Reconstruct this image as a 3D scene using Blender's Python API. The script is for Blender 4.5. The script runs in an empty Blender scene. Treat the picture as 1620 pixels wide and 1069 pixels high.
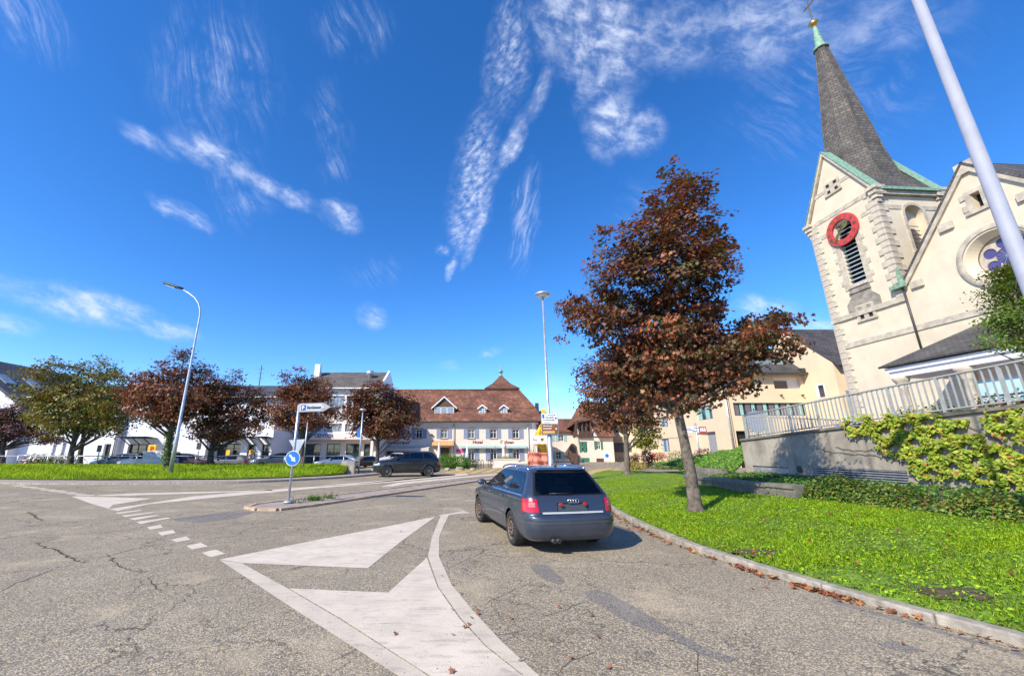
import bpy, bmesh, math, random
import numpy as np
from mathutils import Vector, Matrix

scene = bpy.context.scene
COL = scene.collection
rad = math.radians

# ------------------------------------------------------------------ camera
CAM_H = 1.60
PITCH = math.atan(179.5 / 645.0)
cam_data = bpy.data.cameras.new("camera")
cam_data.sensor_width = 36.0
cam_data.lens = 36.0 * 645.0 / 1620.0
cam_data.shift_x = 62.0 / 1620.0
cam_data.clip_start = 0.05
cam_data.clip_end = 6000.0
cam = bpy.data.objects.new("camera", cam_data)
COL.objects.link(cam)
cam.location = (0, 0, CAM_H)
cam.rotation_euler = (math.pi / 2 + PITCH, 0, 0)
scene.camera = cam

# ------------------------------------------------------------------ light
SUN_DIR = Vector((-0.92, -0.86, 0.96)).normalized()      # from the ground towards the sun
SUN_EL = math.asin(SUN_DIR.z)
SUN_AZ = math.atan2(SUN_DIR.x, SUN_DIR.y)               # clockwise from +Y
sun_data = bpy.data.lights.new("sun", 'SUN')
sun_data.energy = 4.4
sun_data.angle = rad(0.5)
sun_data.color = (1.0, 0.925, 0.79)
sun = bpy.data.objects.new("sun", sun_data)
COL.objects.link(sun)
sun.rotation_euler = SUN_DIR.to_track_quat('Z', 'Y').to_euler()

scene.view_settings.view_transform = 'Standard'
scene.view_settings.look = 'None'
scene.view_settings.gamma = 1.0
scene.view_settings.use_curve_mapping = False
scene.view_settings.exposure = 0.62

world = bpy.data.worlds.new("World")
scene.world = world
world.use_nodes = True


class NT:
    """small helper for writing node trees"""
    def __init__(self, tree):
        self.t = tree
        self.n = tree.nodes
        self.l = tree.links

    def add(self, kind, **kw):
        nd = self.n.new(kind)
        for k, v in kw.items():
            setattr(nd, k, v)
        return nd

    def put(self, sock, v):
        if v is None:
            return
        if isinstance(v, bpy.types.NodeSocket):
            self.l.new(v, sock)
        else:
            if sock.type == 'RGBA' and not hasattr(v, '__len__'):
                v = (v, v, v, 1)
            if sock.type == 'RGBA' and len(v) == 3:
                v = (*v, 1)
            sock.default_value = v

    def math(self, op, a, b=None, c=None, clamp=False):
        nd = self.add('ShaderNodeMath', operation=op, use_clamp=clamp)
        for s, v in zip(nd.inputs, (a, b, c)):
            self.put(s, v)
        return nd.outputs[0]

    def vmath(self, op, a, b=None, scale=None):
        nd = self.add('ShaderNodeVectorMath', operation=op)
        self.put(nd.inputs[0], a)
        if b is not None:
            self.put(nd.inputs[1], b)
        if scale is not None:
            self.put(nd.inputs['Scale'], scale)
        return nd.outputs[1] if op in ('LENGTH', 'DOT_PRODUCT', 'DISTANCE') else nd.outputs[0]

    def mix(self, fac, a, b, blend='MIX'):
        nd = self.add('ShaderNodeMix', data_type='RGBA', blend_type=blend)
        self.put(nd.inputs[0], fac)
        self.put(nd.inputs[6], a)
        self.put(nd.inputs[7], b)
        return nd.outputs[2]

    def smooth(self, v, lo, hi, a=0.0, b=1.0):
        nd = self.add('ShaderNodeMapRange', interpolation_type='SMOOTHSTEP')
        self.put(nd.inputs[0], v)
        nd.inputs[1].default_value = lo
        nd.inputs[2].default_value = hi
        nd.inputs[3].default_value = a
        nd.inputs[4].default_value = b
        return nd.outputs[0]

    def noise(self, vec, scale, detail=4.0, rough=0.55, dist=0.0, col=False):
        nd = self.add('ShaderNodeTexNoise')
        self.put(nd.inputs['Vector'], vec)
        nd.inputs['Scale'].default_value = scale
        nd.inputs['Detail'].default_value = detail
        nd.inputs['Roughness'].default_value = rough
        nd.inputs['Distortion'].default_value = dist
        return nd.outputs[1] if col else nd.outputs[0]

    def voro(self, vec, scale, feature='F1', out=0, rnd=1.0):
        nd = self.add('ShaderNodeTexVoronoi', feature=feature)
        self.put(nd.inputs['Vector'], vec)
        nd.inputs['Scale'].default_value = scale
        nd.inputs['Randomness'].default_value = rnd
        return nd.outputs[out]

    def mapping(self, vec, loc=(0, 0, 0), rot=(0, 0, 0), scale=(1, 1, 1), kind='POINT'):
        nd = self.add('ShaderNodeMapping', vector_type=kind)
        self.put(nd.inputs[0], vec)
        nd.inputs[1].default_value = loc
        nd.inputs[2].default_value = rot
        nd.inputs[3].default_value = scale
        return nd.outputs[0]


def build_sky():
    """physical sky with wisps of cirrus at real bearings"""
    T = NT(world.node_tree)
    T.n.clear()
    out = T.add('ShaderNodeOutputWorld')
    bg = T.add('ShaderNodeBackground')
    sky = T.add('ShaderNodeTexSky', sky_type='NISHITA')
    sky.sun_disc = False
    sky.sun_elevation = SUN_EL
    sky.sun_rotation = SUN_AZ
    sky.altitude = 400
    sky.air_density = 0.8
    sky.dust_density = 0.15
    sky.ozone_density = 4.0
    hs = T.add('ShaderNodeHueSaturation')
    hs.inputs['Hue'].default_value = 0.506
    hs.inputs['Saturation'].default_value = SKY_SAT
    hs.inputs['Value'].default_value = SKY_VAL
    T.l.new(sky.outputs[0], hs.inputs['Color'])
    tc = T.add('ShaderNodeTexCoord')
    d = tc.outputs['Generated']
    sep = T.add('ShaderNodeSeparateXYZ')
    T.l.new(d, sep.inputs[0])
    az = T.math('MULTIPLY', T.math('ARCTAN2', sep.outputs[0], sep.outputs[1]), 57.2958)
    el = T.math('MULTIPLY', T.math('ARCSINE', sep.outputs[2]), 57.2958)
    comb = T.add('ShaderNodeCombineXYZ')
    T.l.new(az, comb.inputs[0])
    T.l.new(el, comb.inputs[1])
    ae0 = comb.outputs[0]
    warp = T.noise(ae0, 0.16, 5, 0.6, col=True)
    ae = T.vmath('ADD', ae0, T.vmath('SCALE', T.vmath('SUBTRACT', warp, (0.5, 0.5, 0.5)), scale=3.2))

    soft_warp = T.noise(ae0, 0.07, 2, 0.5, col=True)
    ae1 = T.vmath('ADD', ae0, T.vmath('SCALE', T.vmath('SUBTRACT', soft_warp, (0.5, 0.5, 0.5)), scale=9.0))

    def blob(azc, elc, ra, rb, ang, vec=ae, soft=(1.0, 0.15)):
        m = T.mapping(vec, loc=(azc, elc, 0), rot=(0, 0, rad(ang)), scale=(ra, rb, 1), kind='TEXTURE')
        return T.smooth(T.vmath('LENGTH', m), soft[0], soft[1])

    def total(lst):
        r = lst[0]
        for x in lst[1:]:
            r = T.math('MAXIMUM', r, x)
        return r

    def times(v, k):
        return T.math('MULTIPLY', v, k)

    # soft fleecy clouds
    fleece_n = T.smooth(T.noise(T.mapping(ae0, rot=(0, 0, rad(-18)), scale=(1.5, .75, 1), kind='TEXTURE'), 0.42, 12, 0.64, 0.25), 0.36, 0.70)
    fleece_m = total([
        times(blob(-37, 33.2, 6.5, 2.3, -8), 1.0), times(blob(-28.5, 31.8, 9, 1.5, -12), 0.75),
        times(blob(-20.3, 30.4, 4.0, 2.3, -10), 0.95), times(blob(-43.5, 32.3, 4.5, 1.2, -10), 0.55),
        times(blob(-38.8, 26.4, 4.4, 1.5, -12), 0.85), times(blob(-45, 14.4, 8.5, 2.4, -6), 1.0),
        times(blob(-38.5, 13.2, 4.5, 1.6, -4), 0.8), times(blob(-51.5, 11.4, 4.5, 1.5, 0), 0.8),
        times(blob(-14.5, 18.4, 2.6, 2.6, -30), 0.6), times(blob(2.5, 13.7, 2.4, 1.1, 15), 0.55),
        times(blob(-3.5, 11.6, 2.0, 1.0, 0), 0.35),
        times(blob(22.5, 49.5, 10, 9, 0), 0.95), times(blob(22.0, 41.0, 5.0, 5.2, 10), 1.0),
        times(blob(26.5, 39.0, 4.4, 3.2, -10), 0.85), times(blob(17, 53, 9, 6, 0), 0.85),
        times(blob(33, 47, 12, 4.5, -15), 0.55), times(blob(43, 44, 11, 5.5, -20), 0.62),
        times(blob(37, 16.0, 4.6, 2.2, -15), 0.95), times(blob(41, 12.6, 5.0, 2.8, 0), 0.8),
        times(blob(52, 39, 9, 3.5, -20), 0.35), times(blob(11, 9.5, 3.5, 2.5, 0), 0.3)])
    fleece = T.math('MULTIPLY', fleece_m, T.math('ADD', T.math('MULTIPLY', fleece_n, 0.85), 0.12))
    # rippled mackerel bank and the narrow trail along its edge
    rip = T.voro(T.mapping(ae, rot=(0, 0, rad(25)), scale=(1.25, .62, 1), kind='TEXTURE'), 1.05, 'SMOOTH_F1')
    rip = T.smooth(rip, 0.78, 0.02)
    rip2 = T.noise(T.mapping(ae0, rot=(0, 0, rad(20)), scale=(1.4, .7, 1), kind='TEXTURE'), 1.1, 8, 0.68)
    ripple = T.math('MULTIPLY', T.math('ADD', T.math('MULTIPLY', rip, 0.8), 0.25), T.smooth(rip2, 0.3, 0.62))
    mack_m = total([times(blob(0.2, 36.5, 4.6, 11.0, -14), 1.0), times(blob(6.2, 50.0, 4.8, 8.0, -20), 0.75),
                    times(blob(-1.6, 30.5, 3.0, 4.5, -8), 0.9), times(blob(-4.8, 27.6, 1.7, 1.0, -20), 0.6)])
    trail_m = total([times(blob(0.6, 30.5, 1.35, 7.5, -22), 1.0), times(blob(6.0, 40.0, 1.7, 7.0, -36), 0.95),
                     times(blob(-3.2, 25.0, 0.9, 2.2, -18), 1.0), times(blob(11.5, 46.0, 1.8, 5.0, -45), 0.6)])
    mack = T.math('MAXIMUM', T.math('MULTIPLY', mack_m, ripple), T.math('MULTIPLY', trail_m, T.math('ADD', T.math('MULTIPLY', ripple, 0.75), 0.22)))
    # thin hair-like cirrus
    hair_n = T.noise(T.mapping(ae1, rot=(0, 0, rad(-52)), scale=(5.0, .55, 1), kind='TEXTURE'), 0.75, 10, 0.72, 0.12)
    hair = T.math('MULTIPLY', T.smooth(hair_n, 0.36, 0.82), T.smooth(T.noise(ae0, 0.22, 5, 0.6), 0.36, 0.62))
    hair2 = T.smooth(T.noise(T.mapping(ae1, rot=(0, 0, rad(66)), scale=(4.0, .6, 1), kind='TEXTURE'), 0.8, 10, 0.62, 0.12), 0.36, 0.82)
    hair_m = total([times(blob(-38, 41, 10, 9, 20), 0.62), times(blob(-33, 31, 5, 7, 25), 0.45), times(blob(-23, 39, 4.5, 8, 15), 0.45),
                    times(blob(-21, 51, 8, 4, 10), 0.5), times(blob(-56, 38, 6, 4, -20), 0.6), times(blob(48, 36, 14, 9, 0), 0.3),
                    times(blob(-14, 24, 7, 3.5, 10), 0.22), times(blob(26, 30, 8, 6, 0), 0.2)])
    hair2_m = times(blob(8.2, 31.5, 2.6, 9.0, -12), 0.75)
    cir = T.math('ADD', T.math('MULTIPLY', hair, hair_m), T.math('MULTIPLY', hair2, hair2_m))
    cover = T.math('ADD', T.math('MAXIMUM', fleece, T.math('MULTIPLY', mack, 0.85)), cir, clamp=True)
    cover = T.math('MULTIPLY', cover, 0.86)
    cover = T.math('MULTIPLY', cover, T.smooth(el, 2.0, 8.0))
    colr = T.mix(cover, hs.outputs[0], CLOUD_COL)
    T.l.new(colr, bg.inputs[0])
    bg.inputs[1].default_value = SKY_STRENGTH
    T.l.new(bg.outputs[0], out.inputs[0])


SKY_SAT = 1.26
SKY_VAL = 1.55
SKY_STRENGTH = 0.12
CLOUD_COL = (5.2, 5.7, 6.9)
build_sky()

# ------------------------------------------------------------------ placing from the survey of the photograph
_F = Vector((0, math.cos(PITCH), math.sin(PITCH)))
_U = Vector((0, -math.sin(PITCH), math.cos(PITCH)))


def ray(x, y):
    return Vector((1, 0, 0)) * ((x - 748.0) / 645.0) + _U * (-(y - 534.5) / 645.0) + _F


def G(x, y, z=0.0):
    d = ray(x, y)
    t = (z - CAM_H) / d.z
    return Vector((d.x * t, d.y * t, z))


def atY(x, y, Y):
    d = ray(x, y)
    t = Y / d.y
    return Vector((d.x * t, Y, CAM_H + d.z * t))


def atX(x, y, X):
    d = ray(x, y)
    t = X / d.x
    return Vector((X, d.y * t, CAM_H + d.z * t))


# ------------------------------------------------------------------ mesh helpers
class MB:
    def __init__(self):
        self.v = []
        self.f = []
        self.m = []
        self.s = []

    def poly(self, pts, mat=0, smooth=False):
        i = len(self.v)
        self.v.extend([tuple(p) for p in pts])
        self.f.append(list(range(i, i + len(pts))))
        self.m.append(mat)
        self.s.append(smooth)

    def box(self, x0, x1, y0, y1, z0, z1, mat=0, M=None):
        p = [(x0, y0, z0), (x1, y0, z0), (x1, y1, z0), (x0, y1, z0), (x0, y0, z1), (x1, y0, z1), (x1, y1, z1), (x0, y1, z1)]
        if M is not None:
            p = [tuple(M @ Vector(q)) for q in p]
        i = len(self.v)
        self.v.extend(p)
        for f in ((0, 3, 2, 1), (4, 5, 6, 7), (0, 1, 5, 4), (1, 2, 6, 5), (2, 3, 7, 6), (3, 0, 4, 7)):
            self.f.append([i + k for k in f])
            self.m.append(mat)
            self.s.append(False)

    def prism(self, pts, vec, mat=0):
        """polygon (3d points) extruded along vec"""
        n = len(pts)
        vec = Vector(vec)
        a = [Vector(p) for p in pts]
        b = [p + vec for p in a]
        i = len(self.v)
        self.v.extend([tuple(p) for p in a + b])
        nn = Vector((0, 0, 0))
        for k in range(n):
            nn += a[k].cross(a[(k + 1) % n])
        flip = nn.dot(vec) > 0
        faces = [list(range(n))[::-1], [n + k for k in range(n)]] if flip else [list(range(n)), [n + k for k in range(n)][::-1]]
        for k in range(n):
            j = (k + 1) % n
            faces.append([k, j, n + j, n + k] if flip else [j, k, n + k, n + j])
        for f in faces:
            self.f.append([i + q for q in f])
            self.m.append(mat)
            self.s.append(False)

    def tube(self, path, r, n=8, mat=0, caps=True, smooth=True):
        path = [Vector(p) for p in path]
        rs = r if hasattr(r, '__len__') else [r] * len(path)
        i0 = len(self.v)
        prev = None
        for k, p in enumerate(path):
            if k == 0:
                t = path[1] - path[0]
            elif k == len(path) - 1:
                t = path[-1] - path[-2]
            else:
                t = (path[k + 1] - path[k - 1])
            t.normalize()
            if prev is None:
                u = t.orthogonal().normalized()
            else:
                u = prev - t * prev.dot(t)
                u.normalize()
            w = t.cross(u)
            prev = u
            for j in range(n):
                a = 2 * math.pi * j / n
                self.v.append(tuple(p + (u * math.cos(a) + w * math.sin(a)) * rs[k]))
        for k in range(len(path) - 1):
            for j in range(n):
                a = i0 + k * n + j
                b = i0 + k * n + (j + 1) % n
                self.f.append([a, b, b + n, a + n])
                self.m.append(mat)
                self.s.append(smooth)
        if caps:
            self.f.append([i0 + j for j in range(n)][::-1])
            self.f.append([i0 + (len(path) - 1) * n + j for j in range(n)])
            self.m += [mat, mat]
            self.s += [False, False]

    def lathe(self, prof, n=16, M=None, mat=0, smooth=True, closed=False):
        """profile of (radius, height) turned about local Z"""
        i0 = len(self.v)
        for (r, z) in prof:
            for j in range(n):
                a = 2 * math.pi * j / n
                p = Vector((r * math.cos(a), r * math.sin(a), z))
                if M is not None:
                    p = M @ p
                self.v.append(tuple(p))
        for k in range(len(prof) - 1):
            for j in range(n):
                a = i0 + k * n + j
                b = i0 + k * n + (j + 1) % n
                self.f.append([a, b, b + n, a + n])
                self.m.append(mat)
                self.s.append(smooth)
        if not closed:
            self.f.append([i0 + j for j in range(n)][::-1])
            self.f.append([i0 + (len(prof) - 1) * n + j for j in range(n)])
            self.m += [mat, mat]
            self.s += [False, False]

    def mesh(self, name, mats, uv=True):
        me = bpy.data.meshes.new(name)
        me.from_pydata(self.v, [], self.f)
        if not hasattr(mats, '__len__'):
            mats = [mats]
        for m in mats:
            me.materials.append(m)
        me.polygons.foreach_set('material_index', self.m)
        me.polygons.foreach_set('use_smooth', self.s)
        if uv and len(self.f) < 6000:
            auto_uv(me)
        me.update()
        return me

    def build(self, name, mats, parent=None, loc=None, rotz=0.0, uv=True):
        o = bpy.data.objects.new(name, self.mesh(name, mats, uv))
        COL.objects.link(o)
        if parent is not None:
            o.parent = parent
        if loc is not None:
            o.location = loc
        if rotz:
            o.rotation_euler = (0, 0, rotz)
        return o


def auto_uv(me):
    uvl = me.uv_layers.new(name="UVMap")
    data = []
    vs = me.vertices
    for p in me.polygons:
        n = p.normal
        if abs(n.z) > 0.995:
            u, w = Vector((1, 0, 0)), Vector((0, 1, 0))
        else:
            u = Vector((0, 0, 1)).cross(n).normalized()
            w = n.cross(u)
        for vi in p.vertices:
            co = vs[vi].co
            data.append(co.dot(u))
            data.append(co.dot(w))
    uvl.data.foreach_set('uv', data)


def inst(name, me, parent=None, loc=(0, 0, 0), rotz=0.0, scale=None):
    o = bpy.data.objects.new(name, me)
    COL.objects.link(o)
    if parent is not None:
        o.parent = parent
    o.location = loc
    o.rotation_euler = (0, 0, rotz)
    if scale is not None:
        o.scale = scale
    return o


def thing(name, label, cat, loc=(0, 0, 0), rotz=0.0, group=None):
    o = bpy.data.objects.new(name, None)
    o.empty_display_size = 0.3
    COL.objects.link(o)
    o.location = loc
    o.rotation_euler = (0, 0, rotz)
    o['label'] = label
    o['category'] = cat
    if group:
        o['group'] = group
    return o


def tag(o, label, cat, group=None):
    o['label'] = label
    o['category'] = cat
    if group:
        o['group'] = group
    return o


def struct(o):
    o['kind'] = 'structure'
    return o


def copy_tree(o, parent=None):
    c = o.copy()
    COL.objects.link(c)
    if parent is not None:
        c.parent = parent
    for ch in list(o.children):
        copy_tree(ch, c)
    return c


def text_mesh(txt, size, extrude=0.01, bold=0.0, align='LEFT', shear=0.0, squash=1.0):
    cu = bpy.data.curves.new("lettering", 'FONT')
    cu.body = txt
    cu.size = size
    cu.extrude = extrude
    cu.offset = bold
    cu.align_x = align
    cu.shear = shear
    cu.resolution_u = 3
    ob = bpy.data.objects.new("lettering", cu)
    COL.objects.link(ob)
    dg = bpy.context.evaluated_depsgraph_get()
    dg.update()
    me = bpy.data.meshes.new_from_object(ob.evaluated_get(dg))
    bpy.data.objects.remove(ob)
    bpy.data.curves.remove(cu)
    me.materials.clear()
    if squash != 1.0:
        for v in me.vertices:
            v.co.x *= squash
    return me


def text_obj(name, txt, size, mat, parent, loc, rot=(math.pi / 2, 0, 0), **kw):
    me = text_mesh(txt, size, **kw)
    me.materials.append(mat)
    o = bpy.data.objects.new(name, me)
    COL.objects.link(o)
    o.parent = parent
    o.location = loc
    o.rotation_euler = rot
    return o


def bevel(o, w=0.02, seg=2):
    md = o.modifiers.new("bevel", 'BEVEL')
    md.width = w
    md.segments = seg
    md.limit_method = 'ANGLE'
    return o


# ------------------------------------------------------------------ materials
def new_mat(name):
    m = bpy.data.materials.new(name)
    m.use_nodes = True
    T = NT(m.node_tree)
    T.n.clear()
    out = T.add('ShaderNodeOutputMaterial')
    b = T.add('ShaderNodeBsdfPrincipled')
    T.l.new(b.outputs[0], out.inputs[0])
    return m, T, b, out


def add_bump(T, b, h, strength=0.3, dist=0.02):
    bp = T.add('ShaderNodeBump')
    bp.inputs['Strength'].default_value = strength
    bp.inputs['Distance'].default_value = dist
    T.l.new(h, bp.inputs['Height'])
    T.l.new(bp.outputs[0], b.inputs['Normal'])


def mat(name, col, rough=0.6, metal=0.0, var=0.12, scale=3.0, bump=0.0, coat=0.0, spec=0.5, fine=40.0, dirt=None, dirt_amt=0.0, streak=0.0):
    """plain surface with mottling, fine relief, optional grime and rain streaks"""
    m, T, b, out = new_mat(name)
    tc = T.add('ShaderNodeTexCoord').outputs['Object']
    c = (*col, 1)
    n1 = T.noise(tc, scale, 6, 0.6)
    lo = tuple(x * (1 - var) for x in col)
    hi = tuple(min(1, x * (1 + var)) for x in col)
    res = T.mix(T.smooth(n1, 0.3, 0.7), lo, hi)
    if dirt is not None:
        n2 = T.noise(tc, scale * 0.45, 8, 0.7, 0.3)
        res = T.mix(T.math('MULTIPLY', T.smooth(n2, 0.48, 0.72), dirt_amt), res, dirt)
        if streak:
            n3 = T.noise(T.mapping(tc, scale=(2.2, 2.2, 0.12)), 1.6, 5, 0.6)
            res = T.mix(T.math('MULTIPLY', T.smooth(n3, 0.5, 0.8), streak), res, dirt)
    T.put(b.inputs['Base Color'], res)
    b.inputs['Roughness'].default_value = rough
    b.inputs['Metallic'].default_value = metal
    b.inputs['Specular IOR Level'].default_value = spec
    if coat:
        b.inputs['Coat Weight'].default_value = coat
        b.inputs['Coat Roughness'].default_value = 0.05
    if bump:
        add_bump(T, b, T.noise(tc, fine, 4, 0.6), bump, 0.01)
    return m


def tile_mat(name, cols, tw, th, rough=0.8, moss=None, gap=(0.02, 0.015, 0.012), bump=0.6):
    """roof covering in courses: tile width tw and course height th, uv in metres"""
    m, T, b, out = new_mat(name)
    uv = T.add('ShaderNodeUVMap').outputs[0]
    br = T.add('ShaderNodeTexBrick')
    br.offset = 0.5
    T.l.new(uv, br.inputs['Vector'])
    br.inputs['Color1'].default_value = (0, 0, 0, 1)
    br.inputs['Color2'].default_value = (1, 1, 1, 1)
    br.inputs['Mortar'].default_value = (0.5, 0.5, 0.5, 1)
    br.inputs['Scale'].default_value = 1.0
    br.inputs['Mortar Size'].default_value = 0.08 * min(tw, th)
    br.inputs['Mortar Smooth'].default_value = 0.3
    br.inputs['Brick Width'].default_value = tw
    br.inputs['Row Height'].default_value = th
    rampn = T.add('ShaderNodeValToRGB')
    T.l.new(br.outputs[0], rampn.inputs[0])
    els = rampn.color_ramp.elements
    els[0].color = (*cols[0], 1)
    els[1].color = (*cols[-1], 1)
    for k, c in enumerate(cols[1:-1]):
        e = els.new((k + 1) / (len(cols) - 1))
        e.color = (*c, 1)
    n1 = T.noise(uv, 0.5, 7, 0.65)
    res = T.mix(T.smooth(n1, 0.35, 0.7), rampn.outputs[0], tuple(x * 0.62 for x in cols[0]))
    if moss is not None:
        n2 = T.noise(T.mapping(uv, scale=(1.6, 0.35, 1)), 0.9, 7, 0.7)
        res = T.mix(T.math('MULTIPLY', T.smooth(n2, 0.52, 0.74), 0.55), res, moss)
    res = T.mix(T.math('MULTIPLY', br.outputs[1], 0.75), res, gap)
    T.put(b.inputs['Base Color'], res)
    b.inputs['Roughness'].default_value = rough
    sp = T.add('ShaderNodeSeparateXYZ')
    T.l.new(uv, sp.inputs[0])
    saw = T.math('FRACT', T.math('DIVIDE', sp.outputs[1], th))
    h = T.math('SUBTRACT', T.math('SUBTRACT', 1.0, saw), T.math('MULTIPLY', br.outputs[1], 0.6))
    h = T.math('ADD', h, T.math('MULTIPLY', br.outputs[0], 0.35))
    add_bump(T, b, h, bump, 0.03)
    return m


def glass_mat(name, tint=(0.03, 0.04, 0.05), rough=0.04, var=0.5):
    m, T, b, out = new_mat(name)
    tc = T.add('ShaderNodeTexCoord').outputs['Object']
    n = T.noise(tc, 0.9, 3, 0.5)
    T.put(b.inputs['Base Color'], T.mix(n, tuple(x * (1 - var) for x in tint), tuple(x * (1 + var) for x in tint)))
    b.inputs['Roughness'].default_value = rough
    b.inputs['Specular IOR Level'].default_value = 0.8
    return m


def clear_glass(name, tint, alpha, k=0.9):
    m, T, b, out = new_mat(name)
    T.n.remove(b)
    tr = T.add('ShaderNodeBsdfTransparent')
    tr.inputs[0].default_value = (*tint, 1)
    gl = T.add('ShaderNodeBsdfGlossy')
    gl.inputs['Roughness'].default_value = 0.03
    fr = T.add('ShaderNodeFresnel')
    fr.inputs[0].default_value = 1.5
    mx = T.add('ShaderNodeMixShader')
    T.l.new(T.math('ADD', T.math('MULTIPLY', fr.outputs[0], k), alpha, clamp=True), mx.inputs[0])
    T.l.new(tr.outputs[0], mx.inputs[1])
    T.l.new(gl.outputs[0], mx.inputs[2])
    T.l.new(mx.outputs[0], out.inputs[0])
    return m


def leaf_mat(name, trans=0.35, rough=0.55, mult=1.0):
    """leaf with the colour of its own 'tint' attribute; light shines through"""
    m, T, b, out = new_mat(name)
    at = T.add('ShaderNodeAttribute', attribute_name='tint')
    col = at.outputs['Color']
    T.l.new(col, b.inputs['Base Color'])
    b.inputs['Roughness'].default_value = rough
    b.inputs['Specular IOR Level'].default_value = 0.35
    tl = T.add('ShaderNodeBsdfTranslucent')
    T.put(tl.inputs[0], T.mix(1.0, col, (1.5, 1.25, 0.8), 'MULTIPLY'))
    mx = T.add('ShaderNodeMixShader')
    mx.inputs[0].default_value = trans
    T.l.new(b.outputs[0], mx.inputs[1])
    T.l.new(tl.outputs[0], mx.inputs[2])
    T.l.new(mx.outputs[0], out.inputs[0])
    return m


def asphalt_mat(name, base, speck, dark, fine=55.0, cracks=True):
    m, T, b, out = new_mat(name)
    tc = T.add('ShaderNodeTexCoord').outputs['Object']
    cell = T.add('ShaderNodeTexVoronoi')
    T.l.new(tc, cell.inputs['Vector'])
    cell.inputs['Scale'].default_value = fine
    sc = T.add('ShaderNodeSeparateColor')
    T.l.new(cell.outputs['Color'], sc.inputs[0])
    r1 = sc.outputs[0]
    r2 = sc.outputs[1]
    c = T.mix(T.smooth(r1, 0.25, 0.95), dark, speck)
    c = T.mix(T.math('MULTIPLY', T.smooth(r2, 0.85, 0.97), 0.8), c, (speck[0] * 1.5, speck[1] * 1.38, speck[2] * 1.02))
    c = T.mix(T.math('MULTIPLY', T.smooth(cell.outputs[0], 0.35, 0.75), 0.6), c, tuple(x * 0.55 for x in dark))
    big = T.noise(tc, 0.35, 6, 0.6)
    c = T.mix(T.smooth(big, 0.3, 0.7), c, T.mix(1.0, c, base, 'MULTIPLY'))
    mid = T.noise(tc, 2.3, 5, 0.65)
    c = T.mix(T.math('MULTIPLY', T.smooth(mid, 0.42, 0.72), 0.42), c, dark)
    stn = T.noise(T.mapping(tc, loc=(7, 3, 0)), 0.8, 4, 0.6)
    c = T.mix(T.math('MULTIPLY', T.smooth(stn, 0.52, 0.72), 0.4), c, (speck[0], speck[1] * .95, speck[2] * .85))
    h = T.math('MULTIPLY', cell.outputs[0], -1.0)
    if cracks:
        wv = T.vmath('ADD', tc, T.vmath('SCALE', T.noise(tc, 1.1, 6, 0.65, col=True), scale=1.6))
        edge = T.voro(wv, 0.36, 'DISTANCE_TO_EDGE')
        line = T.smooth(edge, 0.008, 0.0008)
        edge2 = T.voro(T.mapping(wv, loc=(3, 9, 0)), 1.1, 'DISTANCE_TO_EDGE')
        line2 = T.math('MULTIPLY', T.smooth(edge2, 0.011, 0.001), T.smooth(T.noise(tc, 0.25, 3, 0.5), 0.44, 0.58))
        gate = T.smooth(T.noise(tc, 0.45, 3, 0.5), 0.36, 0.5)
        line = T.math('MAXIMUM', T.math('MULTIPLY', line, gate), line2)
        c = T.mix(T.math('MULTIPLY', line, 0.75), c, (0.03, 0.028, 0.026))
        h = T.math('SUBTRACT', h, T.math('MULTIPLY', line, 1.5))
    T.put(b.inputs['Base Color'], c)
    b.inputs['Roughness'].default_value = 0.85
    b.inputs['Specular IOR Level'].default_value = 0.3
    add_bump(T, b, h, 0.5, 0.006)
    return m


def paint_mark_mat(name, col, wear):
    """thick road paint over a coarse surface, worn through in places"""
    m, T, b, out = new_mat(name)
    tc = T.add('ShaderNodeTexCoord').outputs['Object']
    n = T.noise(tc, 2.2, 7, 0.65)
    c = T.mix(T.smooth(n, 0.3, 0.75), col, tuple(x * 0.80 for x in col))
    n2 = T.noise(T.mapping(tc, rot=(0, 0, 0.6), scale=(1, 4, 1)), 3.0, 7, 0.7, 0.8)
    c = T.mix(T.math('MULTIPLY', T.smooth(n2, 0.50, 0.70), 0.7), c, (0.36, 0.30, 0.24))
    sp = T.voro(tc, 70.0, 'F1')
    n3 = T.noise(tc, 5.0, 5, 0.6)
    pit = T.math('MULTIPLY', T.smooth(sp, 0.30, 0.12), T.smooth(n3, 0.50, 0.68))
    c = T.mix(T.math('MULTIPLY', pit, wear), c, (0.16, 0.14, 0.125))
    sp2 = T.voro(T.mapping(tc, loc=(1.3, 2.7, 0)), 9.0, 'F1')
    c = T.mix(T.smooth(sp2, 0.07, 0.04), c, (0.05, 0.035, 0.025))
    big = T.noise(T.mapping(tc, loc=(5, 5, 0)), 6.0, 8, 0.75)
    c = T.mix(T.math('MULTIPLY', T.smooth(big, 0.62, 0.70), wear), c, (0.17, 0.155, 0.14))
    T.put(b.inputs['Base Color'], c)
    b.inputs['Roughness'].default_value = 0.7
    add_bump(T, b, T.math('ADD', T.noise(tc, 60, 4, 0.6), T.math('MULTIPLY', sp, -0.6)), 0.35, 0.006)
    return m


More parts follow.
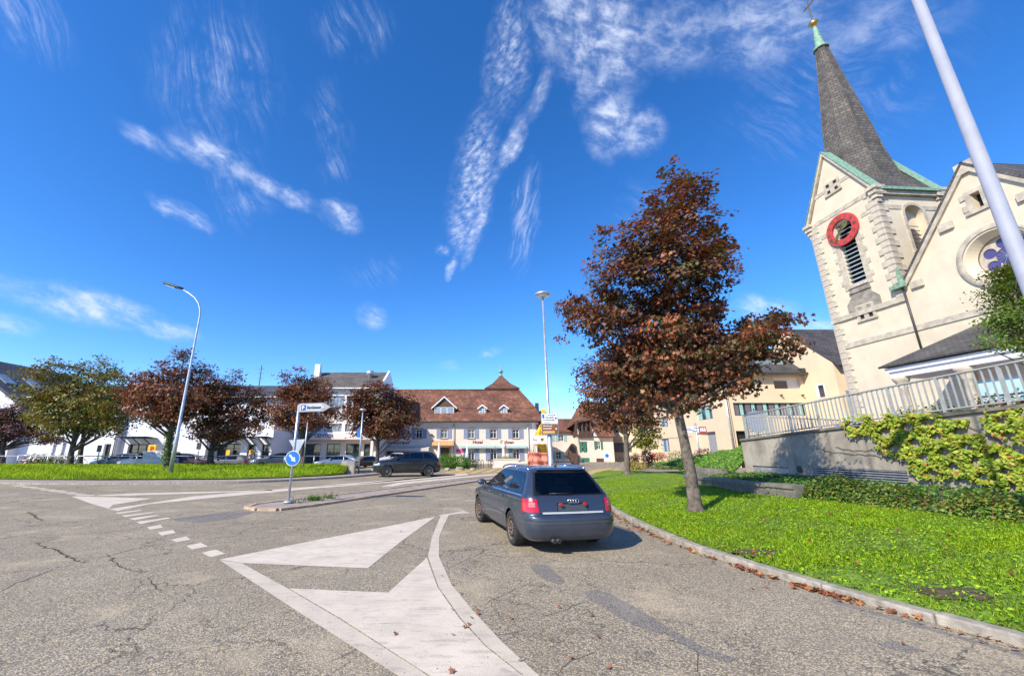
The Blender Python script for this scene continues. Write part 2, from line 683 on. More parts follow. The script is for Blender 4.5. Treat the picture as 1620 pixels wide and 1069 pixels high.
M = {}
M['asphalt'] = asphalt_mat('asphalt', (0.84, 0.82, 0.80), (0.585, 0.49, 0.355), (0.225, 0.188, 0.138), 84.0)
M['asphalt_new'] = asphalt_mat('asphalt_patch', (0.8, 0.82, 0.85), (0.37, 0.325, 0.275), (0.175, 0.155, 0.135), 90.0, False)
M['white_mark'] = paint_mark_mat('white_road_paint', (0.70, 0.59, 0.455), 0.9)
M['white_worn'] = paint_mark_mat('worn_white_road_paint', (0.64, 0.54, 0.41), 1.0)
M['yellow_mark'] = paint_mark_mat('yellow_road_paint', (0.62, 0.40, 0.10), 0.5)
M['kerb'] = mat('kerb_granite', (0.34, 0.30, 0.245), 0.85, var=0.25, scale=9, bump=0.5, fine=70, dirt=(0.14, 0.12, 0.09), dirt_amt=0.5)
M['kerb_red'] = mat('island_kerb', (0.46, 0.33, 0.22), 0.85, var=0.25, scale=6, bump=0.4, dirt=(0.2, 0.13, 0.08), dirt_amt=0.5)
M['paving'] = mat('beige_paving', (0.34, 0.275, 0.225), 0.9, var=0.2, scale=2, bump=0.4, fine=60, dirt=(0.18, 0.14, 0.11), dirt_amt=0.4)
M['soil'] = mat('soil', (0.085, 0.055, 0.035), 0.95, var=0.4, scale=12, bump=0.8, fine=35)
M['turf'] = mat('turf_soil', (0.12, 0.20, 0.02), 0.95, var=0.5, scale=5, bump=0.8, fine=30, dirt=(0.075, 0.06, 0.02), dirt_amt=0.55)
M['concrete'] = mat('old_concrete', (0.36, 0.315, 0.25), 0.9, var=0.25, scale=1.3, bump=0.5, fine=24, dirt=(0.11, 0.10, 0.085), dirt_amt=0.65, streak=0.7)
M['concrete_cap'] = mat('concrete_coping', (0.185, 0.165, 0.135), 0.9, var=0.3, scale=3, bump=0.5, dirt=(0.09, 0.08, 0.06), dirt_amt=0.7)
M['church_plaster'] = mat('church_plaster', (0.64, 0.54, 0.395), 0.9, var=0.08, scale=0.7, bump=0.35, fine=18, dirt=(0.50, 0.42, 0.31), dirt_amt=0.40, streak=0.25)
M['church_stone'] = mat('church_sandstone', (0.47, 0.405, 0.315), 0.9, var=0.22, scale=2.2, bump=0.45, fine=22, dirt=(0.22, 0.19, 0.15), dirt_amt=0.5)
M['church_stone_dark'] = mat('weathered_sandstone', (0.27, 0.235, 0.19), 0.9, var=0.3, scale=1.8, bump=0.5, dirt=(0.12, 0.11, 0.10), dirt_amt=0.6, streak=0.5)
M['yellow_plaster'] = mat('yellow_plaster', (0.72, 0.56, 0.375), 0.9, var=0.05, scale=0.6, bump=0.2, dirt=(0.58, 0.45, 0.30), dirt_amt=0.2, streak=0.12)
M['white_plaster'] = mat('white_plaster', (0.72, 0.72, 0.76), 0.85, var=0.04, scale=0.5, bump=0.12, dirt=(0.58, 0.58, 0.63), dirt_amt=0.25, streak=0.15)
M['pink_white_plaster'] = mat('warm_white_plaster', (0.74, 0.67, 0.63), 0.85, var=0.05, scale=0.5, bump=0.12, dirt=(0.60, 0.52, 0.48), dirt_amt=0.25, streak=0.15)
M['cream_plaster'] = mat('cream_plaster', (0.72, 0.615, 0.51), 0.85, var=0.06, scale=0.5, bump=0.15, dirt=(0.55, 0.46, 0.38), dirt_amt=0.3, streak=0.2)
M['brick_red_plaster'] = mat('red_brown_render', (0.42, 0.20, 0.12), 0.9, var=0.2, scale=1.2, bump=0.3)
M['white_paint'] = mat('white_paint', (0.78, 0.77, 0.75), 0.5, var=0.05)
M['grey_trim'] = mat('grey_trim', (0.30, 0.30, 0.31), 0.6, var=0.1)
M['white_render'] = mat('porch_white', (0.74, 0.74, 0.77), 0.7, var=0.05, scale=1, dirt=(0.5, 0.5, 0.52), dirt_amt=0.3, streak=0.3)
M['hotel_tiles'] = tile_mat('hotel_roof_tiles', [(0.16, 0.062, 0.036), (0.24, 0.092, 0.050), (0.29, 0.118, 0.066), (0.40, 0.19, 0.11)], 0.34, 0.30)
M['red_tiles'] = tile_mat('red_roof_tiles', [(0.16, 0.06, 0.035), (0.24, 0.10, 0.055), (0.31, 0.14, 0.085)], 0.32, 0.30)
M['brown_tiles'] = tile_mat('brown_roof_tiles', [(0.15, 0.06, 0.033), (0.22, 0.085, 0.045), (0.30, 0.13, 0.07)], 0.32, 0.32)
M['dark_tiles'] = tile_mat('dark_roof_tiles', [(0.065, 0.058, 0.06), (0.085, 0.076, 0.078), (0.11, 0.10, 0.10)], 0.40, 0.34)
M['grey_tiles'] = tile_mat('grey_brown_roof_tiles', [(0.12, 0.10, 0.088), (0.155, 0.128, 0.11), (0.20, 0.165, 0.14)], 0.40, 0.36)
M['blue_slate'] = tile_mat('blue_grey_slate', [(0.065, 0.07, 0.085), (0.085, 0.09, 0.11), (0.10, 0.11, 0.13)], 0.5, 0.4)
M['spire_slate'] = tile_mat('spire_slate', [(0.085, 0.075, 0.067), (0.12, 0.105, 0.092), (0.16, 0.14, 0.12)], 0.42, 0.30, moss=(0.20, 0.19, 0.09))
M['porch_slate'] = tile_mat('porch_slate', [(0.075, 0.07, 0.066), (0.105, 0.095, 0.088), (0.14, 0.128, 0.118)], 0.3, 0.22, moss=(0.15, 0.15, 0.09))
M['verdigris'] = mat('verdigris_copper', (0.20, 0.34, 0.24), 0.7, var=0.3, scale=5, dirt=(0.13, 0.2, 0.13), dirt_amt=0.5)
M['gold'] = mat('gilded_metal', (0.55, 0.36, 0.10), 0.35, 0.9, var=0.15)
M['galv'] = mat('galvanised_steel', (0.52, 0.53, 0.57), 0.42, 0.65, var=0.18, scale=4, bump=0.1, dirt=(0.36, 0.36, 0.38), dirt_amt=0.4)
M['lamp_grey'] = mat('lamp_post_grey', (0.30, 0.31, 0.37), 0.62, 0.0, var=0.08, scale=3)
M['pale_rail'] = mat('pale_rail_paint', (0.40, 0.40, 0.365), 0.5, 0.2, var=0.12, scale=4, dirt=(0.35, 0.33, 0.28), dirt_amt=0.4)
M['sign_alu'] = mat('aluminium', (0.55, 0.55, 0.56), 0.4, 0.7, var=0.1)
M['black'] = mat('black_rubber', (0.018, 0.018, 0.019), 0.75, var=0.2)
M['black_gloss'] = mat('black_plastic', (0.012, 0.012, 0.013), 0.35, var=0.1)
M['dark_grey'] = mat('dark_grey_metal', (0.06, 0.062, 0.068), 0.5, 0.3, var=0.1)
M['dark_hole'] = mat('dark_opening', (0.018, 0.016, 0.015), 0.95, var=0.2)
M['win_glass'] = glass_mat('window_glass', (0.030, 0.036, 0.045))
M['win_green'] = glass_mat('green_window_glass', (0.018, 0.05, 0.055))
M['win_pale'] = glass_mat('curtained_window_glass', (0.26, 0.30, 0.34), var=0.35)
M['shutter_blue'] = mat('grey_blue_shutter', (0.235, 0.27, 0.375), 0.6, var=0.1, scale=6)
M['shutter_green'] = mat('green_shutter', (0.02, 0.19, 0.095), 0.6, var=0.15)
M['shutter_mint'] = mat('mint_shutter', (0.30, 0.50, 0.47), 0.6, var=0.1)
M['rolladen'] = mat('grey_roller_blind', (0.15, 0.13, 0.145), 0.6, var=0.08)
M['curtain_green'] = mat('pale_green_curtain', (0.28, 0.50, 0.44), 0.8, var=0.15)
M['curtain_blue'] = mat('pale_blue_curtain', (0.30, 0.50, 0.66), 0.8, var=0.15)
M['frame_brown'] = mat('sandstone_surround', (0.36, 0.20, 0.135), 0.8, var=0.15)
M['timber'] = mat('dark_timber', (0.085, 0.05, 0.034), 0.8, var=0.3, scale=7)
M['wood_brown'] = mat('brown_wood', (0.10, 0.055, 0.035), 0.7, var=0.25, scale=5)
M['red_clock'] = mat('red_clock_ring', (0.52, 0.045, 0.045), 0.5, var=0.1)
M['louvre_blue'] = mat('blue_grey_louvre', (0.32, 0.38, 0.42), 0.6, var=0.1)
M['sign_blue'] = mat('sign_blue', (0.012, 0.16, 0.62), 0.4, var=0.05)
M['sign_dkblue'] = mat('parking_blue', (0.02, 0.05, 0.30), 0.4, var=0.05)
M['sign_white'] = mat('sign_white', (0.76, 0.77, 0.78), 0.4, var=0.03)
M['sign_grey'] = mat('sign_grey_white', (0.42, 0.46, 0.50), 0.5, var=0.05)
M['sign_brown'] = mat('sign_brown', (0.25, 0.085, 0.035), 0.45, var=0.08)
M['sign_cream'] = mat('sign_cream', (0.62, 0.40, 0.15), 0.45, var=0.08)
M['sign_text'] = mat('sign_dark_text', (0.03, 0.04, 0.06), 0.5, var=0.05)
M['letter_red'] = mat('dark_red_lettering', (0.22, 0.03, 0.035), 0.6, var=0.1)
M['letter_grey'] = mat('blue_grey_lettering', (0.20, 0.23, 0.33), 0.5, var=0.1)
M['sign_green'] = mat('sign_green', (0.01, 0.20, 0.10), 0.5)
M['pink'] = mat('pink_print', (0.62, 0.05, 0.25), 0.5, var=0.1)
M['red'] = mat('red_plastic', (0.50, 0.02, 0.02), 0.4, var=0.1)
M['post_yellow'] = mat('bright_yellow', (0.80, 0.50, 0.015), 0.5, var=0.06)
M['tarp_yellow'] = mat('yellow_tarpaulin', (0.78, 0.46, 0.02), 0.65, var=0.12, scale=2)
M['net_red'] = mat('orange_red_netting', (0.66, 0.22, 0.14), 0.8, var=0.3, scale=5)
M['orange_sign'] = mat('orange_sign', (0.75, 0.25, 0.01), 0.5, var=0.05)
M['awn_beige'] = mat('awning_beige', (0.58, 0.50, 0.45), 0.8, var=0.08)
M['awn_tan'] = mat('tan_tiled_hood', (0.52, 0.30, 0.13), 0.7, var=0.2, scale=5)
M['awn_green'] = mat('pale_green_awning', (0.32, 0.43, 0.42), 0.7, var=0.1)
M['canvas'] = mat('white_canvas', (0.74, 0.72, 0.70), 0.8, var=0.05)
M['stone'] = mat('boulder_stone', (0.36, 0.29, 0.22), 0.9, var=0.3, scale=4, bump=0.6)
M['bark'] = mat('tree_bark', (0.125, 0.098, 0.076), 0.95, var=0.45, scale=9, bump=0.9, fine=26, dirt=(0.24, 0.21, 0.17), dirt_amt=0.6)
M['bark_dark'] = mat('dark_bark', (0.085, 0.068, 0.058), 0.95, var=0.4, scale=8, bump=0.8, fine=20)
M['leaf'] = leaf_mat('leaves', 0.25, 0.5)
M['grass'] = leaf_mat('grass_blades', 0.35, 0.55)
M['dry_leaf'] = mat('dry_leaf', (0.26, 0.095, 0.04), 0.75, var=0.4, scale=30)
M['skin'] = mat('skin', (0.55, 0.35, 0.26), 0.6)
M['cloth_lilac'] = mat('pale_lilac_cloth', (0.55, 0.50, 0.62), 0.8)
M['cloth_dark'] = mat('dark_cloth', (0.03, 0.03, 0.04), 0.8)
M['glass_canopy'] = clear_glass('canopy_glass', (0.72, 0.86, 0.84), 0.12)
M['rose_glass'] = glass_mat('purple_stained_glass', (0.075, 0.06, 0.17), 0.2, 0.6)
M['rust_wheel'] = mat('rusty_steel_wheel', (0.17, 0.115, 0.088), 0.7, 0.3, var=0.3, scale=12)
M['door_blue'] = mat('pale_blue_door', (0.42, 0.60, 0.68), 0.5, var=0.08)
M['pink_flower'] = mat('pink_petals', (0.65, 0.12, 0.18), 0.7)
# ------------------------------------------------------------------ scatter helpers
rng = np.random.default_rng(7)
R = random.Random(11)


def rot_from(normals, spin):
    """rotation matrices taking +Z to each normal, then spun about it"""
    n = normals / np.linalg.norm(normals, axis=1, keepdims=True)
    ref = np.where(np.abs(n[:, 2:3]) < 0.95, np.array([[0, 0, 1.0]]), np.array([[1.0, 0, 0]]))
    a = np.cross(ref, n)
    a /= np.linalg.norm(a, axis=1, keepdims=True)
    b = np.cross(n, a)
    c, s = np.cos(spin)[:, None], np.sin(spin)[:, None]
    u = a * c + b * s
    w = -a * s + b * c
    return np.stack([u, w, n], axis=2)


def scatter(name, tv, tf, pos, rotm, scale, tint, material, parent=None):
    """one mesh of many small copies of a template (tv verts, tf equal-sided faces)"""
    tv = np.asarray(tv, float)
    tf = np.asarray(tf, int)
    N, K = len(pos), len(tv)
    v = np.einsum('nij,kj->nki', rotm, tv) * np.asarray(scale)[:, None, None] + pos[:, None, :]
    v = v.reshape(-1, 3)
    f = (tf[None] + (np.arange(N) * K)[:, None, None]).reshape(-1, tf.shape[1])
    me = bpy.data.meshes.new(name)
    me.vertices.add(len(v))
    me.vertices.foreach_set('co', v.astype(np.float32).ravel())
    nl = f.size
    me.loops.add(nl)
    me.loops.foreach_set('vertex_index', f.astype(np.int32).ravel())
    me.polygons.add(len(f))
    me.polygons.foreach_set('loop_start', np.arange(0, nl, f.shape[1], dtype=np.int32))
    at = me.attributes.new('tint', 'FLOAT_COLOR', 'POINT')
    c = np.ones((N, K, 4), np.float32)
    c[:, :, :3] = tint[:, None, :]
    at.data.foreach_set('color', c.ravel())
    me.materials.append(material)
    me.update(calc_edges=True)
    o = bpy.data.objects.new(name, me)
    COL.objects.link(o)
    if parent is not None:
        o.parent = parent
    return o


def palette(n, cols, weights, jitter=0.25, seed=None):
    r = rng if seed is None else np.random.default_rng(seed)
    cols = np.asarray(cols, float)
    w = np.asarray(weights, float)
    idx = r.choice(len(cols), n, p=w / w.sum())
    c = cols[idx] * (1 + (r.random((n, 1)) - 0.5) * 2 * jitter)
    return np.clip(c * (1 + (r.random((n, 3)) - 0.5) * 0.2), 0.002, 0.9)


# maple leaf: five lobes folded a little along the midrib
_ml = [(0, -.10), (.34, -.30), (.26, -.02), (.52, .14), (.24, .22), (.0, .62), (-.24, .22), (-.52, .14), (-.26, -.02), (-.34, -.30)]
MAPLE_V = [(x, y, 0.10 * abs(x) - 0.12 * max(0, y - .2)) for x, y in _ml] + [(0, 0.08, -0.02)]
MAPLE_F = [(10, i, (i + 1) % 10) for i in range(10)]
QUAD_V = [(0, -.42, 0), (.36, .02, .06), (0, .52, -.04), (-.36, .02, .06)]
QUAD_F = [(0, 1, 2, 3)]
IVY_V = [(0, -.35, 0), (.42, -.12, .05), (.30, .22, .03), (0, .55, -.06), (-.30, .22, .03), (-.42, -.12, .05)]
IVY_F = [(0, 1, 2, 3, 4, 5)]
BLADE_V = [(-.055, 0, 0), (.055, 0, 0), (.035, .09, .55), (0, .32, 1.0), (-.035, .09, .55)]
BLADE_F = [(0, 1, 2, 3, 4)]

# ------------------------------------------------------------------ ground, road, markings


def sheet(name, pts, z, material, parent=None, thick=0.0):
    b = MB()
    if thick:
        b.prism([(p[0], p[1], z - thick) for p in pts], (0, 0, thick))
    else:
        b.poly([(p[0], p[1], z) for p in pts])
    o = b.build(name, material, parent)
    return o


b = MB()
nseg = 48
b.poly([(2500 * math.cos(2 * math.pi * k / nseg), 2500 * math.sin(2 * math.pi * k / nseg), -0.30) for k in range(nseg)])
M['field'] = mat('far_ground', (0.20, 0.19, 0.16), 0.95, var=0.3, scale=0.05)
ground = struct(b.build('ground', M['field']))
road = struct(sheet('road', [(-110, -25), (70, -25), (70, 130), (-110, 130)], 0.0, M['asphalt']))


def px_poly(pts, z):
    return [tuple(G(x, y, z)) for x, y in pts]


MARK_Z = 0.004


def marking(name, pts, material, z=MARK_Z):
    """painted shape traced from the survey, triangulated so that concave shapes fill"""
    bm = bmesh.new()
    vs = [bm.verts.new((p[0], p[1], z)) for p in px_poly(pts, 0.0)]
    f = bm.faces.new(vs)
    f.normal_update()
    if f.normal.z < 0:
        f.normal_flip()
    bmesh.ops.triangulate(bm, faces=[f])
    me = bpy.data.meshes.new(name)
    bm.to_mesh(me)
    bm.free()
    me.materials.append(material)
    o = bpy.data.objects.new(name, me)
    COL.objects.link(o)
    o.parent = road
    return o


# near chevron island painted on the road
marking('chevron_border', [(346.7, 885.4), (383, 891), (452, 929), (538.5, 980), (677, 1069), (795, 1146), (756, 1146), (630, 1069), (480, 973)], M['white_worn'])
marking('chevron_triangle', [(347.5, 884.9), (500, 854), (600, 835), (690, 816.5), (640, 852), (582, 898.6), (480, 894.5), (384, 890.6)], M['white_mark'])
marking('chevron_edge_band', [(692, 815.2), (722, 810), (733, 808), (746, 811.5), (728, 812), (710, 814.6), (703, 829), (695, 849), (694.5, 880), (714.8, 925), (749, 966.7), (794, 1015), (853, 1069), (945, 1146),
                              (915, 1146), (829, 1069), (770, 1022), (728.6, 977), (694, 928.6), (677, 880), (683.5, 849), (697, 816)], M['white_worn'])
marking('chevron_field', [(457, 930.5), (535, 934), (614.5, 937), (645, 909), (675.2, 882), (692.5, 929), (727, 978), (768.5, 1023), (827, 1069), (912, 1146), (799, 1146), (680, 1069), (541, 979.5)], M['white_mark'])
for q in ([(232, 834), (254, 829.7), (258, 834), (238, 838)], [(249.4, 842), (273, 838), (278.4, 842.7), (256, 847.3)],
          [(270.4, 853.5), (294.8, 848), (301.5, 853.5), (279.3, 857.5)], [(294, 863.3), (318, 858.4), (329.3, 864.3), (304, 869)],
          [(318.8, 874.4), (341, 869), (356.8, 875.7), (333.3, 881.2)]):
    marking('dash', q, M['white_mark'])
for q in ([(215.4, 825.4), (267, 818), (268.5, 819.5), (222.8, 828.8)], [(203.7, 820), (250, 814), (252, 815), (213, 822.5)],
          [(192, 815.2), (240, 810), (243, 811), (198, 817.4)], [(182, 811), (222, 806.3), (224, 807.3), (188, 812.8)]):
    marking('hatch_stripe', q, M['white_mark'])
for k in range(8):
    x0, y0 = 18 + 14.2 * k, 767.6 + 2.15 * k
    marking('hatch_stripe', [(x0, y0), (x0 + 20 + 1.4 * k, y0 - 0.2), (x0 + 28 + 1.4 * k, y0 + 1.0), (x0 + 6, y0 + 1.3)], M['white_mark'])
marking('far_chevron', [(113, 784.9), (126, 784.8), (240, 788.2), (178, 798.6), (172, 804.6), (140, 795)], M['white_mark'])
marking('far_chevron_band', [(172.5, 804.9), (240, 795), (300, 785.5), (383, 778), (480, 770.5), (560, 765.8), (640, 757.2), (740, 748), (740, 751), (640, 761.0), (500, 772.2), (340, 786.8), (236, 797.2), (186, 808)], M['white_mark'])
marking('far_chevron_line', [(131, 784.3), (200, 780.6), (300, 778.0), (385, 776.2), (430, 774.2), (432, 775.6), (382, 777.7), (300, 780.6), (200, 783.6)], M['white_mark'])
marking('edge_line', [(-60, 760.4), (0, 761.4), (154, 763.4), (256, 762.9), (400, 760.0), (500, 756.4), (500, 757.6), (400, 761.4), (256, 764.7), (154, 765.3), (0, 763.0), (-60, 762)], M['white_worn'])
marking('lane_line', [(501, 767.8), (570, 763.0), (629, 757.8), (720, 749.6), (720, 751.2), (629, 760), (570, 765.2)], M['white_mark'])
marking('lane_line', [(601, 769.5), (629, 763.3), (720, 754.6), (800, 747.5), (800, 749.3), (720, 756.8), (640, 765.5), (622, 769)], M['white_mark'])
# yellow pedestrian stripes
for q in ([(700, 747.4), (733, 742.0), (741, 742.2), (710, 748.6)], [(716, 748.4), (749, 741.8), (757, 741.8), (730, 748.8)], [(737, 748.8), (765, 741.4), (773, 741.2), (752, 748.4)],
          [(759, 748.0), (781, 741.0), (789, 740.8), (774, 747.4)], [(781, 747), (797, 740.6), (805, 740.4), (796, 746.4)],
          [(925, 746.8), (962, 740.2), (972, 740.2), (932, 750.5)], [(934, 751.0), (975, 741.0), (984, 741.0), (941, 755)], [(930, 745.4), (948, 741.0), (956, 740.6), (928, 746.6)]):
    marking('crossing_stripe', q, M['yellow_mark'])
# darker mended strips and stains with outlines of their own
for q in ([(838, 893), (862, 893), (878, 905), (893, 917), (886, 925), (862, 917), (846, 905)],
          [(924, 937), (944, 932), (968, 940), (985, 950), (1010, 962), (1040, 981), (1060, 994), (1048, 1003), (1018, 994), (985, 980), (955, 960), (930, 948)],
          [(1050, 1000), (1070, 998), (1110, 1022), (1170, 1043), (1150, 1047), (1100, 1030)],
          [(270, 821), (340, 812), (395, 809), (400, 811), (372, 820), (320, 826), (285, 825)],
          [(1385, 1016), (1410, 1012), (1440, 1020), (1470, 1030), (1440, 1032), (1405, 1026)]):
    marking('mended_patch', q, M['asphalt_new'], 0.002)
M['crack'] = mat('open_crack', (0.055, 0.047, 0.038), 0.95, var=0.3)


def crack(pts, w):
    w *= .55
    bb = MB()
    P = [G(x, y, 0.0025) for x, y in pts]
    rr = random.Random(len(pts) * 13 + int(pts[0][0]))
    fine = []
    for a, c in zip(P, P[1:]):
        n = max(2, int((c - a).length / 0.12))
        for k in range(n):
            t = k / n
            p = a.lerp(c, t)
            fine.append(p + Vector((rr.uniform(-1, 1), rr.uniform(-1, 1), 0)) * 0.03)
    fine.append(P[-1])
    for k in range(len(fine) - 1):
        a, c = fine[k], fine[k + 1]
        d = (c - a).normalized()
        s = Vector((-d.y, d.x, 0))
        wa = w * (0.25 + 0.75 * math.sin(math.pi * k / len(fine))) * rr.uniform(.5, 1.2)
        wb = w * (0.25 + 0.75 * math.sin(math.pi * (k + 1) / len(fine))) * 0.9
        bb.poly([a - s * wa / 2, a + s * wa / 2, c + s * wb / 2, c - s * wb / 2])
    bb.build('crack', M['crack'], road)
    return fine


weed_spots = []
for pts, w in (([(58, 858), (72, 866), (88, 869), (104, 879), (118, 886), (134, 889)], 0.07), ([(60, 858), (95, 851)], 0.035), ([(0, 935), (24, 921), (50, 914), (85, 900)], 0.03),
               ([(45, 810), (58, 818), (68, 823)], 0.09), ([(0, 797), (50, 790), (80, 787)], 0.06), ([(118, 886), (170, 880), (215, 867), (262, 857)], 0.028),
               ([(172, 876), (184, 890), (198, 901), (224, 904)], 0.04), ([(238, 910), (240, 922), (256, 934)], 0.03), ([(85, 848), (180, 841), (260, 829)], 0.025),
               ([(700, 905), (730, 888), (752, 880), (775, 866)], 0.014), ([(720, 975), (800, 940), (850, 915)], 0.012), ([(770, 945), (790, 975), (830, 995)], 0.012),
               ([(860, 975), (930, 950)], 0.015), ([(1050, 1010), (1100, 1025), (1108, 1069)], 0.015), ([(880, 1069), (905, 1042), (940, 1030)], 0.012),
               ([(500, 1055), (555, 1030), (590, 1010)], 0.01), ([(1180, 935), (1235, 915), (1300, 925)], 0.01), ([(270, 822), (320, 816), (375, 808), (395, 804)], 0.06)):
    weed_spots.append((crack(pts, w), w))

# ------------------------------------------------------------------ lawns
KERB = [(7.0, -3.0), (6.3, 0.3), (5.6, 2.0), (5.05, 3.15), (4.66, 4.06), (4.17, 5.5), (3.86, 6.7), (3.70, 7.8), (3.72, 10.0), (3.95, 12.7), (4.9, 18.0), (6.6, 25.0), (8.9, 31.5), (11.0, 35.5)]


def resample(pts, step):
    P = [Vector((*p, 0)) if len(p) == 2 else Vector(p) for p in pts]
    # Catmull-Rom, then even spacing
    dense = []
    for i in range(len(P) - 1):
        p0, p1, p2, p3 = P[max(i - 1, 0)], P[i], P[i + 1], P[min(i + 2, len(P) - 1)]
        for k in range(20):
            t = k / 20
            dense.append(0.5 * ((2 * p1) + (p2 - p0) * t + (2 * p0 - 5 * p1 + 4 * p2 - p3) * t * t + (3 * p1 - p0 - 3 * p2 + p3) * t ** 3))
    dense.append(P[-1])
    out = [dense[0]]
    acc = 0
    for a, c in zip(dense, dense[1:]):
        L = (c - a).length
        while acc + L >= step:
            t = (step - acc) / L
            a = a.lerp(c, t)
            out.append(a.copy())
            L = (c - a).length
            acc = 0
        acc += L
    return out


kerb_line = resample(KERB, 0.25)
KX = np.array([p.x for p in kerb_line])
KY = np.array([p.y for p in kerb_line])


def kerb_x(y):
    return np.interp(y, KY, KX)


WALL_X = 12.5
# front of the low wall and hedge: x for each y
HEDGE = [(10.6, -3.0), (10.0, 2.0), (9.45, 5.0), (9.2, 7.0), (8.7, 10.0), (8.15, 12.0), (8.6, 15.0), (9.35, 18.8)]
HX = np.array([p[0] for p in HEDGE])
HY = np.array([p[1] for p in HEDGE])


def lawn_z(x, y):
    d = np.clip((np.asarray(x) - kerb_x(y)) / 4.6, 0, 1)
    rise = np.interp(y, [-3, 12, 17, 24, 36], [0.30, 0.30, 0.24, 0.14, 0.06])
    lump = 0.02 * np.sin(np.asarray(x) * 1.7 + 0.6) * np.sin(np.asarray(y) * 1.3)
    return 0.105 + rise * d * d * (3 - 2 * d) + lump * np.clip(d * 4, 0, 1)


def lawn_right_edge(y):
    return np.where(y < 18.8, np.interp(y, HY, HX) + 0.6, np.interp(y, [18.8, 21, 27, 33, 35.5], [9.95, 11.2, 13.2, 12.8, 11.2]))


bb = MB()
ys = np.arange(-3.0, 35.5, 0.4)
ns = 22
for y in ys:
    xa, xb = float(kerb_x(y)) + 0.125, float(lawn_right_edge(np.array(y)))
    for k in range(ns + 1):
        x = xa + (xb - xa) * k / ns
        bb.v.append((x, float(y), float(lawn_z(x, y)) - (.045 if k == 0 else 0)))
for i in range(len(ys) - 1):
    for k in range(ns):
        a = i * (ns + 1) + k
        bb.f.append([a, a + 1, a + ns + 2, a + ns + 1])
        bb.m.append(0)
        bb.s.append(True)
lawn = struct(bb.build('lawn', M['turf']))

# kerb of single granite stones along the right lawn
kerb = struct(MB().build('kerb', M['kerb']))
stones = resample(KERB, 1.0)
rk = random.Random(5)
for a, c in zip(stones, stones[1:]):
    if a.y > 34 or a.y < -2:
        continue
    d = (c - a).normalized()
    nrm = Vector((d.y, -d.x, 0))
    q = MB()
    L = (c - a).length - 0.012
    j = rk.uniform(-0.006, 0.006)
    q.box(0, L, -0.135, 0.015, -0.05, 0.085 + j)
    o = q.build('kerb_stone', M['kerb'], kerb, loc=tuple(a + nrm * j), rotz=math.atan2(d.y, d.x))
    bevel(o, 0.018, 2)
# gutter strip of small flat slabs at the near end
for k in range(7):
    a = Vector((4.10 + 0.0, 5.2, 0)).lerp(Vector((4.95, 3.1, 0)), k / 7)
    d = Vector((0.85, -2.1, 0)).normalized()
    q = MB()
    q.box(0, 0.30, -0.20, -0.09, -0.02, 0.006)
    q.build('gutter_slab', M['asphalt_new'], kerb, loc=tuple(a - Vector((d.y, -d.x, 0)) * 0.0), rotz=math.atan2(d.y, d.x))

# far verge: a low bank between the road and the car park
FRONT = [(-60, 25.5), (-44, 24.0), (-27.6, 24.3), (-23.5, 23.6), (-16.5, 24.0), (-12.9, 24.6), (-10.4, 26.6), (-8.6, 29.6)]
front_line = resample(FRONT, 0.8)
BACK_Y = lambda x: np.interp(x, [-60, -30, -12, -8.6], [31.0, 31.0, 31.6, 30.2])


def berm_z(t):
    return 0.13 + 0.50 * (np.sin(np.clip(t, 0, 1) * math.pi * 0.5) ** 1.3)


bb = MB()
for p in front_line:
    yb = float(BACK_Y(p.x))
    for k in range(13):
        t = k / 12
        bb.v.append((p.x, p.y + 0.15 + (yb - p.y - 0.15) * t, float(berm_z(t))))
    bb.v.append((p.x, yb + 0.25, 0.02))
for i in range(len(front_line) - 1):
    for k in range(13):
        a = i * 14 + k
        bb.f.append([a, a + 14, a + 15, a + 1])
        bb.m.append(0)
        bb.s.append(True)
verge = struct(bb.build('verge', M['turf']))

# pavement band with its kerb in front of the verge
EDGE = [(-60, 23.6), (-44, 22.2), (-27.3, 22.4), (-20.5, 21.6), (-15.5, 21.9), (-12.0, 22.7), (-9.2, 25.4), (-7.7, 27.9), (-6.0, 32.5)]
edge_line = resample(EDGE, 1.0)
inner = resample([(x - 0.5, y + (2.0 if x < -13 else 1.9)) for x, y in EDGE[:-2]] + [(-8.3, 30.2), (-7.2, 33.5)], 1.0)
bb = MB()
n = min(len(edge_line), len(inner))
for i in range(n - 1):
    t0, t1 = i / (n - 1), (i + 1) / (n - 1)
    a, c = edge_line[i], edge_line[i + 1]
    i0 = inner[min(int(t0 * (len(inner) - 1)), len(inner) - 1)]
    i1 = inner[min(int(t1 * (len(inner) - 1)), len(inner) - 1)]
    bb.poly([(a.x, a.y, 0.09), (c.x, c.y, 0.09), (i1.x, i1.y, 0.09), (i0.x, i0.y, 0.09)])
pavement = struct(bb.build('pavement', M['paving']))
for i in range(n - 1):
    a, c = edge_line[i], edge_line[i + 1]
    if a.x < -36:
        continue
    d = (c - a).normalized()
    q = MB()
    q.box(0, (c - a).length - 0.015, -0.02, 0.14, -0.05, 0.10)
    q.build('kerb_stone', M['kerb'], pavement, loc=tuple(a), rotz=math.atan2(d.y, d.x))

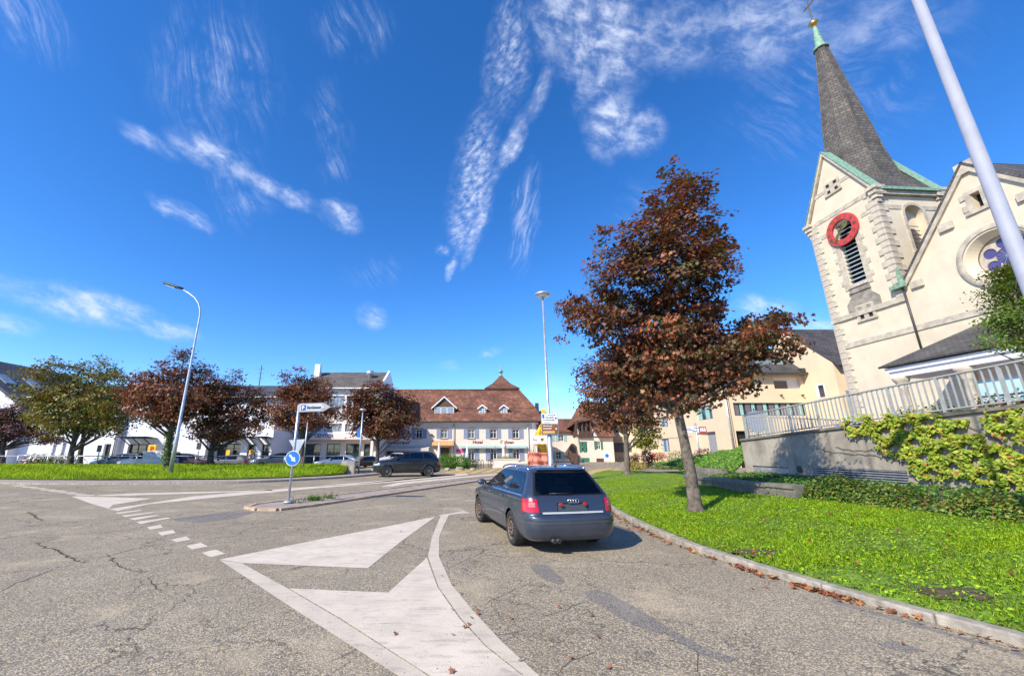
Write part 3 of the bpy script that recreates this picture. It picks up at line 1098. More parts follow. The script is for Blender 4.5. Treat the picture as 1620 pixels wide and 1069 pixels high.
# traffic island with its own kerb
ISL = [(393, 803.5), (405, 799.5), (450, 794.2), (500, 788.2), (560, 781.6), (650, 770.0), (750, 758.2), (790, 753.8), (790, 757.2), (750, 762.2), (650, 777), (560, 790.6), (525, 795.8), (490, 801), (440, 807.2), (410, 807)]
isl = px_poly(ISL, 0.0)
cen = Vector((0, 0, 0))
bb = MB()
bb.prism([(p[0], p[1], -0.05) for p in isl], (0, 0, 0.09))
island = struct(bb.build('traffic_island', M['paving']))
npt = len(isl)
for k in range(npt):
    a, c = Vector(isl[k]), Vector(isl[(k + 1) % npt])
    L = (c - a).length
    if L < 0.05:
        continue
    d = (c - a).normalized()
    m = max(1, round(L / 1.0))
    for j in range(m):
        s = a + d * (L * j / m)
        q = MB()
        q.box(0.006, L / m - 0.006, -0.03, 0.13, -0.05, 0.065)
        o = q.build('kerb_stone', M['kerb_red'], island, loc=tuple(s), rotz=math.atan2(d.y, d.x))


# ------------------------------------------------------------------ grass
def grass(name, label_pos, pos, hgt, tint, lean=0.45):
    N = len(pos)
    nrm = np.column_stack([rng.normal(0, lean, N), rng.normal(0, lean, N), np.ones(N)])
    rm = rot_from(nrm, rng.random(N) * 6.283)
    o = scatter(name, BLADE_V, BLADE_F, pos, rm, hgt, tint, M['grass'])
    o['kind'] = 'stuff'
    o['label'] = label_pos
    return o


def lawn_points(n, y0, y1):
    y = y0 + (y1 - y0) * rng.random(n)
    xa = kerb_x(y) + 0.13
    xb = lawn_right_edge(y) - 0.35
    x = xa + (xb - xa) * rng.random(n)
    return x, y


BARE = ((1195, 865, .36, .22), (1497, 926, .34, .18), (1548, 934, .10, .08))
GRASS_COLS = [(0.23, 0.40, 0.010), (0.32, 0.50, 0.013), (0.43, 0.54, 0.02), (0.145, 0.29, 0.010), (0.33, 0.33, 0.07), (0.22, 0.13, 0.05)]
GRASS_W = [4, 4.5, 2.6, 2.0, 0.45, 0.22]
xs, yy = [], []
for n_, y0, y1 in ((45000, 2.0, 6.5), (60000, 6.0, 10.5), (45000, 10, 16), (30000, 15, 24), (14000, 23, 35)):
    x, y = lawn_points(n_, y0, y1)
    xs.append(x)
    yy.append(y)
x = np.concatenate(xs)
y = np.concatenate(yy)
patch = np.sin(x * 2.1 + np.sin(y * 1.3) * 1.5) * np.sin(y * 1.7 + np.sin(x * 0.9)) + 0.4 * np.sin(x * 5.1) * np.sin(y * 4.7)
bare = np.zeros(len(x), bool)
for (px_, py_, rx_, ry_) in BARE:
    c_ = G(px_, py_, 0.2)
    bare |= ((x - c_.x) / rx_) ** 2 + ((y - c_.y) / ry_) ** 2 < .8
keep = ~bare & (rng.random(len(x)) < np.clip(0.80 + 0.35 * patch, 0.25, 1))
x, y, patch = x[keep], y[keep], patch[keep]
pos = np.column_stack([x, y, lawn_z(x, y) - 0.004])
tint = palette(len(x), GRASS_COLS, GRASS_W, 0.28) * (1 + 0.16 * patch)[:, None]
grass('grass', 'short bright green grass of the right lawn', pos, 0.026 + 0.044 * rng.random(len(x)) * (1 + 0.4 * patch), tint, 0.55)
# broad clover-like leaves between the blades
n_ = 26000
x, y = lawn_points(n_, 2.5, 14)
pos = np.column_stack([x, y, lawn_z(x, y) + 0.02 + 0.02 * rng.random(n_)])
rm = rot_from(np.column_stack([rng.normal(0, .5, n_), rng.normal(0, .5, n_), np.ones(n_)]), rng.random(n_) * 6.28)
o = scatter('clover', QUAD_V, QUAD_F, pos, rm, 0.022 + 0.028 * rng.random(n_), palette(n_, [(0.23, 0.41, 0.012), (0.33, 0.52, 0.018), (0.34, 0.48, 0.03), (0.09, 0.23, 0.012)], [3, 4, 2, 2]), M['grass'])
o['kind'] = 'stuff'
o['label'] = 'small broad weed leaves in the right lawn'
# long grass of the far verge
n_ = 75000
x = -48 + 39.2 * rng.random(n_)
fy = np.interp(x, [p.x for p in front_line], [p.y for p in front_line])
t = rng.random(n_)
y = fy + 0.2 + (BACK_Y(x) - fy - 0.2) * t
pos = np.column_stack([x, y, berm_z(t) - 0.01])
pt = np.sin(x * 0.9 + y) * np.sin(y * 1.7 + 0.4 * x)
tint = palette(n_, GRASS_COLS, [4, 5, 3, 2, .3, .05], 0.3) * (1 + 0.22 * pt)[:, None]
grass('verge_grass', 'long green grass on the bank across the road', pos, 0.09 + 0.13 * rng.random(n_), tint, 0.38)
# weeds rooted in the cracks and at the island
wp = []
for fine, w in weed_spots[:9]:
    if w < 0.035:
        continue
    w *= .5
    for p in fine:
        for k in range(R.randint(0, 14)):
            wp.append((p.x + R.gauss(0, .025), p.y + R.gauss(0, .025), 0.0))
for (px, py, nn, s) in ((497, 791, 120, .14), (522, 788, 50, .10), (470, 796, 20, .12)):
    c = G(px, py, 0.04)
    for k in range(nn):
        wp.append((c.x + R.gauss(0, s), c.y + R.gauss(0, s), 0.04))
pos = np.array(wp)
hh = np.where(pos[:, 2] > 0.03, 0.08 + 0.16 * rng.random(len(pos)), 0.012 + 0.03 * rng.random(len(pos)))
grass('weeds', 'small weeds growing in road cracks and on the island', pos, hh, palette(len(pos), [(0.06, 0.15, 0.015), (0.10, 0.2, 0.03)], [1, 1]), 0.7)
# bare earth patches in the lawn
for (px, py, rx, ry) in BARE:
    c = G(px, py, 0.2)
    q = MB()
    ring = []
    for k in range(18):
        a = 2 * math.pi * k / 18
        r = 1 + 0.25 * math.sin(3 * a + px) + 0.1 * math.sin(7 * a)
        X, Y = c.x + rx * r * math.cos(a), c.y + ry * r * math.sin(a)
        ring.append((X, Y, float(lawn_z(X, Y)) + 0.010))
    cz = (c.x, c.y, float(lawn_z(c.x, c.y)) + 0.03)
    for k in range(18):
        q.poly([cz, ring[k], ring[(k + 1) % 18]], smooth=True)
    o = q.build('bare_earth', M['soil'], lawn)
    o['label'] = 'patch of bare brown earth in the lawn'

# ------------------------------------------------------------------ fallen leaves
lm = MB()
for (a, bq, c) in MAPLE_F:
    lm.poly([MAPLE_V[a], MAPLE_V[bq], MAPLE_V[c]])
leaf_me = lm.mesh('fallen_leaf', M['dry_leaf'], uv=False)
LEAVES = [(547, 905), (548, 902), (626, 1004), (716, 1006), (736, 993), (742, 989), (755, 972), (757, 967), (823, 1047), (700, 912), (717, 926), (713, 1065), (715, 966), (745, 979), (394, 922), (752, 887), (729, 940),
          (808, 980), (904, 1042), (903, 1018), (946, 1010), (1213, 930), (1190, 932), (1001, 931), (938, 975), (965, 1058), (1429, 1020), (634, 841), (573, 853), (1085, 905), (1095, 872), (1045, 858), (1120, 868), (884, 962), (1252, 925)]
for k, (px, py) in enumerate(LEAVES):
    p = G(px, py, 0.0)
    o = inst('fallen_leaf', leaf_me, None, (p.x, p.y, 0.018), R.uniform(0, 6.28))
    s = R.uniform(0.04, 0.062)
    o.scale = (s, s, s * R.uniform(1.2, 3.0))
    o.rotation_euler = (R.uniform(-.5, .5), R.uniform(-.5, .5), R.uniform(0, 6.28))
    tag(o, 'single dry brown maple leaf lying flat on the open asphalt', 'leaf', 'dry leaves scattered on the road')
# drifts in the gutter
dp = []
for (t0, t1, nn, w) in ((6.9, 7.8, 26, .07), (5.9, 6.6, 50, .08), (5.0, 5.7, 90, .07), (4.6, 4.9, 10, .05), (7.9, 9.3, 45, .09), (9.3, 12.5, 110, .13), (3.3, 4.6, 22, .07)):
    for k in range(nn):
        y = R.uniform(t0, t1)
        dp.append((float(kerb_x(y)) - 0.06 - abs(R.gauss(0, w)), y, 0.015 + 0.02 * R.random()))
for k in range(130):
    y = R.uniform(3, 20)
    x = float(kerb_x(y)) + 0.3 + 4.2 * R.random()
    dp.append((x, y, float(lawn_z(x, y)) + 0.05))
pos = np.array(dp)
N = len(pos)
rm = rot_from(np.column_stack([rng.normal(0, .5, N), rng.normal(0, .5, N), np.ones(N)]), rng.random(N) * 6.28)
M['litter'] = leaf_mat('leaf_litter', 0.1, 0.7)
o = scatter('leaf_litter', MAPLE_V, MAPLE_F, pos, rm, 0.055 + 0.035 * rng.random(N), palette(N, [(0.30, 0.11, 0.045), (0.22, 0.07, 0.035), (0.36, 0.17, 0.06), (0.14, 0.05, 0.03)], [3, 3, 2, 2]), M['litter'])
o['kind'] = 'stuff'
o['label'] = 'brown autumn leaves drifted along the kerb and over the lawn'
# ------------------------------------------------------------------ building helpers (local: x right, -y towards the viewer, z up)


def wall(parent, name, x0, x1, z0, z1, holes, material, y=0.0, depth=0.2, back=3.0, right=True):
    """wall face with real openings; holes = [(xa, xb, za, zb)]; sides run back"""
    b = MB()
    xs = sorted({x0, x1, *[min(max(h[k], x0), x1) for h in holes for k in (0, 1)]})
    zs = sorted({z0, z1, *[min(max(h[k], z0), z1) for h in holes for k in (2, 3)]})
    for i in range(len(xs) - 1):
        for j in range(len(zs) - 1):
            cx, cz = (xs[i] + xs[i + 1]) / 2, (zs[j] + zs[j + 1]) / 2
            if any(h[0] < cx < h[1] and h[2] < cz < h[3] for h in holes):
                continue
            b.poly([(xs[i], y, zs[j]), (xs[i + 1], y, zs[j]), (xs[i + 1], y, zs[j + 1]), (xs[i], y, zs[j + 1])])
    for (a, c, e, f) in holes:
        d = y + depth
        b.poly([(a, y, e), (a, d, e), (a, d, f), (a, y, f)][::-1])
        b.poly([(c, y, e), (c, d, e), (c, d, f), (c, y, f)])
        b.poly([(a, y, f), (c, y, f), (c, d, f), (a, d, f)])
        b.poly([(a, y, e), (c, y, e), (c, d, e), (a, d, e)][::-1])
    yb = y + back
    b.poly([(x0, yb, z0), (x0, y, z0), (x0, y, z1), (x0, yb, z1)])
    if right:
        b.poly([(x1, y, z0), (x1, yb, z0), (x1, yb, z1), (x1, y, z1)])
    b.poly([(x1, yb, z0), (x0, yb, z0), (x0, yb, z1), (x1, yb, z1)])
    b.poly([(x0, y, z1), (x1, y, z1), (x1, yb, z1), (x0, yb, z1)])
    return b.build(name, material, parent)


def window(parent, x0, x1, z0, z1, y=0.14, bars=1, hbars=1, frame=None, glass=None, fw=0.06, sill=None, name='window', hpos=None):
    """frame with mullions, a pane behind it and an optional sill in front"""
    frame = frame or M['white_paint']
    b = MB()
    t = 0.05
    b.box(x0, x0 + fw, y - t, y, z0, z1)
    b.box(x1 - fw, x1, y - t, y, z0, z1)
    b.box(x0 + fw, x1 - fw, y - t, y, z0, z0 + fw)
    b.box(x0 + fw, x1 - fw, y - t, y, z1 - fw, z1)
    for k in range(bars):
        xc = x0 + (x1 - x0) * (k + 1) / (bars + 1)
        b.box(xc - fw * .5, xc + fw * .5, y - t + 0.003, y - 0.003, z0 + fw, z1 - fw)
    for k in range(hbars):
        zc = z0 + (z1 - z0) * ((k + 1) / (hbars + 1) if hpos is None else hpos[k])
        b.box(x0 + fw, x1 - fw, y - t + 0.006, y - 0.006, zc - fw * .35, zc + fw * .35)
    w = b.build(name, frame, parent)
    g = MB()
    g.box(x0 + 0.01, x1 - 0.01, y + 0.004, y + 0.02, z0 + 0.01, z1 - 0.01)
    g.build('pane', glass or M['win_glass'], w)
    if sill is not None:
        s = MB()
        s.box(x0 - 0.1, x1 + 0.1, -0.09, 0.05, z0 - 0.12, z0 - 0.003)
        s.build('sill', sill, w)
    return w


def shutter(parent, x0, x1, z0, z1, material, y=-0.055):
    b = MB()
    f = 0.05
    b.box(x0, x0 + f, y, y + 0.045, z0, z1)
    b.box(x1 - f, x1, y, y + 0.045, z0, z1)
    for za, zb in ((z0, z0 + f), (z1 - f, z1), ((z0 + z1) / 2 - f / 2, (z0 + z1) / 2 + f / 2)):
        b.box(x0 + f, x1 - f, y + .002, y + 0.043, za, zb)
    n = max(5, int((z1 - z0) / 0.12))
    for k in range(n):
        zc = z0 + f + (z1 - z0 - 2 * f) * (k + .5) / n
        b.poly([(x0 + f, y + 0.006, zc - .05), (x1 - f, y + .006, zc - .05), (x1 - f, y + .038, zc + .05), (x0 + f, y + .038, zc + .05)])
    return b.build('shutter', material, parent)


def slab(parent, name, quads, material, t=0.12):
    """roof planes with thickness"""
    b = MB()
    for q in quads:
        q = [Vector(p) for p in q]
        n = (q[1] - q[0]).cross(q[2] - q[0]).normalized()
        if n.z < 0:
            q = q[::-1]
            n = -n
        b.prism(q, -n * t)
    return b.build(name, material, parent)


def boxpart(parent, name, x0, x1, y0, y1, z0, z1, material, bev=0.0):
    b = MB()
    b.box(x0, x1, y0, y1, z0, z1)
    o = b.build(name, material, parent)
    if bev:
        bevel(o, bev)
    return o


# ------------------------------------------------------------------ the inn in the middle
HX0, HY0 = -3.4, 58.0
hotel = thing('inn', 'long cream inn with grey-blue shutters under a red-brown tiled hipped roof', 'building', (HX0, HY0, 0))
hx = lambda X: X - HX0
up_c = [-14.0, -10.67, -7.44, -3.98, -0.22, 2.84, 5.95]
gr_c = [-0.22, 2.84, 5.95]
holes = [(hx(c) - .46, hx(c) + .46, 3.36, 4.56) for c in up_c]
holes += [(hx(c) - .46, hx(c) + .46, 0.44, 1.98) for c in gr_c]
holes += [(hx(-4.62), hx(-3.28), 0.0, 2.12), (hx(-15.0), hx(-13.2), 0.05, 1.62), (hx(-12.6), hx(-10.9), 0.45, 1.62), (hx(-9.6), hx(-7.8), 0.05, 1.62), (hx(-7.2), hx(-6.0), .45, 1.62)]
wall(hotel, 'wall', hx(-15.6), hx(8.85), -0.1, 5.6, holes, M['cream_plaster'], back=11.0)
for c in up_c:
    window(hotel, hx(c) - .43, hx(c) + .43, 3.38, 4.54, bars=1, hbars=1, hpos=[.68], sill=M['frame_brown'])
    shutter(hotel, hx(c) - 1.04, hx(c) - .49, 3.33, 4.56, M['shutter_blue'])
    shutter(hotel, hx(c) + .49, hx(c) + 1.04, 3.33, 4.56, M['shutter_blue'])
    boxpart(hotel, 'lintel', hx(c) - .58, hx(c) + .58, -.07, 0.02, 4.565, 4.72, M['frame_brown'])
for c in gr_c:
    window(hotel, hx(c) - .43, hx(c) + .43, 0.46, 1.96, bars=1, hbars=1, hpos=[.66], sill=M['frame_brown'])
    shutter(hotel, hx(c) - 1.06, hx(c) - .49, 0.40, 2.0, M['shutter_blue'])
    shutter(hotel, hx(c) + .49, hx(c) + 1.06, 0.40, 2.0, M['shutter_blue'])
for xa, xb, za in ((-15.0, -13.2, .05), (-12.6, -10.9, .45), (-9.6, -7.8, .05), (-7.2, -6.0, .45)):
    window(hotel, hx(xa) + .02, hx(xb) - .02, za + .02, 1.60, bars=2, hbars=1, frame=M['timber'])
dr = boxpart(hotel, 'door', hx(-4.60), hx(-3.30), .12, .18, 0.0, 2.10, M['timber'])
for k in range(2):
    boxpart(dr, 'door_panel', hx(-4.50) + .62 * k, hx(-4.50) + .62 * k + .48, .095, .12, .25, 1.9, M['wood_brown'])
boxpart(hotel, 'door_surround', hx(-3.28), hx(-3.06), -.06, 0.0, 0.0, 2.2, M['frame_brown'])
# tiled hood over the door
b = MB()
prof = [(-0.05, 2.32), (-0.95, 2.32), (-1.0, 2.42), (-0.6, 2.86), (-0.05, 3.02)]
b.prism([(hx(-5.55), y, z) for y, z in prof], (2.95, 0, 0))
hood = b.build('door_hood', M['awn_tan'], hotel)
boxpart(hotel, 'eaves_board', hx(-15.7), hx(9.1), -.14, -.003, 5.27, 5.55, M['white_paint'])
for X, m_ in ((-2.62, 'grey_trim'), (7.62, 'white_paint')):
    b = MB()
    b.tube([(hx(X), -.16, 0.0), (hx(X), -.16, 5.3)], .055, 8)
    b.build('downpipe', M[m_], hotel)
# awnings
b = MB()
b.prism([(hx(-1.75), -.02, 2.40), (hx(-1.75), -.60, 2.16), (hx(-1.75), -.60, 2.04), (hx(-1.75), -.02, 2.28)], (4.75, 0, 0))
b.build('awning', M['awn_green'], hotel)
b = MB()
b.prism([(hx(3.05), -.02, 2.40), (hx(3.05), -.60, 2.16), (hx(3.05), -.60, 2.04), (hx(3.05), -.02, 2.28)], (4.35, 0, 0))
b.build('awning', M['awn_green'], hotel)
b = MB()
b.prism([(hx(-15.5), -.02, 2.35), (hx(-15.5), -1.5, 2.02), (hx(-15.5), -1.5, 1.66), (hx(-15.5), -1.46, 1.66), (hx(-15.5), -1.46, 1.98), (hx(-15.5), -.02, 2.31)], (9.6, 0, 0))
b.build('awning', M['awn_beige'], hotel)
for X in (-15.3, -6.1):
    b = MB()
    b.prism([(hx(X), -.02, 1.9), (hx(X), -.02, 1.1), (hx(X), -1.4, 1.9)], (.04, 0, 0))
    b.build('awning_side', M['awn_beige'], hotel)
# painted lettering
for txt, X, z, s, sq in (("Restaurant", -12.25, 2.60, .62, 1.28), ("Hotel", -0.05, 2.66, .60, 1.0), ("Ochsen", 3.75, 2.66, .60, 1.0)):
    o = text_obj('lettering', txt, s, M['letter_red'], hotel, (hx(X), -.02, z), extrude=.015, bold=.012, shear=0.12, squash=sq)
boxpart(hotel, 'wall_sign', hx(-2.25), hx(-1.35), -.06, -.003, 1.50, 1.95, M['pink'])
lb = boxpart(hotel, 'wall_lamp', hx(-5.85), hx(-5.6), -.3, -.003, 3.75, 3.95, M['dark_grey'])
# roof
e, k1, rg = (-.75, 5.62), (1.7, 7.62), (5.0, 10.75)
XL, XE, XK, XR = hx(-16.0), hx(9.75), hx(9.0), hx(7.1)
quads = [[(XL, e[0], e[1]), (XE, e[0], e[1]), (XK, k1[0], k1[1]), (XL, k1[0], k1[1])],
         [(XL, k1[0], k1[1] + .05), (XK, k1[0], k1[1] + .05), (XR, rg[0], rg[1]), (XL, rg[0], rg[1])],
         [(XE, e[0], e[1]), (XE, 11.5, e[1]), (XK, 9.2, k1[1]), (XK, k1[0], k1[1])],
         [(XK, k1[0], k1[1] + .05), (XK, 9.2, k1[1] + .05), (XR, rg[0], rg[1])],
         [(XE, 11.5, e[1]), (XL, 11.5, e[1]), (XL, rg[0], rg[1]), (XR, rg[0], rg[1]), (XK, 9.2, k1[1])]]
roof = slab(hotel, 'roof', quads, M['hotel_tiles'])
b = MB()
b.tube([(XL, rg[0], rg[1] + .02), (XR, rg[0], rg[1] + .02)], .13, 6)
b.tube([(XR, rg[0], rg[1] + .02), (XK, k1[0], k1[1] + .1), (XE, e[0], e[1] + .04)], .12, 6)
b.build('ridge_tiles', M['hotel_tiles'], roof)
b = MB()
b.tube([(XL, e[0] - .06, e[1] - .02), (XE, e[0] - .06, e[1] - .02)], .075, 6)
b.build('gutter', M['dark_grey'], hotel)


def dormer(cx, w, z0, ze, zp, yf, nwin, arched=False):
    """dormer cheeks, gable, roof and windows as one part with its sub-parts"""
    b = MB()
    yb = yf + 3.2
    b.prism([(cx - w / 2, yf, z0), (cx + w / 2, yf, z0), (cx + w / 2, yf, ze), (cx, yf, zp - .12), (cx - w / 2, yf, ze)], (0, yb - yf, 0))
    d = b.build('dormer', M['wood_brown'] if not arched else M['grey_trim'], hotel)
    ov = .28 if not arched else .14
    b = MB()
    for sgn in (-1, 1):
        dx = w / 2 + ov
        zz = ze - ov * (zp - ze) / (w / 2)
        q = [(cx, yf - .22, zp), (cx + sgn * dx, yf - .22, zz), (cx + sgn * dx, yb, zz), (cx, yb, zp)]
        qv = [Vector(p) for p in q]
        n = (qv[1] - qv[0]).cross(qv[2] - qv[0]).normalized()
        if n.z < 0:
            n = -n
        b.prism(q, n * .09)
    b.build('dormer_roof', M['hotel_tiles'], d)
    b = MB()
    for sgn in (-1, 1):
        dx = w / 2 + ov
        zz = ze - ov * (zp - ze) / (w / 2)
        b.prism([(cx, yf - .26, zp + .10), (cx, yf - .26, zp - .10), (cx + sgn * dx, yf - .26, zz - .10), (cx + sgn * dx, yf - .26, zz + .10)], (0, .04, 0))
    b.build('bargeboard', M['white_paint'], d)
    ww = (w - .3) / nwin
    for k in range(nwin):
        x0 = cx - w / 2 + .15 + ww * k
        window(hotel, x0 + .03, x0 + ww - .03, z0 + .10, ze - .06, y=yf - .005, bars=1 if arched else 0, hbars=1 if arched else 0, glass=M['win_pale'], fw=.07)


dormer(hx(-4.08), 3.1, 6.48, 7.75, 9.15, .75, 3)
dormer(hx(1.35), 1.15, 6.62, 7.55, 7.98, .8, 1, True)
dormer(hx(4.42), 1.15, 6.62, 7.55, 7.98, .8, 1, True)

# ------------------------------------------------------------------ gate tower behind the inn
gt = thing('gate_tower', 'square old tower behind the inn with tiled pyramid roof and green lantern', 'tower', (4.9, 68.0, 0))
boxpart(gt, 'wall', -2.1, 2.1, .4, 4.6, 0, 11.8, M['pink_white_plaster'])
A = [(-2.95, -.45, 11.75), (2.95, -.45, 11.75), (2.95, 5.45, 11.75), (-2.95, 5.45, 11.75)]
B = [(-1.55, .95, 12.75), (1.55, .95, 12.75), (1.55, 4.05, 12.75), (-1.55, 4.05, 12.75)]
Cc = [(-.22, 2.28, 14.3), (.22, 2.28, 14.3), (.22, 2.72, 14.3), (-.22, 2.72, 14.3)]
slab(gt, 'roof', [[A[i], A[(i + 1) % 4], B[(i + 1) % 4], B[i]] for i in range(4)] + [[B[i], B[(i + 1) % 4], Cc[(i + 1) % 4], Cc[i]] for i in range(4)], M['brown_tiles'], .1)
b = MB()
b.lathe([(.36, 14.25), (.36, 14.35), (.24, 14.4), (.24, 14.95), (.42, 15.0), (.36, 15.25), (.15, 15.5), (.06, 15.75), (.03, 16.3)], 10, Matrix.Translation((0, 2.5, 0)))
b.build('lantern', M['verdigris'], gt)

# ------------------------------------------------------------------ white sports hall building
FX0, FY0 = -16.5, 52.0
fit = thing('sports_centre_building', 'tall white flat-fronted building with grey-brown roof and lettered entrance canopy', 'building', (FX0, FY0, 0))
fx = lambda X: X - FX0
dw = [(-23.3, -21.2), (-20.8, -18.75), (-18.0, -16.3), (-15.6, -13.9), (-13.4, -12.2)]
w3 = [(-20.9, -18.9), (-18.55, -16.35), (-15.95, -15.35), (-15.05, -13.5), (-13.2, -12.3)]
holes = [(fx(a), fx(c), 0.1, 2.52) for a, c in dw[1:]] + [(fx(a), fx(c), 6.72, 8.42) for a, c in w3] + [(fx(a), fx(c), 4.0, 4.95) for a, c in w3]
wall(fit, 'wall', fx(-21.6), fx(-11.75), 0, 9.35, holes, M['pink_white_plaster'], back=10)
for a, c in dw[1:]:
    window(fit, fx(a) + .02, fx(c) - .02, .12, 2.5, bars=1, hbars=1, hpos=[.75], frame=M['dark_grey'], glass=M['win_green'], fw=.05, y=.18)
for a, c in w3:
    n_ = 4 if c - a > 1 else 1
    window(fit, fx(a) + .02, fx(c) - .02, 6.74, 8.40, bars=n_, hbars=2, frame=M['grey_trim'], glass=M['win_pale'], fw=.035, y=.16)
    window(fit, fx(a) + .02, fx(c) - .02, 4.02, 4.93, bars=n_, hbars=0, frame=M['grey_trim'], glass=M['win_pale'], fw=.035, y=.16)
low = wall(fit, 'annex_wall', fx(-27.7), fx(-21.64), 0, 7.6, [(fx(-23.3), fx(-21.9), .1, 2.52), (fx(-26.6), fx(-24.4), .1, 2.4), (fx(-26.5), fx(-24.6), 4.2, 5.6)], M['pink_white_plaster'], y=.05, back=9)
window(fit, fx(-23.28), fx(-21.92), .12, 2.5, bars=1, hbars=1, frame=M['dark_grey'], glass=M['win_green'], y=.22)
window(fit, fx(-26.58), fx(-24.42), .12, 2.38, bars=2, hbars=0, frame=M['dark_grey'], glass=M['win_green'], y=.22)
window(fit, fx(-26.48), fx(-24.62), 4.22, 5.58, bars=2, hbars=0, frame=M['grey_trim'], glass=M['win_pale'], y=.22)
slab(fit, 'annex_roof', [[(fx(-28.0), -.4, 7.62), (fx(-21.7), -.4, 7.62), (fx(-21.7), 4.2, 9.6), (fx(-28.0), 4.2, 9.6)], [(fx(-28.0), 9.4, 7.62), (fx(-21.7), 9.4, 7.62), (fx(-21.7), 4.2, 9.6), (fx(-28.0), 4.2, 9.6)]], M['blue_slate'])
b = MB()
b.prism([(fx(-27.6), 0, 3.80), (fx(-27.6), -1.25, 3.80), (fx(-27.6), -1.25, 3.02), (fx(-27.6), 0, 2.75)], (15.9, 0, 0))
cn = b.build('entrance_canopy', M['pink_white_plaster'], fit)
text_obj('lettering', "FITNESS & SPORT CENTER", .60, M['letter_grey'], cn, (fx(-24.1), -1.33, 3.28), extrude=.05, bold=.01, squash=1.02)
for X in (-27.2, -12.2):
    boxpart(fit, 'pillar', fx(X) - .16, fx(X) + .16, -1.1, -.8, 0, 2.98, M['pink_white_plaster'])
slab(fit, 'roof', [[(fx(-21.6), -.5, 9.38), (fx(-12.0), -.5, 9.38), (fx(-12.0), 5, 12.4), (fx(-21.6), 5, 12.4)], [(fx(-21.6), 10.4, 9.38), (fx(-12.0), 10.4, 9.38), (fx(-12.0), 5, 12.4), (fx(-21.6), 5, 12.4)]], M['grey_tiles'])
b = MB()
b.prism([(fx(-11.98), -.55, 9.36), (fx(-11.98), 5, 12.62), (fx(-11.98), 10.4, 9.36)], (.26, 0, 0))
b.build('gable_parapet', M['white_paint'], fit)
boxpart(fit, 'gutter', fx(-21.6), fx(-12.0), -.62, -.48, 9.27, 9.40, M['white_paint'])
boxpart(fit, 'chimney', fx(-21.75), fx(-21.05), 3.2, 3.9, 10.8, 13.2, M['white_paint'])
b = MB()
b.lathe([(.26, 10.7), (.26, 11.55), (.5, 11.7), (.55, 11.95), (.42, 12.2), (.1, 12.32)], 14, Matrix.Translation((fx(-14.0), 2.9, 0)))
b.build('roof_ventilator', M['galv'], fit)

# ------------------------------------------------------------------ long white shop building on the left
LX0, LY0 = -35.0, 46.0
shop = thing('shop_building', 'long low white shop building with blue-grey slate roof and glass canopies', 'building', (LX0, LY0, 0))
lx = lambda X: X - LX0
lp = lambda px, py=705: lx(atY(px, py, 46.0).x)
lh = [(lp(165), lp(176), 0, 2.4), (lp(203), lp(242), 0, 2.38), (lp(343), lp(381), .3, 2.42), (lp(392), lp(405.5), 0.1, 2.35), (lp(414), lp(427), 0.1, 2.35), (lp(84), lp(96), 0, 2.7), (lp(99), lp(113), 0, 2.7), (lp(259), lp(275), .1, 2.3)]
wall(shop, 'wall', lx(-49.6), lx(-21.9), 0, 7.5, lh, M['white_plaster'], back=11, depth=.35)
for h in lh[:5] + lh[7:]:
    window(shop, h[0] + .02, h[1] - .02, h[2] + .03, h[3] - .03, bars=2 if h[1] - h[0] > 2 else 1, hbars=1, hpos=[.78], frame=M['dark_grey'], y=.32, fw=.06)
for h in lh[5:7]:
    b = MB()
    n_ = 5
    for k in range(n_):
        b.box(h[0] + .02, h[1] - .02, .2 + .004 * (k % 2), .26, h[2] + (h[3] - h[2]) * k / n_, h[2] + (h[3] - h[2]) * (k + 1) / n_ - .02)
    b.build('garage_door', M['sign_white'], shop)
boxpart(shop, 'pilaster', lp(185), lp(190), -.45, -.003, 0, 6.2, M['white_plaster'])
b = MB()
b.tube([(lp(187), -.55, 0), (lp(187), -.55, 6.0)], .06, 8)
b.build('downpipe', M['grey_trim'], shop)
boxpart(shop, 'side_block', lp(329), lp(341), -1.6, -.003, 0, 2.75, M['white_plaster'])
slab(shop, 'roof', [[(lx(-49.6), -.5, 7.48), (lx(-21.7), -.5, 7.48), (lx(-21.7), 5.2, 9.6), (lx(-49.6), 5.2, 9.6)], [(lx(-49.6), 11.4, 7.48), (lx(-21.7), 11.4, 7.48), (lx(-21.7), 5.2, 9.6), (lx(-49.6), 5.2, 9.6)]], M['blue_slate'])
boxpart(shop, 'gutter', lx(-49.6), lx(-21.7), -.62, -.48, 7.38, 7.5, M['white_paint'])
for k, X in enumerate((-46, -42, -38, -34, -30)):
    boxpart(shop, 'rooflight', lx(X), lx(X) + 1.1, .8, 1.9, 8.0, 8.42, M['win_pale'])
# glass canopies on steel brackets
for (xa, xb, z, n_) in ((lp(196), lp(247), 3.05, 3), (lp(343), lp(388), 3.05, 2), (lp(391), lp(408), 3.05, 2), (lp(412), lp(432), 3.05, 2)):
    cp = MB()
    for k in range(n_):
        x = xa + (xb - xa) * (k + .5) / n_
        cp.tube([(x, -.02, z - .75), (x, -1.35, z - .02)], .05, 6)
    for yy_ in (-.12, -.75, -1.4):
        cp.tube([(xa, yy_, z - .05 + .06 * abs(yy_)), (xb, yy_, z - .05 + .06 * abs(yy_))], .035, 6)
    co = cp.build('canopy_frame', M['dark_grey'], shop)
    b = MB()
    nn = max(2, int((xb - xa) / 1.0))
    for k in range(nn):
        b.prism([(xa + (xb - xa) * k / nn + .02, -.05, z), (xa + (xb - xa) * (k + 1) / nn - .02, -.05, z), (xa + (xb - xa) * (k + 1) / nn - .02, -1.5, z + .09), (xa + (xb - xa) * k / nn + .02, -1.5, z + .09)], (0, 0, .02))
    b.build('canopy_glass', M['glass_canopy'], co)
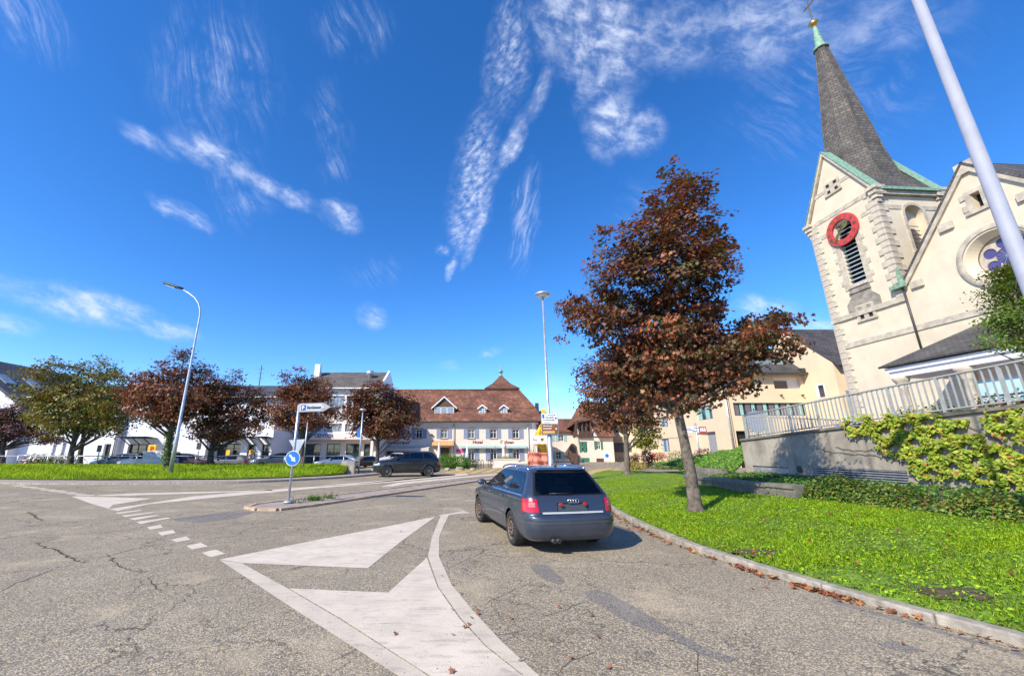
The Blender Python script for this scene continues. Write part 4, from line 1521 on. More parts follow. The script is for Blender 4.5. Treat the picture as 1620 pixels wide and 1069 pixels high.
# post box yellow sign hung on the wall
ps = boxpart(None, 'hanging_sign', lp(245.5) + LX0, lp(257.5) + LX0, LY0 - .95, LY0 - .75, 1.40, 2.30, M['post_yellow'], .03)
tag(ps, 'orange-yellow box sign with a red P beside the shop entrance', 'sign')
t_ = text_obj('letter', 'P', .75, M['red'], ps, (lp(249.0) + LX0, LY0 - .965, 1.58), extrude=.01, bold=.03)
for X, px0 in ((0, 362), (0, 398)):
    q = boxpart(None, 'window_poster', lp(px0) + LX0, lp(px0 + 6) + LX0, LY0 - .35, LY0 - .30, .75, 1.75, M['post_yellow'])
    tag(q, 'yellow poster board standing before the wide shop window' if px0 == 362 else 'yellow post sign between the two narrow shop windows', 'poster' if px0 == 362 else 'sign')

# white gabled house at the far left
gh = thing('gabled_house', 'white house at the far left with dark verge and roof windows', 'building', (-57.5, 45.0, 0))
b = MB()
b.prism([(-8.2, 0, 0), (8.0, 0, 0), (8.0, 0, 6.6), (0, 0, 11.8), (-8.2, 0, 6.6)], (0, 12, 0))
b.build('wall', M['white_plaster'], gh)
for sgn in (-1, 1):
    r_ = slab(gh, 'roof', [[(0, -.5, 12.15), (sgn * 8.9, -.5, 6.35), (sgn * 8.9, 12.4, 6.35), (0, 12.4, 12.15)]], M['blue_slate'], .3)
    if sgn > 0:
        for k in range(2):
            b = MB()
            x0_, x1_ = 3.2, 4.9
            zf = lambda x: 12.15 - x * (5.8 / 8.9)
            y0_ = .6 + 3 * k
            b.prism([(x0_, y0_, zf(x0_) + .02), (x1_, y0_, zf(x1_) + .02), (x1_, y0_ + 1.2, zf(x1_) + .02), (x0_, y0_ + 1.2, zf(x0_) + .02)], (.07, 0, .1))
            b.build('roof_window', M['win_pale'], r_)
for X, z in ((3.5, 1.0), (5.8, 1.0), (5.5, 4.2), (2.5, 4.2)):
    window(gh, X, X + 1.3, z, z + 1.4, y=-.004, glass=M['win_glass'], sill=None)
boxpart(gh, 'door', 6.6, 7.7, -.08, -.003, 0, 2.3, M['dark_grey'])
# mast behind the roofs
b = MB()
b.tube([(0, 0, 0), (0, 0, 13.0)], [.12, .05], 6)
for z in (11.2, 11.9, 12.5):
    b.tube([(-.4, 0, z), (.4, 0, z)], .02, 5)
ms = b.build('antenna_mast', M['dark_grey'], None, loc=(-29.0, 55.0, 0))
tag(ms, 'thin radio mast rising behind the slate roof', 'mast')

# ------------------------------------------------------------------ old houses far right of the inn
wh = thing('village_house', 'small cream village house with mint shutters and red roof', 'house', (14.2, 72.0, 0))
holes = [(-1.6 + 2.1 * k, -.7 + 2.1 * k, 3.3, 4.3) for k in range(2)] + [(-2.1 + 2.0 * k, -1.2 + 2.0 * k, .4, 1.6) for k in range(3)]
wall(wh, 'wall', -3.6, 4.6, 0, 4.9, holes, M['cream_plaster'], back=8)
for h in holes:
    window(wh, h[0] + .02, h[1] - .02, h[2] + .02, h[3] - .02)
    for xa in (h[0] - .5, h[1] + .03):
        shutter(wh, xa, xa + .46, h[2], h[3], M['shutter_mint'])
slab(wh, 'roof', [[(-4.0, -.5, 4.85), (5.2, -.5, 4.85), (5.2, 4, 7.4), (-.2, 4, 7.4)], [(-4.0, -.5, 4.85), (-.2, 4, 7.4), (-4.0, 8.5, 4.85)], [(-4.0, 8.5, 4.85), (-.2, 4, 7.4), (5.2, 4, 7.4), (5.2, 8.5, 4.85)]], M['red_tiles'])

hp = lambda px, py=720: atY(px, py, 68.0).x
th = thing('timbered_house', 'old half-timbered house with steep brown roof, loggia and green shutters', 'house', (hp(944), 68.0, 0))
ox = hp(944)
tx = lambda px: hp(px) - ox
holes = [(tx(921), tx(931), 1.55, 3.15), (tx(944.5), tx(951.5), 1.95, 3.2), (tx(920.5), tx(932.5), -.05, .62), (tx(943), tx(955), -.05, .55)]
wall(th, 'wall', tx(917.5), tx(972), -.1, 3.9, holes, M['cream_plaster'], back=9)
wall(th, 'loggia_back', tx(917.5), tx(937), 3.9, 6.2, [], M['timber'], y=1.1, back=4)
window(th, tx(921) + .02, tx(931) - .02, 1.57, 3.13, bars=2)
window(th, tx(944.5) + .02, tx(951.5) - .02, 1.97, 3.18)
for xa, xb in ((923.6, 928.4), (917.6, 920.8)):
    shutter(th, tx(xa), tx(xb), 1.5, 3.15, M['shutter_green'])
for xa, xb in ((941.4, 944.3), (951.8, 954.8)):
    shutter(th, tx(xa), tx(xb), 1.9, 3.25, M['shutter_green'])
boxpart(th, 'cellar_shutter', tx(920.5), tx(932.5), .05, .12, -.05, .62, M['shutter_green'])
boxpart(th, 'cellar_opening', tx(943), tx(955), .05, .12, -.05, .55, M['timber'])
b = MB()
b.box(tx(917.3), tx(937.2), -.35, -.25, 3.75, 4.75)
for k in range(9):
    x = tx(917.3) + (tx(937.2) - tx(917.3)) * k / 8
    b.box(x - .04, x + .04, -.40, -.353, 3.75, 4.8)
b.box(tx(917.3), tx(937.2), -.25, 1.1, 3.75, 3.85)
b.build('balcony', M['timber'], th)
for px in (917.8, 924, 930.5, 936.6):
    boxpart(th, 'post', tx(px) - .08, tx(px) + .08, -.3, -.14, 4.76, 6.6, M['timber'])
for k in range(3):
    boxpart(th, 'plaster_infill', tx(919 + 6 * k), tx(922 + 6 * k), 1.02, 1.09, 4.3, 5.7, M['cream_plaster'])
b = MB()
b.prism([(tx(937), -.02, 3.9), (tx(947), -.02, 3.9), (tx(937), -.02, 6.0)], (0, .3, 0))
b.build('gable_infill', M['cream_plaster'], th)
b = MB()
b.prism([(tx(937.2), -.07, 3.9), (tx(938.6), -.07, 3.9), (tx(943), -.07, 4.8), (tx(941.8), -.07, 5.0)], (0, .04, 0))
b.box(tx(937), tx(972), -.07, -.022, 3.82, 3.98)
b.build('brace', M['timber'], th)
# steep roof: ridge along the house, half hip over the loggia
zR = 10.2
slab(th, 'roof', [[(tx(946), -.7, 3.9), (tx(974), -.7, 3.9), (tx(974), 5, zR), (tx(938.5), 5, zR), (tx(938), 1.3, 7.2)],
                  [(tx(938.5), 5, zR), (tx(938), 1.3, 6.5), (tx(912.5), -.6, 6.25), (tx(908), 5.0, 5.4)],
                  [(tx(912.5), -.62, 6.25), (tx(938.2), -.62, 6.75), (tx(938.2), 1.4, 7.0), (tx(912.5), 1.4, 6.4)],
                  [(tx(974), 10.7, 3.9), (tx(910), 10.7, 3.9), (tx(938.5), 5, zR), (tx(974), 5, zR)]], M['brown_tiles'], .18)
b = MB()
b.prism([(tx(912.0), -.64, 6.30), (tx(916.2), -.64, 6.55), (tx(912.0), -.64, 3.9), (tx(908.0), -.64, 3.6)], (0, .12, 0))
b.build('bargeboard', M['timber'], th)
b = MB()
b.prism([(tx(966.5), .9, 6.2), (tx(969.5), .9, 6.2), (tx(969.5), .9, 7.4), (tx(966.5), .9, 7.4)], (0, 1.5, 0))
b.build('roof_window', M['win_pale'], th)

# ------------------------------------------------------------------ yellow office building in three wings
WA, WB, WC = Vector((24.4, 76.2, 0)), Vector((28.2, 63.5, 0)), Vector((27.0, 44.0, 0))
yb = thing('office_building', 'pale yellow office building of several wings with dark roofs and blue-green windows', 'building', tuple(WC))


def lift(o, holder, top):
    """hang a part directly on the building, in the place its wall has"""
    o.parent = top
    o.location = holder.location
    o.rotation_euler = holder.rotation_euler
    return o


def hole_on(a, c, pts):
    """opening corners found where the survey rays meet the front"""
    d = (c - a).normalized()
    n = Vector((d.y, -d.x, 0))
    r = []
    for (px, py) in pts:
        v = ray(px, py)
        t = (a - Vector((0, 0, CAM_H))).dot(n) / v.dot(n)
        p = Vector((0, 0, CAM_H)) + v * t
        r.append(((p - a).dot(d), p.z))
    return (r[0][0], r[1][0], r[1][1], r[0][1])


def local_part(me_obj, a, c):
    d = c - a
    me_obj.location = a - WC
    me_obj.rotation_euler = (0, 0, math.atan2(d.y, d.x))
    return me_obj


for (a, c, zt, hs, openings) in (
        (WA, WB, 8.6, [((967, 671), (986, 684)), ((970, 700), (1000, 715)), ((1005, 668), (1025, 682)), ((968, 731), (973, 736))], []),
        (WB, WC + Vector((0, .03, 0)), 9.6, [((1100.6, 645), (1128, 662)), ((1068, 652), (1075, 668)), ((1043, 660), (1057, 674)), ((1045, 694), (1060, 714))], [((1099, 685), (1136, 713))])):
    H_ = [hole_on(a, c, q) for q in hs]
    O_ = [hole_on(a, c, q) for q in openings]
    O_ = [(o[0], o[1], 0.0, o[3]) for o in O_]
    L = (c - a).length
    w_ = wall(yb, 'wall', 0, L, 0, zt, H_ + O_, M['yellow_plaster'], back=.45 if c.y < 60 else 8, depth=.3)
    local_part(w_, a, c)
    for i, h in enumerate(H_):
        ww_ = window(w_, h[0] + .02, h[1] - .02, h[2] + .02, h[3] - .02, bars=3, hbars=0, frame=M['grey_trim'], glass=M['win_green'], y=.2, fw=.05)
        lift(ww_, w_, yb)
        # blinds and curtains behind part of the glass
        nb = 4
        for k in range(nb):
            x0 = h[0] + (h[1] - h[0]) * k / nb + .05
            if (a is WA and i == 1) or (a is WB and i == 3 and k % 2):
                boxpart(ww_, 'roller_blind', x0, x0 + (h[1] - h[0]) / nb - .06, .11, .14, h[2] + .05, h[3] - .05, M['rolladen'])
            elif k % 2 == 0:
                boxpart(ww_, 'curtain', x0, x0 + (h[1] - h[0]) / nb - .08, .155, .19, h[2] + .08, h[3] - .08, M['curtain_blue'] if i else M['curtain_green'])
    for o_ in O_:
        boxpart(w_, 'recess_back', o_[0] - .02, o_[1] + .02, .302, .36, 0, o_[3], M['grey_trim'])
    slab(w_, 'roof', [[(-.4, -.6, zt - .05), (L - .05, -.6, zt - .05), (L - .05, .6 if c.y < 60 else 4.0, zt + (.5 if c.y < 60 else 2.6)), (-.4, .6 if c.y < 60 else 4.0, zt + (.5 if c.y < 60 else 2.6))]], M['dark_tiles'], .15)
    b = MB()
    b.box(0, L * .55, -.035, -.003, 3.4, 3.47)
    b.build('string_course', M['grey_trim'], w_)
# wing facing the square
C1 = Vector((36.0, 44.0, 0))
holes = [(.9, 8.62, 5.28, 6.64), (5.7, 8.65, 8.15, 9.40), (.7, 3.2, 0, 3.7)]
wc = wall(yb, 'wall', .62, 9.0, 0, 9.9, holes, M['yellow_plaster'], back=8, depth=.35)
w_ = window(wc, .92, 8.60, 5.30, 6.62, bars=11, hbars=0, frame=M['dark_grey'], glass=M['win_green'], y=.3, fw=.06)
lift(w_, wc, yb)
for k in range(12):
    if k % 2:
        x0 = .95 + 7.65 * k / 12
        boxpart(w_, 'curtain', x0 + .08, x0 + .42, .2, .24, 5.36, 6.56, M['curtain_green'])
    else:
        x0 = .95 + 7.65 * k / 12
        boxpart(w_, 'roller_blind', x0 + .05, x0 + .6, .21, .235, 5.36, 6.56, M['rolladen'])
boxpart(wc, 'balcony_back', 5.70, 8.66, .36, .42, 8.15, 9.4, M['white_render'])
boxpart(wc, 'balcony_window', 5.75, 7.35, .30, .357, 8.17, 9.05, M['win_glass'])
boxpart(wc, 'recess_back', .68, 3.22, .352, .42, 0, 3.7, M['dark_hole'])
boxpart(wc, 'recess_pillar', 2.3, 2.9, .1, .34, 0, 3.69, M['yellow_plaster'])
b = MB()
b.tube([(.1, -.12, 0), (.1, -.12, 9.4)], .09, 8)
b.build('downpipe', M['galv'], wc)
for x in (6.1, 8.4):
    boxpart(wc, 'waterspout', x, x + .12, -.3, -.003, 7.35, 7.5, M['timber'])
slab(wc, 'roof', [[(.2, -.7, 9.75), (9.3, -.7, 9.75), (9.0, 5.2, 14.6), (-.4, 5.2, 14.6)], [(-.4, 10, 10.2), (9.0, 10, 10.2), (9.0, 5.2, 14.6), (-.4, 5.2, 14.6)]], M['dark_tiles'], .2)
b = MB()
b.prism([(.63, .02, 9.9), (.63, 8, 9.9), (.63, 5.2, 14.3)], (.2, 0, 0))
b.build('gable', M['yellow_plaster'], wc)
boxpart(wc, 'gutter', .2, 9.4, -.86, -.72, 9.58, 9.80, M['dark_grey'])
boxpart(wc, 'roof_window', 5.0, 6.2, .8, 1.9, 11.0, 11.5, M['win_pale'])
boxpart(wc, 'roof_window', 6.6, 7.8, .8, 1.9, 11.0, 11.5, M['win_pale'])
# gabled block next to the church
gx = 9.0
b = MB()
yF, yR, yK, zE, zP = -4.0, 1.6, 7.2, 10.35, 15.2
b.prism([(gx, yF, 0), (gx, yF, zE), (gx, yR, zP), (gx, yK, zE), (gx, yK, 0)], (8.5, 0, 0))
gb = b.build('gable_block', M['yellow_plaster'], yb)
slab(gb, 'roof', [[(gx - .02, yF - .7, zE - .55), (gx + 9, yF - .7, zE - .55), (gx + 9, yR, zP + .12), (gx - .02, yR, zP + .12)], [(gx - .02, yK + .5, zE - .4), (gx + 9, yK + .5, zE - .4), (gx + 9, yR, zP + .12), (gx - .02, yR, zP + .12)]], M['dark_tiles'], .16)
b = MB()
b.box(gx - .035, gx - .003, -2.45, -1.35, 6.9, 8.3)
gw = b.build('gable_window', M['white_render'], yb)
boxpart(gw, 'pane', gx - .06, gx - .037, -2.35, -1.75, 7.0, 8.2, M['win_glass'])
b = MB()
b.box(gx + .6, gx + 2.0, yF - .05, yF - .003, 5.2, 7.4)
b.build('side_window', M['win_pale'], gb)
for k in range(2):
    boxpart(gb, 'glass_door', gx + .05 + .75 * k, gx + .75 + .75 * k, yF - .09, yF - .004, 2.4, 4.9, M['door_blue'])
b = MB()
b.box(gx - .5, gx + .25, -.6, -.1, 9.9, 10.3)
b.build('eaves_return', M['dark_grey'], gb)
# name board of the office
sb = thing('post_sign', 'slim post with a blue and red name board before the yellow wall', 'sign', tuple(G(1108.5, 731, 0.6).to_2d()) + (0.0,))
b = MB()
b.tube([(0, 0, 0), (0, 0, 4.3)], .09, 8)
b.build('pole', M['galv'], sb)
b = MB()
b.box(-1.15, .25, -.06, .06, 3.42, 3.95)
b.build('board', M['sign_white'], sb)
for k, (x0, x1, z, m_) in enumerate(((-1.1, -.5, 3.75, 'letter_grey'), (-1.1, -.3, 3.6, 'letter_grey'), (-.4, .1, 3.48, 'sign_text'), (-.25, .2, 3.8, 'letter_grey'))):
    boxpart(sb, 'lettering', x0, x1, -.075, -.063, z, z + .07, M[m_])
b = MB()
b.box(.3, 1.0, -.06, .06, 3.4, 3.95)
rb = b.build('red_board', M['red'], sb)
for k in range(3):
    boxpart(rb, 'emblem', .36 + .2 * k, .50 + .2 * k, -.075, -.063, 3.5, 3.85, M['sign_white'])
# ------------------------------------------------------------------ church terrace and church
TERR_Z = 2.12
b = MB()
b.prism([(12.62, -8, -.2), (12.62, 19.6, -.2), (19.0, 21.6, -.2), (26.5, 40, -.2), (60, 40, -.2), (60, -8, -.2)], (0, 0, TERR_Z + .2))
terrace = struct(b.build('terrace', M['paving']))

CP = Vector((31.0, 33.4, 0))
church_rot = math.atan2(-.998, .064)
church = thing('church', 'cream church with sandstone quoins, slate spire, red clock and rose window', 'church', tuple(CP), church_rot)
TW, TD = 5.7, 5.5
Z1, ZS, ZG, ZP = 12.3, 10.0, 21.3, 26.8
# tower body with openings, front gable included
tw_holes = [(2.15, 3.55, 14.7, 20.2)]
b = MB()
tower = wall(church, 'tower', 0, TW, 1.8, ZG, tw_holes, M['church_plaster'], back=TD, depth=.5, right=False)
gb_ = MB()
gb_.prism([(0, 0.0, ZG - .002), (TW, 0.0, ZG - .002), (TW / 2, 0.0, ZP)], (0, .6, 0))
gb_.build('gable', M['church_plaster'], tower)
gb_ = MB()
gb_.prism([(0, TD, ZG - .002), (TW, TD, ZG - .002), (TW / 2, TD, ZP)], (0, -.6, 0))
gb_.build('gable', M['church_plaster'], tower)
# louvres in the clock opening
n_ = 15
for k in range(n_):
    z = 14.86 + 5.1 * k / (n_ - 1)
    b = MB()
    b.prism([(2.17, .12, z - .10), (2.17, .42, z + .10), (2.17, .42, z + .14), (2.17, .12, z - .05)], (1.36, 0, 0))
    b.build('louvre', M['louvre_blue'], tower)
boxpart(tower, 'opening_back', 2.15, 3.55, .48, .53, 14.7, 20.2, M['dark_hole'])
# pale surround and stained apron under it
b = MB()
b.box(1.72, 2.147, -.05, -.002, 14.4, 20.2)
b.box(3.553, 3.98, -.05, -.002, 14.4, 20.2)
b.box(2.05, 3.65, -.16, -.004, 14.45, 14.68)
for k in range(4):
    z = 14.9 + k * 1.05
    b.box(1.5, 1.718, -.05, -.002, z, z + .42)
    b.box(3.983, 4.2, -.05, -.002, z, z + .42)
b.build('opening_surround', M['church_stone'], tower)
b = MB()
b.prism([(1.55, -.07, 12.36), (4.15, -.07, 12.36), (4.15, -.07, 13.2), (3.65, -.07, 13.75), (3.65, -.07, 14.44), (2.05, -.07, 14.44), (2.05, -.07, 13.75), (1.55, -.07, 13.2)], (0, .065, 0))
b.prism([(2.0, -.16, 14.0), (3.7, -.16, 14.0), (3.7, -.16, 14.12), (2.0, -.16, 14.12)], (0, .15, 0))
b.build('apron', M['church_stone_dark'], tower)


def slit_pair(cx, z0, z1, w, gap, sur):
    b = MB()
    xs_ = [cx - gap / 2 - w - sur, cx - gap / 2 - w, cx - gap / 2, cx + gap / 2, cx + gap / 2 + w, cx + gap / 2 + w + sur]
    b.box(xs_[0], xs_[1], -.1, -.003, z0, z1)
    b.box(xs_[2], xs_[3], -.1, -.003, z0, z1)
    b.box(xs_[4], xs_[5], -.1, -.003, z0, z1)
    b.box(xs_[0], xs_[5], -.1, -.003, z1 + .002, z1 + sur * .8)
    b.box(xs_[0] - .06, xs_[5] + .06, -.14, -.003, z0 - sur * .8, z0 - .002)
    o = b.build('slit_window', M['church_stone'], tower)
    for x in (xs_[1], xs_[3]):
        boxpart(tower, 'slit_opening', x + .002, x + w - .002, -.03, -.006, z0 + .002, z1 - .002, M['dark_hole'])


slit_pair(2.85, 11.75, 12.75, .34, .34, .22)
slit_pair(2.85, 23.2, 24.1, .34, .34, .2)
# string courses
for q in ((-.10, TW + .10, -.16, -.003, Z1 - .2, Z1 + .18), (-.05, TW + .05, -.08, -.004, ZS - .2, ZS + .2), (.5, TW - .5, -.045, -.002, ZG - .15, ZG + .2), (.55, 1.3, -.045, -.002, 19.7, 20.05),
          (4.4, TW - .5, -.045, -.002, 19.7, 20.05), (1.0, TW - 1.0, -.04, -.002, 23.55, 23.85), (TW + .003, TW + .10, .02, TD - .02, Z1 - .2, Z1 + .18), (TW + .003, TW + .05, .45, 2.0, 19.7, 20.05), (TW + .003, TW + .05, 3.7, TD - .4, 19.7, 20.05)):
    boxpart(tower, 'string_course', *q, M['church_stone'])
# quoins, long and short, two corners; each stone its own part
rq = random.Random(3)
zq = Z1 + .2
k = 0
qmesh = {}
while zq < ZG - .25:
    h = .50
    for corner in (0, 1):
        lng = (k + corner) % 2 == 0
        a_ = .78 if lng else .50
        c_ = .50 if lng else .78
        key = (corner, lng)
        if key not in qmesh:
            b = MB()
            if corner == 0:
                b.box(-.09, a_, -.09, c_, .012, h - .012)
            else:
                b.box(TW - a_, TW + .09, -.09, c_, .012, h - .012)
            qmesh[key] = b.mesh('quoin', M['church_stone'])
        o = inst('quoin', qmesh[key], tower, (0, rq.uniform(-.012, .012), zq))
        bevel(o, .03, 2)
    zq += h
    k += 1
zq = 2.0
k = 0
while zq < Z1 - .7:
    lng = k % 2 == 0
    b = MB()
    b.box(-.09, .78 if lng else .5, -.09, .5 if lng else .78, .012, .49)
    o = b.build('quoin', M['church_stone'], tower, loc=(0, 0, zq))
    bevel(o, .03, 2)
    zq += .5
    k += 1
# gable coping in stone with copper edge
b = MB()
for sgn in (-1, 1):
    x0, x1 = TW / 2, TW / 2 + sgn * (TW / 2 + .35)
    zz = ZG - .45
    b.prism([(x0, -.22, ZP + .05), (x0, -.22, ZP + .42), (x1, -.22, zz + .40), (x1, -.22, zz)], (0, .9, 0))
cop = b.build('gable_coping', M['church_stone'], tower)
for sgn in (-1, 1):
    x0, x1 = TW / 2, TW / 2 + sgn * (TW / 2 + .42)
    zz = ZG - .5
    for y_, d_, dz in ((-.28, 1.0, .06), (TD - .7, 1.0, .10)):
        b = MB()
        b.prism([(x0, y_, ZP + .43), (x0, y_, ZP + .43 + dz), (x1, y_, zz + .41 + dz), (x1, y_, zz + .41)], (0, d_, 0))
        b.build('copper_flashing', M['verdigris'], tower)
    b = MB()
    b.prism([(x0, TD - .6, ZP - .1), (x0, TD - .6, ZP + .42), (x1, TD - .6, zz + .40), (x1, TD - .6, zz)], (0, .9, 0))
    b.build('gable_coping', M['church_stone'], tower)
# corbelled shoulders at the eaves corners
for x0, y0 in ((TW + .08, -.05), (TW + .08, TD - .35), (-.08, -.05)):
    b = MB()
    for j in range(4):
        e_ = .12 + .09 * j
        b.box(x0 - e_, x0 + e_, y0 - e_ + .1, y0 + e_ + .25, ZG - 1.1 + .36 * j, ZG - .80 + .36 * j)
    o = b.build('shoulder_stone', M['church_stone'], tower)
    bevel(o, .03, 1)
# eaves cornice on the side face and copper gutter
b = MB()
b.box(TW + .003, TW + .28, .35, TD - .45, ZG - .42, ZG - .12)
b.build('cornice', M['church_stone'], tower)
b = MB()
b.box(TW + .02, TW + .48, .25, TD - .3, ZG - .11, ZG + .12)
b.build('eaves_gutter', M['verdigris'], tower)
slab(tower, 'saddle_roof', [[(TW / 2, .3, ZP + .1), (TW / 2, TD - .3, ZP + .1), (TW + .35, TD - .3, ZG), (TW + .35, .3, ZG)], [(TW / 2, .3, ZP + .1), (TW / 2, TD - .3, ZP + .1), (-.35, TD - .3, ZG), (-.35, .3, ZG)]], M['spire_slate'], .15)
# belfry arch on the side face: stone ring, reveal, louvres
def arch_pts(cy, half, z0, zs, n=12):
    pts = [(cy - half, z0)]
    for j in range(n + 1):
        a = math.pi - math.pi * j / n
        pts.append((cy + half * math.cos(a), zs + half * math.sin(a)))
    pts.append((cy + half, z0))
    return pts


cy = TD / 2 + .1
outer = arch_pts(cy, 1.02, 16.0, 19.3)
innr = arch_pts(cy, .80, 16.0, 19.3)
b = MB()
for j in range(len(outer) - 1):
    o1, o2, i1, i2 = outer[j], outer[j + 1], innr[j], innr[j + 1]
    x = TW
    b.prism([(x + .002, *o1), (x + .002, *o2), (x + .002, *i2), (x + .002, *i1)], (.07, 0, 0))
b.build('arch_ring', M['church_stone'], tower)
# the dark belfry opening is cut through the wall with a boolean, so its reveal is real depth
cut = MB()
cut.prism([(TW - .55, y, z) for y, z in innr], (1.4, 0, 0))
co = cut.build('belfry_cutter', M['church_plaster'], tower)
thick = MB()
thick.box(TW - .7, TW, .003, TD - .003, 1.8, ZG - .003)
tk = thick.build('belfry_wall', M['church_plaster'], tower)
bm_ = tk.modifiers.new('cut', 'BOOLEAN')
bm_.object = co
bm_.operation = 'DIFFERENCE'
bm_.solver = 'EXACT'
dg = bpy.context.evaluated_depsgraph_get()
dg.update()
newme = bpy.data.meshes.new_from_object(tk.evaluated_get(dg))
tk.modifiers.clear()
tk.data = newme
bpy.data.objects.remove(co)
for j in range(7):
    z = 16.2 + .36 * j
    b = MB()
    b.prism([(TW - .10, cy - .78, z - .08), (TW - .42, cy - .78, z + .12), (TW - .42, cy - .78, z + .17), (TW - .10, cy - .78, z - .02)], (0, 1.0, 0))
    b.build('belfry_louvre', M['dark_grey'], tower)
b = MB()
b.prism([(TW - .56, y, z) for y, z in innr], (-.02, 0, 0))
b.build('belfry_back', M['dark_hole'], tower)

# clock: red ring, gilded numerals and hands
ck = bpy.data.objects.new('clock', None)
COL.objects.link(ck)
ck.parent = church
ck.location = (TW / 2, -.18, 19.55)
b = MB()
N_ = 40
ro, ri = 1.36, .86
for j in range(N_):
    a0, a1 = 2 * math.pi * j / N_, 2 * math.pi * (j + 1) / N_
    p = lambda r, a, y: (r * math.sin(a), y, r * math.cos(a))
    b.poly([p(ro, a0, -.06), p(ro, a1, -.06), p(ri, a1, -.06), p(ri, a0, -.06)])
    b.poly([p(ro, a0, .06), p(ro, a1, .06), p(ro, a1, -.06), p(ro, a0, -.06)])
    b.poly([p(ri, a0, -.06), p(ri, a1, -.06), p(ri, a1, .06), p(ri, a0, .06)])
b.build('clock_ring', M['red_clock'], ck)
roman = ["XII", "I", "II", "III", "IV", "V", "VI", "VII", "VIII", "IX", "X", "XI"]
for j, tx_ in enumerate(roman):
    a = 2 * math.pi * j / 12
    me = text_mesh(tx_, .36, .01, .008, align='CENTER')
    me.materials.append(M['gold'])
    o = bpy.data.objects.new('numeral', me)
    COL.objects.link(o)
    o.parent = ck
    r = 1.0
    o.location = (r * math.sin(a), -.075, r * math.cos(a))
    o.rotation_euler = (math.pi / 2, a, 0)
b = MB()
for j in range(12):
    a = 2 * math.pi * j / 12
    Mx = Matrix.Rotation(a, 4, 'Y')
    b.box(-.012, .012, -.072, -.062, .90, 1.0, M=Mx)
b.build('minute_mark', M['gold'], ck)
for ang, L_, w_ in ((222, 1.2, .11), (60, .85, .16)):
    b = MB()
    Mx = Matrix.Rotation(rad(ang), 4, 'Y')
    b.v.extend([tuple(Mx @ Vector(p)) for p in ((-w_ * .5, -.10, -.3), (w_ * .5, -.10, -.3), (w_ * 1.3, -.10, L_ * .62), (0, -.10, L_), (-w_ * 1.3, -.10, L_ * .62), (-w_ * .5, -.13, -.3), (w_ * .5, -.13, -.3), (w_ * 1.3, -.13, L_ * .62), (0, -.13, L_), (-w_ * 1.3, -.13, L_ * .62))])
    for f in ((4, 3, 2, 1, 0)[::-1], (5, 6, 7, 8, 9), (0, 1, 6, 5), (1, 2, 7, 6), (2, 3, 8, 7), (3, 4, 9, 8), (4, 0, 5, 9)):
        b.f.append(list(f))
        b.m.append(0)
        b.s.append(False)
    b.build('clock_hand', M['gold'], ck)

# spire: eight slated sides, lead-like copper cap, gilded ball and rod
sp = MB()
cx_, cy_ = TW / 2, TD / 2
prof = [(2.86, 21.45), (2.48, 23.4), (2.02, 26.0), (1.50, 30.9), (.44, 39.4)]
for i in range(len(prof) - 1):
    (r0, z0), (r1, z1) = prof[i], prof[i + 1]
    for j in range(8):
        a0, a1 = math.pi / 8 + math.pi / 4 * j, math.pi / 8 + math.pi / 4 * (j + 1)
        sp.poly([(cx_ + r0 * math.cos(a0), cy_ + r0 * math.sin(a0), z0), (cx_ + r0 * math.cos(a1), cy_ + r0 * math.sin(a1), z0),
                 (cx_ + r1 * math.cos(a1), cy_ + r1 * math.sin(a1), z1), (cx_ + r1 * math.cos(a0), cy_ + r1 * math.sin(a0), z1)])
spire = sp.build('spire', M['spire_slate'], church)
hips = MB()
for j in range(8):
    a0 = math.pi / 8 + math.pi / 4 * j
    hips.tube([(cx_ + r * math.cos(a0), cy_ + r * math.sin(a0), z) for r, z in prof], .055, 5)
hips.build('hip_ridge', M['spire_slate'], spire)
b = MB()
b.lathe([(.62, 39.25), (.62, 39.42), (.44, 39.55), (.36, 40.0), (.17, 42.0), (.10, 42.25)], 12, Matrix.Translation((cx_, cy_, 0)))
b.build('copper_cap', M['verdigris'], spire)
b = MB()
b.lathe([(.08, 42.2), (.12, 42.3), (.33, 42.42), (.42, 42.62), (.33, 42.82), (.1, 42.95), (.045, 43.0), (.04, 45.6)], 14, Matrix.Translation((cx_, cy_, 0)))
b.box(cx_ - .55, cx_ + .55, cy_ - .04, cy_ + .04, 44.9, 45.02)
b.build('gilded_ball', M['gold'], spire)

# nave with its gable towards the square
NX0, NX1, NC = TW + .005, 16.4, 11.05
NZ, NP = 12.95, 19.35
ROSE = (NC, 13.05)
nave = MB()
nave.prism([(NX0, .02, 1.8), (NX1, .02, 1.8), (NX1, .02, NZ), (NC, .02, NP), (NX0, .02, NZ)], (0, 22, 0))
nv = nave.build('nave', M['church_plaster'], church)
# rose window recess cut with depth
cut = MB()
cut.lathe([(1.72, -.2), (1.28, .55), (1.28, .9)], 40, Matrix.Translation((ROSE[0], 0, ROSE[1])) @ Matrix.Rotation(-math.pi / 2, 4, 'X'), smooth=False)
cut.box(NC - .24, NC + .24, -.3, .5, 16.3, 17.35)
co = cut.build('nave_cutter', M['church_stone'], church)
bm_ = nv.modifiers.new('cut', 'BOOLEAN')
bm_.object = co
bm_.operation = 'DIFFERENCE'
bm_.solver = 'EXACT'
dg = bpy.context.evaluated_depsgraph_get()
dg.update()
newme = bpy.data.meshes.new_from_object(nv.evaluated_get(dg))
nv.modifiers.clear()
nv.data = newme
bpy.data.objects.remove(co)
rw = bpy.data.objects.new('rose_window', None)
COL.objects.link(rw)
rw.parent = church
rw.location = (ROSE[0], .02, ROSE[1])
RM = Matrix.Rotation(-math.pi / 2, 4, 'X')     # local z -> +y (into the wall)
b = MB()
